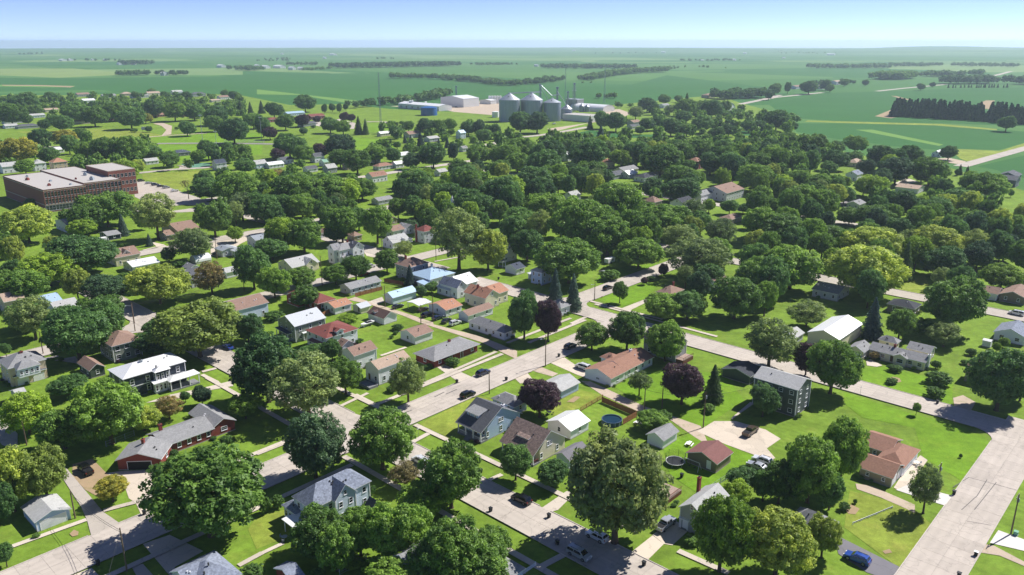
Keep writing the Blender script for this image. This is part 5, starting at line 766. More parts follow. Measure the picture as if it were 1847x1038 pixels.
 (-22.6,429.4,10.1,11.3,10.7,'d',0,3,'redtall'),
 (-24.1,336.5,15.6,13.4,13.7,'o',0,1,'bluemet'),
 (-11.2,335.8,10.2,8.3,10.8,'y',0,1,'navg'),
 (-8.3,456,11.8,13.3,12.6,'d',0,3,'t7w'),
 (-0.1,384,7.8,7.4,8.2,'d',0,3,'navyr'),
 (-29.8,517.7,8.4,10.4,8.8,'m',2,3,'gr79'),
 (-66,318,6.3,6.3,5.8,'m',0,1,'longgrey'),
 (-73.3,313,5,6.3,4.3,'m',2,1,'longgrey'),
 (-55,330.6,5.9,5.5,6,'m',0,1,'brhip'),
 (-50.4,355.2,4.6,5.8,4.2,'o',0,0,'cape'),
 (-42.7,312.5,4.5,3,4.4,'b',0,0,'bluemet'),
 (-78.3,283.2,4.8,5.8,4.9,'m',0,0,'brickred'),
 (-87,307.7,4.7,7,4.8,'m',0,1,'brickred'),
 (-93.6,295.4,6.8,7.1,7,'m',2,1,'brickred'),
 (-32.7,302,2.6,3,2.5,'d',0,2,'crossw'),
 (-36.7,297.3,2.3,2.6,2.2,'d',0,1,'lbgar'),
 (-86.6,269.8,1.8,3.9,2.3,'g',0,0,'bw55'),
 (-54.7,410.7,3.2,4.6,3.1,'k',0,1,'gr78'),
 (-88.4,383.7,5,6.7,5.1,'d',0,0,'br76'),
 (-82.3,411.5,6.9,6.7,7.2,'d',0,1,'br76'),
 (23.1,315.8,10.2,14,10.8,'m',0,2,'bg74'),
 (16.1,291.7,6.9,3.5,6.5,'b',0,1,'t7hip'),
 (22.3,280.5,7.9,3.5,6.7,'b',0,2,'t7hip'),
 (17.6,429.4,9.3,12.6,9.8,'m',0,3,'t7w'),
 (4.1,399.6,7.9,11.4,8.3,'d',2,3,'navyr'),
 (6.2,349.8,8.3,8.3,8.7,'d',0,2,'navyr'),
 (31.5,371.6,13.1,16.3,13.9,'m',0,3,'navyr'),
 (43.9,360.3,10.2,12.2,10.8,'m',2,3,'navyr'),
 (57.9,430,11.9,15.6,12.7,'m',0,3,'t7b2'),
 (76.9,397,9.4,14.5,9.9,'m',0,3,'t7roof'),
 (55.1,337.4,7.1,10.8,7.3,'m',0,3,'t7br'),
 (79.3,368.5,6.8,9.8,6.7,'o',0,3,'t7br'),
 (77.9,323.6,9.4,14,9.6,'o',0,1,'t7br'),
 (40.8,289.1,5.2,3.2,4.6,'m',0,0,'t7ranch'),
 (64,325.4,3.1,2.4,2.9,'p',0,1,'t7br'),
 (54,313.2,1.9,1.6,1.7,'p',0,1,'t7ranch'),
 (104.4,489.8,8.3,12.8,8.7,'d',0,0,'gr80'),
 (89.1,502.9,6.8,8.6,7.1,'d',0,3,'gr80'),
 (100.8,512.1,5.2,5.7,5.4,'d',0,1,'gr80'),
 (98.7,426.8,7.5,7.4,7.4,'o',0,0,'t7roof'),
 (114.7,457.8,4.6,4.6,4.6,'l',0,0,'tudor'),
 (125.4,453.1,5.1,5.5,4.5,'d',0,1,'t7roof'),
 (134.2,456,3.4,4.6,3.1,'d',2,1,'t7roof'),
 (122,386.2,10.7,9.4,9.5,'m',2,3,'t7roof'),
 (71.1,289.7,7.1,4.8,7.3,'k',0,0,'t7ranch'),
 (70,308.7,5.3,4.8,5,'o',0,2,'t7br'),
 (80.2,271.6,8.1,10.5,8.5,'m',0,1,'leftshed'),
 (94.4,292.5,9.4,9.4,9.9,'m',0,0,'t7br'),
 (54.4,271.4,5.2,7.7,5.3,'m',2,0,'t7ranch'),
 (62.9,270.9,5.3,6.6,5.5,'d',0,0,'t7ranch'),
 (100.2,374.1,8,8.4,8,'o',0,3,'t7roof'),
 (57.9,319.2,1.1,2.1,1.4,'g',0,1,'t7ranch'),
 (61.1,323.7,0.6,0.9,0.7,'g',0,1,'t7br'),
 (40.8,320.3,2.3,4.9,2.9,'g',0,3,'bg74'),
 (79.5,311.1,5.1,7.7,5.3,'d',0,2,'t7br'),
 (60.8,399,5.5,8.1,5.7,'d',0,3,'t7roof'),
 (163.5,443.8,10.1,11.2,10.6,'m',2,3,'t7roof'),
 (173.3,439.8,9.2,9.8,9.7,'m',0,3,'t8g2'),
 (138.2,300.8,11,15.3,11.6,'y',0,2,'t8grey'),
 (160.4,343.7,9.2,14.1,9.6,'y',0,3,'t8grey'),
 (112.3,307.8,9.9,13.4,10.4,'m',0,1,'t8grey'),
 (130.4,382.1,8.6,13.3,9,'m',4,3,'t7roof','t7br'),
 (97.9,288.9,9.9,7.8,10.4,'d',0,0,'t7br'),
 (191.3,412.8,7.4,11.3,7.7,'m',2,3,'t8g2'),
 (219.8,443.8,8.4,10.3,8.9,'d',0,3,'t8g2'),
 (230,425.8,7.9,11.7,8.3,'d',2,3,'t8g2'),
 (254.8,447.7,8.1,11.3,8.5,'d',4,3,'t8g2','t4_2'),
 (293,486.4,8.6,13.2,9,'m',0,3,'t8wh'),
 (192.5,350.3,8.5,11.9,8.9,'y',0,3,'darkranch'),
 (207.9,348.3,8.3,8.2,8.3,'o',0,3,'darkranch'),
 (223.5,349.5,6.7,6.8,7,'k',0,3,'darkranch'),
 (236.8,384.8,6.4,9.8,6.7,'d',0,3,'t8g2'),
 (182.7,324.1,7,10.7,7.3,'d',0,3,'darkranch'),
 (164.5,320.2,8.6,4.2,8.5,'s',0,3,'darkranch'),
 (197.9,307.8,5.7,8.6,5.9,'l',0,1,'darkranch'),
 (266.8,434.8,3.2,6.8,4.1,'g',0,3,'t8g2'),
 (275,435.1,2.8,6,3.6,'g',2,3,'t8g2'),
 (195.6,392.6,5.8,7.2,6,'d',2,3,'t8g2'),
 (321,506.6,3,2,2.9,'d',0,3,'t8dk'),
 (271.7,430.5,1.7,2,2.2,'g',2,3,'t8g2'),
 (204.2,484.2,5.8,7.8,6,'d',0,1,'t8g2'),
 (157.1,381.7,5.2,7.8,5.3,'m',0,3,'t7roof'),
 (228.2,512.3,6.1,7.2,6.3,'d',0,3,'t8wh'),
 (146.9,381,6.4,7,6.6,'d',2,3,'t7roof'),
 (249.9,380.6,5.4,4.7,5.6,'d',2,3,'darkranch'),
 (231.1,443.6,7.3,5.8,6.8,'l',0,3,'t8g2'),
 (183.8,425.3,5.5,8.2,5.6,'m',0,3,'t8g2'),
 (103.3,263.3,5.2,7.2,4.9,'o',0,1,'whshed'),
 (-682,1126.9,15.8,20.9,17,'d',0,3,'t1_9'),
 (-595.9,955.6,14.3,18.7,15.2,'m',0,1,'t1_13'),
 (-718.6,1261.4,11.5,14.7,12.2,'d',0,3,'t1_16'),
 (-536,987.6,14,18.3,14.9,'d',0,2,'t1_5'),
 (-642,1079.5,9,11.6,9.4,'m',0,1,'t1_11'),
 (-504.1,896.2,9.5,12.3,10,'d',0,3,'t1_12'),
 (-534.2,914.9,6.3,8.1,6.6,'d',0,3,'t1_12'),
 (-495.2,950.8,12.8,16.8,13.6,'m',0,3,'t1_5'),
 (-504.3,1017.8,12.9,16.9,13.8,'m',0,0,'t1_6'),
 (-438.6,922,13.1,17.2,14,'d',0,3,'t1_5'),
 (-475.2,1069.5,13,14.6,13.8,'d',0,0,'t1_7'),
 (-451.8,987.8,6.8,8.7,7.1,'yy',0,3,'t1_6'),
 (-427.9,1017.8,12.9,16.9,13.8,'m',0,3,'t1_8'),
 (-530.5,1306.1,10.7,14,11.4,'d',0,3,'t1_23'),
 (-355.9,965.4,12.3,16.1,13.1,'d',0,3,'t2_17'),
 (-407.6,1029,10.8,14.1,11.5,'d',0,3,'t1_8'),
 (-347.3,852.6,8.4,10.9,8.9,'d',0,3,'t2_18'),
 (-334.3,895.7,9.5,12.3,10,'m',0,3,'t2_18'),
 (-274.6,785.4,13.5,17.8,14.5,'d',0,3,'t1_26'),
 (-299.7,925.6,9.8,12.7,10.3,'m',1,3,'t2_18','t2_17'),
 (-450.3,760.8,9.4,12,9.9,'d',0,3,'t1_25'),
 (-427.8,761.1,8.7,11.3,9.2,'yy',0,3,'t1_25'),
 (-437.9,810.8,6.9,8.8,7.2,'m',0,3,'t1_25'),
 (-396.9,711.1,8.8,8.4,9.3,'d',0,0,'t1_25'),
 (-396.2,633.8,12.5,16.3,13.3,'yy',0,1,'t1_0'),
 (-381.5,651.9,7.5,9.7,7.9,'d',0,3,'t1_2'),
 (-353.7,659.1,9.4,9.2,9.9,'m',0,3,'t1_2'),
 (-334.4,651.8,12.1,12.9,12.8,'m',0,3,'t1_27'),
 (-313.7,651.9,12.7,14.2,13.5,'m',0,2,'t1_27'),
 (-305.3,668,7.7,9.9,8.1,'d',0,1,'t1_27'),
 (-275.2,635.4,6.9,8.8,7.2,'d',0,3,'t1_27'),
 (-261.6,658.6,6,7.2,6.2,'m',0,3,'t1_27'),
 (-259.5,675.8,9,9.4,9.5,'d',1,3,'t1_26','t1_27'),
 (-240.8,643.1,6.4,5.1,6.7,'d',0,1,'t1_3'),
 (-245.7,683.9,7.4,6.1,7.7,'d',2,3,'t1_26'),
 (-233,681.9,6.9,8.8,7.2,'m',0,3,'t2_0'),
 (-169,477.9,11.1,14.4,11.7,'m',0,3,'br47'),
 (-208.3,529.1,7.2,7.4,7.5,'d',0,3,'school'),
 (-203.9,599.9,6.5,8.4,6.8,'d',0,3,'t2_2'),
 (-369.9,598.6,6.1,7.8,6.3,'m',0,0,'t1_1'),
 (-402.4,630.6,5,6.3,5.1,'m',0,1,'t1_0'),
 (-343.9,627.8,4.1,3.8,4.2,'m',0,2,'t1_2'),
 (-680.2,1528.1,6.9,8.9,7.2,'d',0,1,'t1_19'),
 (-673.9,1447.7,6.6,8.4,6.9,'d',0,0,'t1_18'),
 (-607.7,1418.7,7.5,9.6,7.9,'d',0,3,'t1_18'),
 (-528.6,1487.9,6.8,8.7,7.1,'d',0,3,'t1_21'),
 (-479.4,1388.8,8.3,10.8,8.8,'d',2,3,'t1_23'),
 (-372.2,1101,10.1,6.9,10.2,'s',0,3,'t2_19'),
 (-362.3,1111.7,8.8,5.9,8.8,'s',2,3,'t2_19'),
 (-420.3,889.3,2.5,4.8,3.1,'g',0,3,'t1_5'),
 (-405.5,891.5,3.6,4.4,3.6,'d',0,3,'t1_5'),
 (-273.6,551.5,9.4,12.1,9.9,'l',0,3,'school'),
 (-384.9,917.3,1.9,3.3,2.4,'g',0,3,'t2_17'),
 (-285.1,599.8,6.1,5.4,6.2,'y',0,3,'t1_27'),
 (-590,977.1,6,7.7,6.2,'d',0,3,'t1_10'),
 (-653.9,1293.3,7.8,10.1,8.2,'d',1,3,'t1_16','t1_9'),
 (-298.4,1157.9,13,16.9,13.9,'d',0,3,'t2_19'),
 (-259.4,1156.9,6.7,5.1,7,'d',0,3,'t2_19'),
 (-245.9,1140.8,7.2,5,7.6,'d',1,3,'t2_19','t2_16'),
 (-245.2,1181.2,5.8,4.6,6,'d',1,3,'t2_19','longsh'),
 (-265.1,1133.6,7,5.5,7.3,'d',1,3,'t2_19','t2_16'),
 (-354,1134.2,8.9,6,9,'s',4,3,'t2_19','t2_16'),
 (-316.2,1065.4,10.4,13.5,11,'d',1,3,'t2_19','t2_17'),
 (-258.9,911.2,9.6,11.6,10.1,'m',2,3,'t2_18'),
 (-249.5,948.9,8.1,10.2,8.3,'p',0,0,'t2_18'),
 (-242.1,990.3,5.1,5.8,5,'p',0,3,'t2_18'),
 (-211.9,1008.5,6.9,6.9,7,'p',1,3,'t2_18','t2_16'),
 (-203.1,1008.3,5.6,5.9,5.6,'p',2,3,'t2_18'),
 (-201.3,881.8,9.3,12.1,9.9,'d',0,3,'t2_20'),
 (-184.6,868.1,8.5,9.4,8.9,'m',0,3,'t2_20'),
 (-167.9,868.7,9.9,6.2,10,'s',0,3,'t2_20'),
 (-160.3,868.4,8.5,4.7,8.5,'s',0,1,'t2_20'),
 (-263.3,842.5,12.5,9.1,13.4,'d',1,3,'t2_18','t2_20'),
 (-250.2,821.6,7.1,8.9,7.2,'p',0,3,'t2_20'),
 (-227,865.6,4.1,5.1,4.2,'d',0,3,'t2_20'),
 (-192.7,685.4,11.4,14.9,12.1,'d',0,3,'t2_0'),
 (-174.2,659,7.7,9.8,8,'m',0,0,'t2_3'),
 (-198.5,669.9,5.9,7.3,6,'p',0,1,'t2_0'),
 (-167.1,688.2,6.6,8.2,6.7,'p',0,1,'t2_3'),
 (-148,679.8,10.8,14.1,11.5,'k',0,1,'t2_3'),
 (-118.7,600.8,10.2,11.4,10.8,'m',0,0,'t2_5'),
 (-137.7,629.9,7.8,10,8.2,'m',0,1,'t2_15'),
 (-113.8,653.9,8.6,11,9,'m',0,0,'t2_22'),
 (-100.7,659.1,6.5,7.9,6.8,'d',0,2,'t2_22'),
 (-121.2,829.2,7.4,8.2,7.7,'d',0,0,'t2_11'),
 (-117.4,896,6.4,7.9,6.7,'m',0,3,'t2_20'),
 (-91.8,855.5,10.1,12.6,10.7,'d',0,1,'t2_11'),
 (-79.7,854.6,9.1,8.4,9.6,'m',0,3,'t2_11'),
 (-71,896.1,8,8.8,8.3,'m',1,3,'t2_11','t2_6'),
 (-48.3,855.1,8.3,9.2,8.8,'d',0,1,'t2_6'),
 (-37,855,9.1,7.6,9.6,'k',0,3,'t2_6'),
 (-20.6,829.3,8.1,9,8.5,'d',0,3,'t2_6'),
 (-29.8,799.3,6.8,8.7,7.1,'d',0,3,'t2_6'),
 (-108,793.9,4.3,2.9,4.2,'b',0,3,'t2_12'),
 (-102.4,793.9,4.3,2.9,4.2,'b',0,0,'t2_12'),
 (-87.6,751.2,7.9,5.4,8,'b',0,3,'t2_13'),
 (-109.3,748.5,3.9,4.4,3.8,'d',0,3,'t2_14'),
 (-90.2,716,3.7,7.8,4.6,'g',0,3,'t2_14'),
 (-63.8,629.2,10.3,12.5,10.9,'d',0,3,'t2_10'),
 (-80.1,624.3,6.8,8.7,7.1,'k',0,0,'t2_10'),
 (-50.6,669.2,7.7,5.3,8,'k',0,3,'t2_14'),
 (-29,650,8.5,11,8.9,'m',0,3,'t3_12'),
 (-22,683.3,5,5.4,5.1,'y',0,3,'t2_13'),
 (-64.4,512.3,9.2,11.8,9.6,'m',4,3,'gr79','or75'),
 (-39.2,576.7,7.6,9.8,8,'m',0,0,'t2_9'),
 (-32.1,525.3,9.3,12.1,9.9,'d',2,3,'gr79'),
 (-4.7,634.4,9.7,12.6,10.3,'m',0,1,'t3_12'),
 (-10.4,576.7,7.6,9.8,8,'m',0,3,'t2_9'),
 (-2.4,642.9,7,8.9,7.3,'d',0,1,'t3_12'),
 (-5.2,473.5,11,14.3,11.6,'l',0,3,'t7w'),
 (-162.9,544.9,6.5,7.1,6.7,'br',0,3,'t2_5'),
 (-127.7,467.1,11.9,15.5,12.6,'m',6,3,'or75','br77'),
 (-122.2,507.8,7.9,10.2,8.3,'d',4,3,'gr79','or75'),
 (-137.4,483.4,9.4,12.2,9.9,'d',6,3,'or75','br47'),
 (-100.7,509.4,6.5,8.2,6.7,'m',0,3,'gr79'),
 (-46.4,550.4,5.1,6.1,5.2,'l',0,3,'t2_9'),
 (-70,745.5,5,3.4,5,'b',0,1,'t2_13'),
 (-62.9,755.8,5.1,3.4,5.1,'b',0,3,'t2_13'),
 (-142.7,944.7,4,8.4,5,'g',0,3,'t2_20'),
 (-134.9,972.6,2.5,5.2,3.1,'g',0,3,'t2_18'),
 (-68.8,867.2,3.3,3.4,3.2,'m',0,3,'t2_6'),
 (-38.3,800.6,3.2,4,3.2,'d',0,3,'t2_6'),
 (-148.7,687,5.4,6.8,5.5,'d',0,1,'t2_3'),
 (-232.7,932.8,2,3.3,2.5,'g',1,3,'t2_18','t2_17'),
 (7.2,883.1,11.9,15.6,12.7,'d',2,3,'t2_6'),
 (25.7,883.1,11.9,14.7,12.7,'k',1,3,'t2_6','t3_9'),
 (101.6,927,10.5,11.8,11.2,'d',0,3,'t3_9'),
 (114.1,897.2,11.7,12.3,12.5,'d',1,3,'t3_9','t3_8'),
 (87.9,926.4,7.8,4.1,7.8,'s',0,3,'t3_9'),
 (82.2,757.1,10.9,7.5,11.1,'b',0,3,'t3_6'),
 (136.7,867.6,4.8,6,4.9,'d',0,3,'t3_9'),
 (155.8,1030.4,10.3,11.1,9,'o',0,3,'elevoff'),
 (190,1153.2,11.2,14.6,11.9,'d',0,3,'hoop'),
 (240.4,1297.5,8.8,11.4,9.2,'d',0,3,'t3_7'),
 (163.9,911.4,8.8,8.9,9.3,'d',2,3,'t3_9'),
 (150.1,904.3,7.6,9.8,8,'d',0,0,'t3_9'),
 (167.8,856.5,9.7,12.6,10.3,'d',2,3,'t3_9'),
 (184.1,854.6,7.6,9.2,7.9,'m',0,3,'t3_9'),
 (207.1,883.9,10,13,10.6,'d',4,3,'t3_9','elevoff'),
 (231.3,1091.6,12.3,16,13,'m',0,3,'barn'),
 (258.2,1126.1,10.2,13.2,10.7,'m',1,3,'barn','t3_7'),
 (254.8,1194.9,12.4,8.5,12.6,'s',0,3,'t3_7'),
 (272.7,1346.2,6.2,7.9,6.4,'d',0,3,'t3_7'),
 (193.1,1111.4,7.8,9.8,8.2,'d',1,3,'hoop','barn'),
 (214,1109.1,7.2,8.7,7.1,'o',0,3,'barn'),
 (207.7,984.6,8.2,10.6,8.6,'d',0,3,'t3_8'),
 (137.1,983.8,5.3,3.5,5.2,'s',0,1,'t3_8'),
 (124.7,903.1,2.2,4,2.8,'g',0,0,'t3_9'),
 (258.5,1054,12.6,16.5,13.4,'d',0,3,'barn'),
 (291.1,1125.6,10.2,13.2,10.7,'m',0,0,'barn'),
 (5.4,660,11.1,14.4,11.7,'m',1,3,'t3_12','t3_6'),
 (29,639.3,11.6,15.2,12.4,'d',0,1,'t3_12'),
 (50.7,688.4,9.5,12.3,10,'m',0,1,'t3_6'),
 (57.9,608.7,13.4,17.5,14.3,'d',0,3,'t3_1'),
 (80.9,665.6,10.2,13.2,10.7,'m',0,3,'t3_0'),
 (98.9,637,10.7,13.9,11.3,'d',0,1,'t3_0'),
 (110.2,592.9,12.2,15.9,13,'m',0,0,'t3_11'),
 (133.9,636.6,10.7,13.9,11.3,'m',0,1,'t3_5'),
 (152,652,10.9,14.2,11.6,'m',1,1,'t3_5','t3_11'),
 (22.1,573.2,11.4,14.9,12.1,'d',0,3,'t3_12'),
 (2.8,607.3,8.2,10.3,8.6,'m',0,0,'t3_12'),
 (41.5,586.9,5.9,5.3,6.1,'k',0,3,'t3_4'),
 (53.8,551.4,9.4,12.1,9.9,'m',0,3,'t3_4'),
 (12.5,511.6,9.9,12.8,10.4,'d',2,3,'t7w'),
 (93.2,626.7,4.8,5.6,4.7,'d',0,0,'t3_0'),
 (85.7,629.9,7.8,10,8.2,'l',0,2,'t3_0'),
 (106.9,629.1,7.3,9.4,7.6,'d',0,3,'t3_11'),
 (110.5,520.6,9.7,12.5,10.2,'m',0,1,'gr80'),
 (148.6,598.3,8.7,11.3,9.2,'d',0,3,'t3_5'),
 (160.1,581.8,9.8,12.8,10.4,'d',1,3,'t3_5','t3_11'),
 (185,599,9.2,11.9,9.7,'m',0,3,'t3_5'),
 (161.4,525.8,9.8,12.6,10.3,'m',0,3,'biggrey'),
 (222.6,693,8.6,8.9,9.1,'d',0,3,'t4_5'),
 (202,702.6,8.1,10.4,8.5,'d',2,3,'t4_5'),
 (180.7,687.5,8.9,11.6,9.4,'d',2,3,'t3_5'),
 (28.2,551,8,9.9,8.3,'m',2,3,'t3_4'),
 (62.1,545.6,6.4,8.2,6.7,'d',0,3,'t3_4'),
 (208,823.3,6.9,8.9,7.3,'d',1,3,'t3_9','t3_8'),
 (132.9,598.9,6.1,7.8,6.3,'d',0,2,'t3_11'),
 (260.1,889.8,7.5,9.6,7.8,'d',5,3,'t3_9','elevoff'),
 (272.1,887.7,6.8,8.7,7.1,'d',2,3,'t3_9'),
 (288.6,911.3,7.3,8.9,7.6,'d',4,3,'t3_9','barn'),
 (227.6,848.7,7.1,9.2,7.5,'d',4,3,'t3_9','t4_3'),
 (295,904.7,12.2,16,13,'d',5,3,'t3_9','t4_3'),
 (304.8,889.8,7.5,9.6,7.8,'d',0,3,'t3_9'),
 (252.6,733.5,9.5,12.3,10,'m',0,3,'t4_0'),
 (263.1,702,10.6,12.5,11.2,'m',2,3,'t4_0'),
 (203.2,621.6,10.5,11.7,11.1,'m',0,3,'t4_5'),
 (282.6,699.9,7,9,7.3,'d',0,3,'t4_0'),
 (308.4,720.9,8.3,10.7,8.7,'m',0,3,'t4_3'),
 (222.6,607.3,8.7,10.3,9.1,'m',1,3,'t4_5','t4_2'),
 (250.6,617.9,8.5,11.1,9,'d',0,0,'t4_5'),
 (286.8,616.3,10.8,14.1,11.5,'d',0,0,'t4_1'),
 (315.5,634.7,9.7,12.6,10.3,'d',0,3,'t4_1'),
 (281.6,655,5.6,7.2,5.8,'d',0,1,'t4_0'),
 (268.1,554.4,10.6,13.8,11.3,'k',0,1,'t8wh'),
 (289.2,549.3,11,14.3,11.6,'m',1,3,'t8wh','t4_2'),
 (368.9,675.5,6.4,8,6.6,'d',0,0,'t4_3'),
 (333.3,581.3,4.7,3.2,4.7,'s',0,1,'t4_4'),
 (336.8,597.3,4.1,2.7,4,'s',0,3,'t4_4'),
 (332.8,593.5,2.8,2.4,2.8,'d',0,3,'t4_4'),
 (293.3,493.7,10.3,13.4,10.9,'m',1,3,'t8wh','t8dk'),
 (227.8,499.4,8.6,11,9,'l',0,3,'t8g2'),
 (200,515.9,7.3,9.3,7.6,'m',0,3,'t8g2'),
 (221.6,532.7,5.5,6.9,5.7,'l',0,3,'t8wh'),
 (190.8,527,7.8,10,8.2,'m',4,3,'t8g2','t4_2'),
 (175.6,520.5,6.9,8.9,7.2,'d',0,3,'biggrey'),
 (550.9,900.1,9.9,10.6,9.2,'d',0,3,'t4_3'),
 (337.5,547.8,4.8,6,4.9,'d',0,2,'t8dk'),
 (528,1571.5,12.5,7.6,11.5,'d',0,3,'t4_7'),
 (565.9,1563.7,13.8,18.2,14.8,'d',1,3,'t4_7','t4_6'),
 (492.1,1535,11.9,13.4,12.7,'d',0,3,'t3_10'),
 (629.5,1622.5,8.5,9.4,8.9,'d',2,3,'t4_7'),
 (801,1860.8,7.3,9,7.7,'d',0,3,'t4_8'),
 (840.9,1686.8,7.6,9.8,8,'d',0,3,'t4_6'),
 (924.1,1802,6.3,7,6.6,'d',0,3,'t4_8'),
 (439.5,1401.9,9.2,8.2,9.7,'d',1,3,'t3_10','t3_7'),
 (740.1,1829.8,9.5,12.4,10.1,'d',2,3,'t4_8'),
 (643.5,1682.9,11.2,14.7,11.9,'d',1,3,'t4_6','t4_7'),
 (267.5,600.3,6,7.2,6.2,'k',0,3,'t4_5'),
 (237.8,597.9,5.6,7.2,5.8,'d',0,1,'t4_2'),
 (100.8,317.7,9.1,7.3,8.6,'d',0,1,'t7br'),
 (63,363.7,10.9,7.5,10.4,'m',0,3,'t7br'),
 (88.7,332.7,8.4,6.8,7.8,'m',0,1,'t7br'),
 (140.9,364.9,9.6,7.4,9,'m',0,3,'t8grey'),
 (217.8,324.5,9.5,7.4,9,'m',0,3,'darkranch'),
 (57.6,376.6,10.4,7.2,9.9,'m',2,3,'navyr'),
 (133.5,283.5,8.3,5.9,7.7,'d',0,2,'blackroof'),
 (153.6,321.7,9.8,6.6,9.3,'m',1,3,'t8grey','blackroof'),
 (57.3,353.4,8.8,6.6,8.2,'l',0,3,'t7br'),
 (13,382.2,9.5,6.8,9,'o',0,3,'navyr'),
 (128.1,397.8,8.7,7.4,8.1,'k',0,3,'t7roof'),
 (158,270.9,8.5,5.6,8,'d',0,0,'blackroof'),
 (127.9,351.2,8.8,6.6,8.2,'d',0,3,'t8grey'),
 (175.2,333.4,9,6.6,8.4,'l',0,3,'darkranch'),
 (201.4,332,8,6.8,7.4,'k',0,3,'darkranch'),
 (206.6,364,10.4,7.3,9.9,'d',0,3,'darkranch'),
 (-1.4,433.4,11.2,7.5,10.7,'d',2,3,'redtall'),
 (173.9,294.7,7.8,5.7,7.3,'d',0,2,'darkranch'),
 (91.7,274.1,7.6,4.8,7,'m',2,1,'leftshed'),
 (35.5,399.3,9.9,6.7,9.4,'d',2,3,'navyr'),
 (36.9,388.5,8.6,6.5,8,'m',6,3,'navg','bg74'),
 (195.2,365.5,9.1,6.8,8.6,'m',2,3,'darkranch'),
 (136.3,437.8,9.4,7.5,8.9,'m',0,2,'t7roof'),
 (207.8,397,9.4,7.3,8.9,'m',2,3,'t8g2'),
 (183,356.9,7.4,6.5,6.8,'o',0,3,'darkranch'),
 (151.3,426.9,11.1,7.3,10.7,'m',0,3,'t7roof'),
 (141.6,352.6,7.3,6.1,6.7,'m',0,3,'t8grey'),
 (89.5,389,7.5,6.3,7,'y',0,3,'t7roof'),
 (233.1,372.9,9.2,6.9,8.7,'m',4,3,'darkranch','t7roof'),
 (170,355.7,7.3,6.2,6.7,'d',4,3,'darkranch','blackroof'),
 (24.1,397,7.6,6.2,7,'m',0,3,'navyr'),
 (220.6,371,10.3,6.7,9.8,'k',2,3,'darkranch'),
 (215.7,340.1,9.4,6.2,8.9,'d',1,3,'darkranch','blackroof'),
 (-168.6,291.4,7.4,5.1,6.8,'y',0,1,'te54'),
 (-96.8,407.5,8.6,6.4,8,'m',0,1,'br77'),
 (12.7,464,10.7,7.1,10.2,'d',2,3,'t7w'),
 (142.2,403.6,8.4,6.5,7.8,'m',4,3,'t7roof','t7b2'),
 (116.3,350.3,7.9,5.6,7.3,'m',2,3,'t8grey'),
 (119.5,320.9,6.4,5.1,5.7,'d',0,1,'t8grey'),
 (169.9,367.6,8,6,7.4,'m',5,3,'darkranch','t7roof'),
 (-29.2,402.9,6.7,6,6.1,'o',0,1,'redtall'),
 (114.9,364.1,6.4,5.6,5.8,'y',0,3,'t7br'),
 (85.5,378.2,6.6,5.7,6,'d',2,3,'t7roof'),
 (235.4,397.6,8.1,6.7,7.5,'m',6,3,'darkranch','t7roof'),
 (-39.8,436.5,9.1,6.4,8.5,'l',0,3,'or75'),
 (246.7,394.1,9.1,6.7,8.5,'y',0,3,'t8g2'),
 (-43.8,405.5,7.9,5.9,7.3,'m',0,1,'redtall'),
 (-35.5,416.6,9,6,8.5,'m',0,3,'redtall'),
 (51.6,417.7,7,6.1,6.4,'d',0,3,'t7b2'),
 (44.9,521.9,9.5,7.5,8.9,'d',4,3,'t7w','t3_4'),
 (170.5,484,8.5,7.3,8,'y',2,3,'t8g2'),
 (-23.1,415.9,8.5,5.9,7.9,'l',0,3,'redtall'),
 (158.8,414.7,9.3,6.3,8.7,'d',0,3,'t7roof'),
 (195.2,475.8,8,7.3,7.4,'y',0,2,'t8g2'),
 (51,490.6,10.1,7,9.6,'y',0,2,'t7w'),
 (17.2,449.3,7.4,6.3,6.8,'m',0,3,'t7w'),
 (174.3,507.8,8.5,7.5,7.9,'l',0,3,'biggrey'),
 (-124.7,404.6,8.6,5.9,8,'d',0,1,'me56'),
 (-102.8,421.9,8.8,6,8.2,'m',1,1,'br77','or75'),
 (249.6,427.6,10.3,6.8,9.8,'y',0,3,'t8g2'),
 (187.5,401.6,8.3,6.1,7.8,'k',2,3,'t7roof'),
 (-220.7,336.4,8.6,5.5,8.1,'y',0,3,'cr48'),
 (-48.5,426.8,7.9,5.9,7.3,'l',0,0,'or75'),
 (-44.3,469.6,9.9,6.4,9.4,'m',2,3,'gr79'),
 (29.5,521.1,7.8,7.1,7.2,'m',1,3,'t7w','t7b2'),
 (30.6,426.2,7.7,5.8,7.1,'o',0,3,'t7w'),
 (154.2,355.4,8.2,5.3,7.6,'m',4,3,'t8grey','blackroof'),
 (250.4,412.3,9.6,6.5,9.1,'m',4,3,'t8g2','darkranch'),
 (-150.3,419.9,7.9,6,7.3,'o',2,3,'br47'),
 (-7.7,423.2,8.1,5.7,7.5,'m',2,3,'redtall'),
 (175.2,384.5,6.8,5.7,6.2,'d',0,3,'t7roof'),
 (-59.7,475.8,8.1,6.4,7.6,'d',0,0,'gr79'),
 (51.4,509.1,9.6,6.8,9,'d',0,1,'t7w'),
 (54.4,479.3,7.4,6.4,6.8,'y',0,0,'t7w'),
 (20.4,531.4,8,7.1,7.4,'m',2,3,'t7w'),
 (57.2,444.9,9.4,6,8.9,'l',0,3,'t7b2'),
 (-51,459.6,9,6.1,8.5,'o',0,3,'or75'),
 (140.2,335.4,6.1,4.8,5.4,'l',0,3,'t8grey'),
 (241.1,434.9,9,6.5,8.4,'y',0,3,'t8g2'),
 (96.8,401.1,7.3,5.4,6.7,'d',6,3,'t7b2','tudor'),
 (55.2,533.8,8.3,7,7.7,'o',2,3,'t7w'),
 (153.4,553.7,11.3,7.5,10.9,'d',0,3,'biggrey'),
 (160.8,284.8,5.2,4.2,4.5,'m',0,1,'blackroof'),
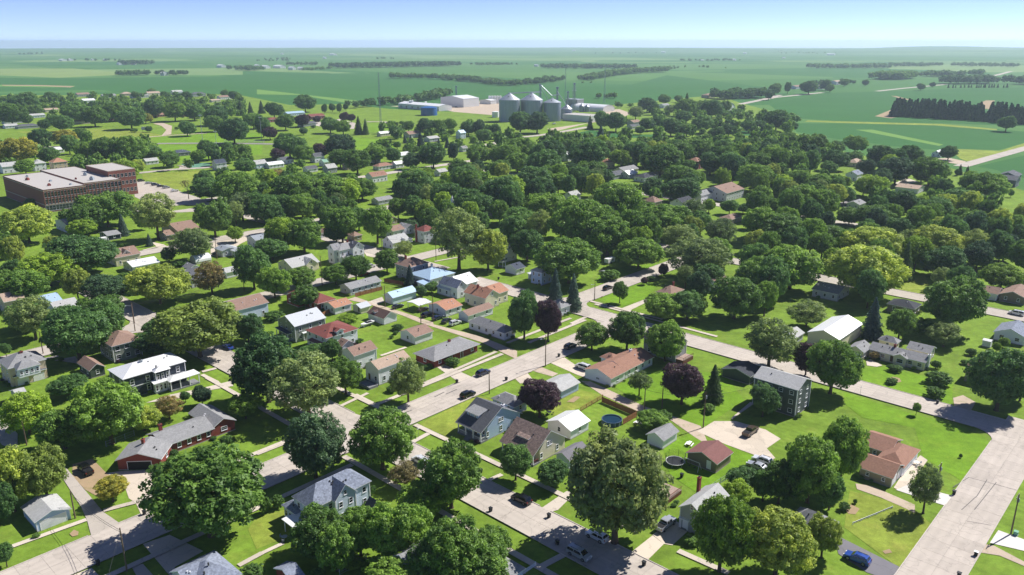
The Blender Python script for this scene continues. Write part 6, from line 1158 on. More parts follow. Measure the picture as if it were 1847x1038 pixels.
 (-100.6,434.6,7.7,5.8,7.1,'d',1,3,'or75','br77'),
 (172.4,305.7,5.4,4.5,4.7,'o',0,1,'darkranch'),
 (208.4,378.1,8.2,5.5,7.6,'y',2,3,'darkranch'),
 (31.4,538.8,9.6,6.8,9,'m',4,3,'t7w','t3_2'),
 (113.1,504.2,9,6.5,8.5,'d',0,1,'gr80'),
 (21.1,483.1,7.6,6.1,7,'d',0,0,'t7w'),
 (-209.3,317.6,5.6,4.8,4.9,'d',0,3,'cr48'),
 (-90,427.8,8.1,5.5,7.5,'m',0,2,'or75'),
 (-125.6,453.4,9.2,5.9,8.6,'m',6,3,'or75','br77'),
 (149.4,470.1,8.2,6.1,7.7,'m',2,3,'biggrey'),
 (177.7,345.3,6.4,4.8,5.8,'m',0,3,'darkranch'),
 (42.1,544.2,8.2,6.7,7.6,'d',0,3,'t3_4'),
 (198.7,425.9,8.9,5.8,8.3,'d',2,3,'t8g2'),
 (-31.8,388.3,6.7,4.8,6.1,'d',0,2,'redtall'),
 (219.5,408.2,8.7,5.6,8.2,'m',6,3,'t7roof','darkranch'),
 (9.3,530.7,8.3,6.4,7.7,'d',4,3,'t7w','t2_9'),
 (169.6,497.4,8.3,6.4,7.7,'m',0,3,'biggrey'),
 (161.1,513.8,8.5,6.5,7.9,'m',0,3,'biggrey'),
 (-145.8,470,6.9,5.9,6.3,'l',0,3,'gr79'),
 (-115.5,460.5,8.2,5.7,7.6,'m',7,3,'or75','br77'),
 (185.2,508.9,9.5,6.5,8.9,'m',0,3,'t8g2'),
 (40.7,421.9,6.2,5,5.6,'m',0,3,'t7b2'),
 (270.8,411.9,8.6,5.9,8,'y',4,3,'t8g2','darkranch'),
 (166.9,554.6,9,6.9,8.4,'m',4,3,'biggrey','t3_11'),
 (50.9,405.9,7.2,4.8,6.6,'m',1,3,'t7b2','t7roof'),
 (19,628.2,11.3,7.4,10.9,'d',2,1,'t3_12'),
 (155.6,615.6,11.3,7.5,10.8,'m',0,0,'t3_5'),
 (200.4,598,11.5,7.4,11,'m',0,3,'t4_2'),
 (235.8,410,7.5,5.6,6.9,'m',2,3,'t8g2'),
 (166.6,459.7,8.4,5.7,7.9,'k',0,3,'t8g2'),
 (-127.6,496.6,8.2,6,7.6,'d',2,3,'gr79'),
 (160.1,602.6,11.3,7.3,10.8,'m',2,3,'t3_5'),
 (123.9,607.8,10,7.2,9.5,'m',0,1,'t3_11'),
 (128.1,416.1,5.8,5.1,5.2,'m',0,0,'t7roof'),
 (69,459.2,7.5,5.4,6.9,'l',0,0,'t7b2'),
 (145.9,442.9,7.1,5.4,6.5,'m',0,1,'t7roof'),
 (260.4,463,7.9,6.2,7.3,'d',6,3,'t8wh','t4_2'),
 (-104,462.2,6.2,5.5,5.6,'o',0,3,'gr79'),
 (247.5,529.2,8.6,6.8,8,'k',0,2,'t8wh'),
 (-28.1,557.9,7.7,6.5,7.1,'o',0,3,'t2_9'),
 (-3.9,518.4,7.1,6,6.5,'m',2,3,'t7w'),
 (64.2,470.6,6.8,5.5,6.2,'d',0,2,'t7b2'),
 (209.4,509.5,7.2,6.3,6.6,'d',2,3,'t8g2'),
 (183.9,480.9,8,5.9,7.4,'d',0,1,'t8g2'),
 (-158.9,514.8,9.5,6.1,9,'l',0,3,'t2_8'),
 (-173.6,498.7,7.7,6,7.2,'m',0,3,'gr79'),
 (-150.9,525.7,8,6.2,7.5,'d',0,3,'t2_8'),
 (77.9,652.6,10.3,7.4,9.8,'o',0,1,'t3_0'),
 (154.3,566.6,7.6,6.6,7,'l',0,3,'t3_11'),
 (-148,303,4.7,3.8,4,'l',0,0,'dg51'),
 (151.8,481.6,6.8,5.6,6.2,'m',0,3,'biggrey'),
 (-111.3,447.7,8.2,5.2,7.6,'d',2,3,'or75'),
 (121.6,663.1,10,7.5,9.5,'y',0,3,'t3_5'),
 (278.5,587.9,9.3,7.2,8.7,'l',0,3,'t4_2'),
 (222.5,594.2,11,7.1,10.5,'d',0,3,'t4_2'),
 (-16.5,400.4,6.9,4.5,6.3,'d',0,3,'redtall'),
 (-119.9,519,7.3,5.9,6.7,'m',2,3,'gr79'),
 (182.6,467.7,8.8,5.6,8.3,'m',0,0,'t8g2'),
 (210.4,431.6,6.3,5.3,5.7,'m',0,3,'t8g2'),
 (-59.3,523.3,6.5,5.8,5.9,'m',4,3,'gr79','t2_9'),
 (160.8,397.9,7.4,4.7,6.8,'k',0,3,'t7roof'),
 (-71.8,499.5,7.4,5.6,6.8,'d',0,1,'gr79'),
 (179.4,550.1,9.1,6.4,8.5,'y',0,3,'biggrey'),
 (48.2,460.7,5.9,5.1,5.3,'o',0,3,'t7w'),
 (-192.9,525.1,9.1,6.1,8.6,'d',0,3,'t2_21'),
 (-11.3,493.4,8.1,5.4,7.5,'o',4,3,'t7w','or75'),
 (118,638.3,10.7,7.1,10.2,'l',0,1,'t3_5'),
 (15.1,499.1,6.2,5.5,5.6,'m',0,1,'t7w'),
 (184.1,451.8,6.1,5.3,5.5,'m',0,3,'t8g2'),
 (235.7,628.7,10.5,7.3,10,'k',0,2,'t4_5'),
 (75.4,682.9,11.5,7.4,11,'l',0,3,'t3_6'),
 (-23.1,505.7,6.8,5.5,6.1,'o',2,3,'gr79'),
 (35.5,506.5,8.4,5.5,7.8,'d',2,1,'t7w'),
 (42.6,569.9,6.9,6.2,6.3,'d',1,3,'t3_4','t3_2'),
 (138.1,675.6,10.1,7.5,9.6,'m',4,3,'t3_5','t3_11'),
 (260.6,403.2,6.3,5.2,5.7,'m',4,3,'t8g2','darkranch'),
 (192.6,492,7.5,5.7,6.9,'o',0,1,'t8g2'),
 (187.5,627.6,10.6,7,10.1,'d',2,3,'t3_5'),
 (-26.8,584.4,7.2,6.3,6.6,'d',0,3,'t2_9'),
 (-153.7,478.3,8.3,5.4,7.7,'d',6,3,'br47','or75'),
 (212.4,600.2,8.6,6.8,8,'m',1,3,'t4_2','t4_5'),
 (-13.4,643.4,8.5,6.8,8,'m',1,3,'t3_12','t2_9'),
 (117.7,674.7,9.6,7.3,9,'y',2,3,'t3_5'),
 (209.5,580.1,10,6.5,9.5,'m',2,3,'t4_2'),
 (-8.5,562.2,8,6,7.4,'y',0,3,'t2_9'),
 (139.6,526.6,8.9,5.8,8.4,'l',0,1,'biggrey'),
 (227.8,456.8,6,5.4,5.4,'m',0,0,'t8g2'),
 (-215.2,358.7,5.6,4.4,5,'y',0,3,'navygar'),
 (-204.1,303.3,5.6,3.8,4.9,'m',0,3,'le57'),
 (164.7,684,8.4,7.4,7.8,'o',0,3,'t3_5'),
 (189.4,646,10.5,7.1,10,'y',4,3,'t3_5','t4_0'),
 (-233.7,353.4,6.7,4.4,6.1,'m',0,3,'navygar'),
 (57.7,664.3,10.2,7,9.7,'d',0,0,'t3_6'),
 (201,635.3,10.8,7,10.3,'k',0,3,'t4_5'),
 (135.3,657.3,10.2,7,9.7,'d',6,3,'t3_11','t3_0'),
 (-60,541.5,7.8,5.7,7.2,'l',2,3,'t2_8'),
 (165,425.4,6.7,4.8,6,'m',2,3,'t7roof'),
 (61.6,633.3,8.3,6.7,7.8,'d',0,2,'t3_0'),
 (67.5,483.4,6.9,5.1,6.3,'l',0,1,'t7b2'),
 (292.5,566.1,8.3,6.6,7.8,'m',1,3,'t4_2','t8wh'),
 (126.1,540.1,6.9,5.7,6.3,'m',2,3,'biggrey'),
 (288.1,594.8,10.7,6.8,10.2,'d',2,3,'t4_1'),
 (273.1,498.2,7.6,5.8,7,'d',0,3,'t8wh'),
 (-150.5,458.2,7.4,5,6.8,'d',0,3,'br47'),
 (-144.4,508.9,7.7,5.4,7.1,'d',4,3,'gr79','t2_5'),
 (103.9,673.6,7.7,7,7.1,'m',2,3,'t3_0'),
 (200.2,549.1,7.5,6,6.9,'m',0,3,'t4_2'),
]
CANOPY = [(190,539,5.8),(278,453,5.4),(172,649,6.7),(-197,413,4.6),(226,646,6.9),(249,460,5.2),(282,482,5.6),(205,564,6),(86,479,4.8),(-159,498,5.2),(-19,659,6.6),(40,712,7.1),(172,624,6.4),(194,685,7),(29,725,7.2),(1,492,4.8),(237,677,7),(-145,496,5.1),(-139,533,5.4),(277,575,6.2),(134,742,7.3),(231,718,7.3),(170,705,7),(-30,485,4.7),(277,468,5.2),(29,623,6),(119,570,5.6),(38,698,6.7),(223,470,5),(-1,691,6.6),(174,613,6.1),(57,734,7.1),(276,713,7.3),(-21,546,5.2),(-307,574,6.2),(155,746,7.3),(55,567,5.4),(-168,452,4.6),(225,746,7.4),(-31,637,6.1),(68,698,6.6),(-77,542,5.2),(237,751,7.4),(-246,426,4.6),(54,593,5.6),(-160,569,5.5),(240,645,6.5),(109,771,7.3),(204,672,6.6),(-109,528,5),(79,507,4.8),(213,702,6.8),(219,637,6.3),(132,720,6.8),(-43,594,5.5),(-29,697,6.5),(-322,590,6.2),(233,765,7.4),(271,753,7.4),(189,724,6.9),(-285,572,5.9),(214,525,5.2),(284,520,5.4),(260,649,6.4),(81,702,6.4),(191,750,7),(-68,567,5.2),(30,673,6.1),(194,713,6.7),(176,730,6.8),(243,724,6.9),(-112,703,6.4),(268,486,5),(27,692,6.2),(-230,638,6.1),(208,659,6.2),(208,691,6.4),(90,677,6.1),(254,476,4.8),(220,677,6.3),(86,725,6.5),(61,644,5.8),(118,651,5.9),(-31,538,4.8),(224,487,4.7),(115,541,4.9),(-242,367,3.9),(-17,598,5.3),(-311,595,5.9),(159,542,4.9),(90,739,6.5),(275,513,5.1),(258,715,6.6),(257,691,6.4),(-44,620,5.4),(214,727,6.6),(-41,606,5.2),(-129,546,4.8),(273,675,6.3),(-14,748,6.4),(195,609,5.5),(209,540,5),(-78,528,4.6),(260,680,6.2),(151,842,7.3),(181,569,5.1),(115,559,4.9),(216,626,5.6),(-114,553,4.8),(-300,627,5.9),(4,761,6.4),(-316,639,6),(-4,778,6.6),(153,673,5.8),(-199,544,4.9),(162,632,5.5),(176,592,5.2),(-3,723,6.1),(259,744,6.6),(119,739,6.3),(-336,614,5.8),(170,543,4.7),(-73,691,5.8),(-133,522,4.5),(29,712,5.9),(-312,622,5.7),(285,532,5),(60,710,5.8),(-126,659,5.5),(37,782,6.4),(-64,552,4.6),(-233,658,5.7),(-295,585,5.3),(186,676,5.7),(238,690,5.9),(215,760,6.4),(262,670,5.8),(136,700,5.8),(216,549,4.8),(51,754,6.1),(29,604,4.9),(-398,661,6.2),(-120,636,5.2),(193,570,4.8),(174,752,6.2),(198,580,4.9),(185,833,6.8),(-116,675,5.5),(-315,610,5.5),(273,690,5.9),(107,787,6.3),(-392,617,5.8),(-63,579,4.6),(-124,709,5.7),(240,661,5.6),(270,740,6.2),(-186,537,4.5),(-74,587,4.7),(-347,694,6.1),(104,760,6),(-341,666,5.8),(296,871,7.1),(-178,557,4.5),(-304,609,5.3),(64,673,5.2),(231,730,5.9),(233,703,5.7),(175,669,5.3),(32,659,5.1),(-313,690,5.8),(45,771,5.9),(165,725,5.7),(6,631,4.8),(-92,697,5.4),(266,769,6.2),(-341,738,6.2),(-268,616,5.1),(-27,818,6.2),(-330,628,5.4),(222,661,5.3),(-51,739,5.6),(-213,624,5),(250,832,6.5),(290,946,7.4),(161,696,5.4),(292,851,6.7),(128,763,5.8),(227,973,7.5),(143,717,5.5),(-10,710,5.3),(-333,602,5.1),(-355,714,5.9),(-218,652,5.1),(-402,754,6.4),(73,727,5.4),(-336,695,5.7),(69,763,5.7),(121,750,5.6),(101,659,4.9),(15,644,4.7),(227,817,6.2),(-245,658,5.1),(89,785,5.8),(120,720,5.3),(-338,640,5.3),(162,643,4.8),(-117,804,5.9),(154,731,5.4),(27,758,5.5),(-433,675,5.8),(94,649,4.7),(74,777,5.6),(204,722,5.4),(73,710,5.1),(160,713,5.2),(-121,724,5.2),(216,919,6.7),(218,711,5.3),(116,709,5.1),(-437,707,5.9),(145,764,5.5),(320,938,7),(-11,671,4.7),(268,845,6.2),(68,746,5.3),(17,697,4.9),(-453,709,5.9),(-74,835,5.9),(96,686,4.8),(10,738,5.1),(128,685,4.8),(55,784,5.4),(182,885,6.3),(89,773,5.4),(-55,713,4.9),(-167,624,4.4),(109,693,4.8),(187,703,5),(104,744,5.1),(-21,723,4.9),(-69,808,5.5),(-370,716,5.5),(273,932,6.6),(-354,644,5),(-32,734,5),(-319,706,5.2),(238,1024,7.1),(-254,619,4.5),(237,1050,7.2),(-403,646,5.1),(-345,749,5.5),(-76,669,4.5),(-11,767,5.1),(135,730,4.9),(43,729,4.8),(-415,692,5.3),(-68,718,4.8),(-45,871,5.7),(-336,723,5.2),(-85,873,5.8),(-20,857,5.6),(103,723,4.8),(250,1080,7.2),(-80,703,4.6),(210,1031,6.8),(144,750,4.9),(158,1052,6.8),(-365,671,4.9),(233,877,5.8),(-36,718,4.6),(259,800,5.4),(-448,738,5.5),(-383,704,5.1),(245,707,4.8),(-4,737,4.7),(-34,833,5.3),(-86,891,5.6),(-293,663,4.5),(-51,893,5.6),(-68,786,4.9),(-369,1054,7),(-410,658,4.8),(-135,887,5.6),(-49,909,5.7),(284,1010,6.5),(304,998,6.4),(-538,937,6.7),(-95,739,4.6),(-428,698,5),(-413,1065,7),(-525,1004,6.9),(-412,734,5.1),(-385,1088,7),(195,931,5.8),(-368,747,5),(-370,639,4.4),(188,1029,6.3),(252,762,4.8),(-341,705,4.7),(123,950,5.7),(173,951,5.8),(208,1011,6.1),(-39,774,4.6),(-417,673,4.7),(264,1095,6.7),(-513,1077,7),(-319,665,4.3),(-144,878,5.2),(-435,689,4.8),(-440,728,5),(-543,1028,6.8),(3,792,4.6),(-86,843,4.9),(224,897,5.4),(-567,987,6.6),(287,984,6),(257,964,5.8),(-359,729,4.7),(-104,869,5.1),(-386,1141,7),(185,1064,6.2),(-389,1161,7),(-400,1072,6.6),(316,1122,6.7),(-516,1048,6.7),(-417,1119,6.8),(-570,1045,6.8),(318,1024,6.1),(-364,702,4.5),(-572,1002,6.5),(-358,689,4.4),(181,993,5.7),(-386,1069,6.4),(-457,727,4.8),(-552,1114,6.9),(-460,744,4.9),(-594,1105,7),(193,908,5.2),(-385,727,4.6),(-583,1089,6.9),(-558,1005,6.4),(314,972,5.7),(-496,1081,6.6),(-564,1125,7),(-537,1129,6.9),(-397,1098,6.4),(-401,1115,6.5),(-400,1140,6.6),(-35,879,4.8),(-410,1165,6.8),(-603,1087,6.8),(274,816,4.7),(-387,1126,6.5),(-679,1076,6.9),(-17,810,4.4),(-28,867,4.7),(-435,742,4.6),(-90,829,4.5),(171,973,5.3),(-120,861,4.7),(-545,1102,6.6),(-541,1075,6.4),(203,864,4.7),(-103,898,4.8),(-26,845,4.5),(-466,1182,6.7),(-633,1169,7),(-420,1079,6),(-498,1051,6.1),(-655,1045,6.4),(-364,765,4.4),(-521,1063,6.2),(-547,970,5.8),(-378,755,4.4),(-464,1209,6.7),(-398,736,4.3),(-508,1064,6.1),(216,944,5),(241,947,5.1),(-356,1061,5.8),(-549,953,5.7),(-125,846,4.4),(-436,1146,6.3),(-639,1036,6.2),(-576,1229,7),(-520,1269,7),(-66,852,4.4),(-650,1177,6.9),(-429,1277,6.9),(-367,1071,5.8),(253,910,4.8),(-557,1160,6.5),(-689,1105,6.6),(-562,1096,6.2),(-21,886,4.5),(-401,1194,6.3),(-430,1178,6.3),(251,987,5.1),(-627,1027,6),(-547,1258,6.8),(-629,1146,6.5),(-626,1242,6.9),(-479,1192,6.4),(-516,1247,6.7),(-453,1127,6),(-671,1192,6.8),(-667,1176,6.7),(-446,1321,6.9),(-609,1240,6.8),(-542,1015,5.7),(-696,1227,6.9),(-739,1226,7),(-591,1231,6.7),(-652,1068,6.1),(-540,1225,6.5),(-570,1290,6.9),(-488,1248,6.5),(-412,1186,6.1),(-602,1254,6.7),(-632,1010,5.8),(-507,1158,6.1),(-535,954,5.3),(-536,1050,5.7),(-602,1191,6.4),(-684,1157,6.4),(-716,1131,6.4),(-698,1251,6.9),(-512,1130,5.9),(-675,1240,6.7),(-536,1266,6.5),(-498,1302,6.6),(-742,1204,6.7),(122,1020,4.9),(-549,1051,5.6),(-626,1274,6.7),(-479,1206,6.2),(-729,1284,7),(-602,1128,6),(-656,1210,6.5),(-739,1267,6.9),(-588,1056,5.7),(-719,1240,6.7),(-627,1226,6.4),(-701,1180,6.4),(-487,1271,6.4),(-495,1038,5.4),(-425,1240,6.1),(-548,1289,6.5),(-552,1179,6),(-716,1196,6.5),(-535,1064,5.5),(-730,1200,6.5),(-480,1097,5.5),(-441,1302,6.3),(-407,1088,5.4),(314,1072,5.1),(-762,1206,6.6),(-667,1228,6.4),(-505,1091,5.5),(-586,1199,6.1),(-783,1279,6.8),(-616,1120,5.8),(-791,1263,6.8),(-409,1215,5.8),(-500,1254,6.1),(-564,1183,5.9),(-591,1070,5.5),(-552,1273,6.2),(-519,1175,5.7),(-709,1372,6.9),(-743,1362,6.9),(204,1075,4.9),(-798,1330,6.9),(-578,1132,5.7),(-511,1222,5.9),(-779,1316,6.8),(-533,1174,5.7),(-793,1316,6.8),(-741,1240,6.4),(-744,1255,6.4),(-644,1332,6.5),(-467,1156,5.5),(-581,1185,5.8),(-557,1237,6),(-656,1103,5.6),(-557,1039,5.2),(-639,1252,6.1),(-545,1243,5.9),(-674,1063,5.5),(-815,1352,6.8),(-712,1172,5.9),(-761,1285,6.4),(-827,1338,6.8),(-529,1113,5.3),(-408,1053,4.9),(-433,1090,5),(-416,1143,5.2),(-703,1358,6.6),(-760,1226,6.2),(-374,1119,5.1),(-591,1141,5.5),(-562,1145,5.4),(-500,1230,5.6),(-569,1196,5.6),(-432,1106,5),(-573,1077,5.1),(-543,1204,5.6),(-793,1343,6.6),(-517,1148,5.3),(-665,1086,5.3),(-815,1314,6.5),(-583,1213,5.6),(-531,1246,5.6),(-674,1211,5.8),(-511,1104,5),(-579,1110,5.2),(-595,1161,5.4),(-578,1243,5.7),(-526,1092,5),(-528,1219,5.5),(-444,1158,5.1),(-744,1184,5.7),(-802,1282,6.2),(-538,1279,5.7),(-732,1157,5.6),(-753,1345,6.3),(-560,1018,4.7),(-469,1380,5.9),(-453,1182,5.1),(-745,1286,6),(-538,1320,5.8),(-591,1029,4.8),(-750,1217,5.7),(-455,1168,5),(-682,1144,5.3),(-764,1337,6.1),(-545,1147,5),(-629,1182,5.3),(-441,1122,4.8),(-477,1220,5.2),(-725,1322,5.9),(-473,1171,5),(-754,1321,6),(-647,1193,5.3),(-687,1261,5.6),(-494,1116,4.8),(-436,1195,5),(-723,1226,5.5),(-673,1096,5),(-608,1153,5),(-446,1248,5.1),(-763,1357,6),(-436,1229,5),(-698,1143,5.1),(-690,1191,5.3),(-726,1178,5.3),(-503,1323,5.4),(-733,1338,5.8),(-819,1298,5.8),(-492,1217,5),(-500,1276,5.2),(-543,1188,4.9),(-567,1257,5.2),(-706,1240,5.3),(-759,1251,5.5),(-754,1274,5.5),(-536,1156,4.7),(-813,1333,5.8),(-616,1263,5.2),(-513,1296,5.1),(-420,1223,4.8),(-582,1153,4.7),(-701,1203,5.1),(-622,1289,5.2),(-556,1325,5.2),(-805,1304,5.5),(-582,1321,5.2),(-580,1299,5.1),(-711,1147,4.8),(-706,1267,5.2),(-699,1124,4.7),(-556,1208,4.7),(-705,1160,4.8),(-540,1344,5.1),(-738,1306,5.3),(-444,1262,4.7),(-545,1306,4.9),(-610,1224,4.8),(-511,1282,4.8),(-571,1367,5.1),(-710,1222,4.8),(-559,1312,4.8),(-584,1256,4.7),(-705,1309,5),(-512,1381,5),(-627,1314,4.9),(-564,1386,5),(-612,1324,4.9),(-645,1307,4.9),(-844,1341,5.3),(-456,1338,4.7),(-777,1240,4.8),(-718,1309,4.9),(-517,1360,4.8),(-581,1348,4.8),(-713,1292,4.8),(-755,1305,4.9),(-554,1372,4.8),(-519,1393,4.8),(-649,1346,4.8),(-479,1405,4.7),(-576,1379,4.8),(-777,1336,4.9)]
WOODS = [
 ('distant_wood','dark rounded grove alone in the bean field beyond the park','far_d','r',[(-1142.87,2386.43),(-1078.89,2447.23)],0.0068,60,14,0.55),
 ('distant_wood','smaller grove with a pale shed beside the lone bean field grove','far_d','r',[(-1068.35,2447.23),(-996.75,2426.63)],0.0061,50,14,0.55),
 ('distant_wood','farm grove with pale farm buildings beyond the striped field','far_d','v',[(-1737.02,3584.03),(-1598.63,3584.03)],0.0064,80,18,0.55),
 ('distant_wood','dark windbreak beside the long pale poultry shed','far_d','v',[(-1027.9,2946.58),(-919.89,2831.23)],0.0057,70,16,0.55),
 ('distant_wood','scattered farm trees near the horizon behind the striped field','far_d','v',[(-2393.94,4299.26),(-2062.38,4299.26)],0.0029,120,55,0.55),
 ('distant_wood','faint tree line along the far horizon','far_d','v',[(-3924.12,6430.13),(-3792.19,6430.13)],0.0025,300,50,0.55),
 ('distant_wood','faint farm grove far beyond the windbreak','far_d','v',[(-1377.17,4299.26),(-1266.65,4146.2)],0.0029,200,50,0.55),
 ('distant_wood','tree line beside the pale farmstead past the bean fields','far_d','v',[(-979.31,3518.88),(-843.42,3518.88)],0.0043,60,16,0.55),
 ('distant_wood','long dark wood stretching across the fields','far_d','v',[(-648.15,3087.99),(-455.11,3225.48),(-222.37,3395.39)],0.0075,110,17,0.55),
 ('distant_wood','wood edge continuing from the long dark wood','far_d','v',[(-692.15,2831.23),(-657.13,3055.42)],0.0043,50,17,0.55),
 ('distant_wood','wooded creek line curving in front of the elevator fields','far_d','r',[(-350.44,2229.3),(-215.59,2186.91),(-112.81,2032.12),(-39.2,1866.6),(8.17,1848.5)],0.0075,45,13,0.55),
 ('distant_wood','wooded creek line behind the grain bins','far_d','r',[(-4.51,1897.54),(55.44,1929.51),(116.52,2068.76),(137.81,2122.29)],0.0071,45,13,0.55),
 ('distant_wood','dense belt of trees behind the long storage shed','far_d','r',[(-236.98,1222.97),(-211.73,1264.14),(-184.95,1293.12),(-137.93,1388.43),(-113.7,1518.57)],0.0107,26,11,0.55),
 ('distant_wood','wood edge beyond the wooded creek line','far_d','v',[(-138.13,3476.74),(15.62,3562.05)],0.0036,120,20,0.55),
 ('distant_wood','broad wood beyond the radio masts','far_d','v',[(99.35,3104.54),(286.83,3055.42),(465.36,3055.42)],0.0061,110,18,0.55),
 ('distant_wood','curved creek wood between the two far fields','far_d','r',[(204.48,2130.16),(290.43,2386.43),(375.67,2578.51),(518.57,2724.48)],0.0075,40,13,0.55),
 ('distant_wood','low scrub at the tip of the curved creek wood','far_d','v',[(160.88,1976.1),(191.61,1976.1)],0.0025,30,12,0.55),
 ('distant_wood','compact dark grove at the foot of the lattice mast','far_d','r',[(145.7,1430.51),(183.32,1423.32)],0.0078,25,10,0.55),
 ('distant_wood','dense dark hedge belt beside the elevator yard','far_d','r',[(157.4,1222.97),(186.68,1236.4)],0.008,15,9,0.55),
 ('distant_wood','pale far trees scattered over the hazy fields','far_d','v',[(580.65,2946.58),(679.38,3225.48),(769.91,3055.42)],0.0036,60,40,0.55),
 ('distant_wood','farm trees in the haze beyond the radio masts','far_d','v',[(878.65,4146.2),(1013.81,4206.11),(1223.5,4363.67)],0.0032,150,50,0.55),
 ('distant_wood','faint blue farm groves close to the horizon','far_d','v',[(728.36,6803.87),(1031.37,6965.77),(1324.1,7406.18)],0.0018,300,120,0.55),
 ('distant_wood','pale blue wood across the far highway fields','far_d','v',[(1142.01,3087.99),(1281.43,3104.54),(1430.8,3104.54)],0.0057,110,18,0.55),
 ('distant_wood','rounded wood on the rise beside the far highway','far_d','r',[(974.52,2162.22),(1015.48,2146.07),(1125.84,2273.35)],0.011,80,14,0.55),
 ('distant_wood','row of trees behind the rounded wood','far_d','r',[(1171.53,2366.82),(1232.19,2319.16),(1310.22,2366.82)],0.0071,60,15,0.55),
 ('distant_wood','farmstead wood beside the far highway','far_d','r',[(1024.46,1929.51),(1077.81,1929.51),(1180.76,1962.56),(1190.45,1897.54)],0.011,60,15,0.55),
 ('distant_wood','far tree line under the hills','far_d','v',[(1558.59,3261.76),(1795.51,3415.38),(1869.96,3317.74),(1956.93,3225.48)],0.0046,120,24,0.55),
 ('distant_wood','trimmed row of small conifers before the farmstead wood','far_k','c',[(949.07,1779.45),(1085.05,1790.61)],0.0039,8,7,0.55),
 ('distant_wood','long dark conifer windbreak in the bean field','far_k','c',[(508.28,1087.84),(550.58,1054.99),(587.62,1022.14),(619.93,973.88)],0.0187,38,7.5,0.55),
 ('distant_wood','leafy end of the long conifer windbreak','far_d','r',[(523.99,1113.81),(542.67,1092.08)],0.0157,22,9,0.55),
 ('distant_wood','clump of trees below the far curve of the highway','far_d','r',[(1358.17,2416.45),(1391.47,2416.45)],0.0075,60,15,0.55),
 ('distant_wood','farm trees around the pale highway farmhouse','far_d','r',[(709.24,1897.54),(807.7,1929.51)],0.0061,40,14,0.55),
 ('distant_wood','highway trees beside the conifers','far_d','r',[(359.44,1405.66),(397.25,1423.32),(464.82,1459.98)],0.0125,45,11,0.55),
 ('distant_wood','hedge trees behind the gambrel barn','far_d','r',[(293.63,1051.02),(315.96,1071.17),(319.67,994.77)],0.0107,35,10,0.55),
 ('distant_wood','tree belt between the town and the bean field','far_d','r',[(229.3,928.29),(260.94,912.99),(291.83,905.53)],0.0125,20,10,0.55),
 ('distant_wood','hedge of the outermost gardens facing the fields','far_d','r',[(-760.13,1388.43),(-709.58,1423.32),(-641.27,1459.98),(-565.21,1459.98),(-477.11,1423.32)],0.0071,20,16,0.55),
 ('distant_wood','garden trees of the outer streets beyond the park','far_d','r',[(-728.74,1159.88),(-702.37,1209.82),(-613.33,1159.88),(-532.34,1159.88),(-490.91,1264.14)],0.0107,60,24,0.55),
 ('distant_wood','faint horizon trees in the haze','far_d','v',[(-1448.18,4641.69),(-1331.7,4568.94)],0.0029,200,50,0.55),
 ('distant_wood','hazy farm grove past the long dark wood','far_d','v',[(-796.22,4641.69),(-684.92,4641.69)],0.0036,150,40,0.55),
 ('distant_wood','hazy groves on the skyline beyond the highway','far_d','v',[(2965.52,9585.34),(2999.54,8861.54),(2503.1,6803.87),(3343.58,7698.08)],0.0021,300,130,0.55),
 ('distant_wood','hazy groves on the skyline above the town','far_d','v',[(-6937.55,11455.21),(-5779.4,10822.1),(-4505.65,10437.43),(-2993.34,9585.34)],0.0012,600,260,0.55),
 ('distant_wood','hazy groves on the skyline above the elevator','far_d','v',[(-3066.74,10437.43),(-1835.22,9585.34),(-853.34,9585.34),(-38.22,10437.43)],0.0012,600,260,0.55),
]
BARE = [
 (-207.45,499.21,13,'leafless tree beside the school car park'),
]
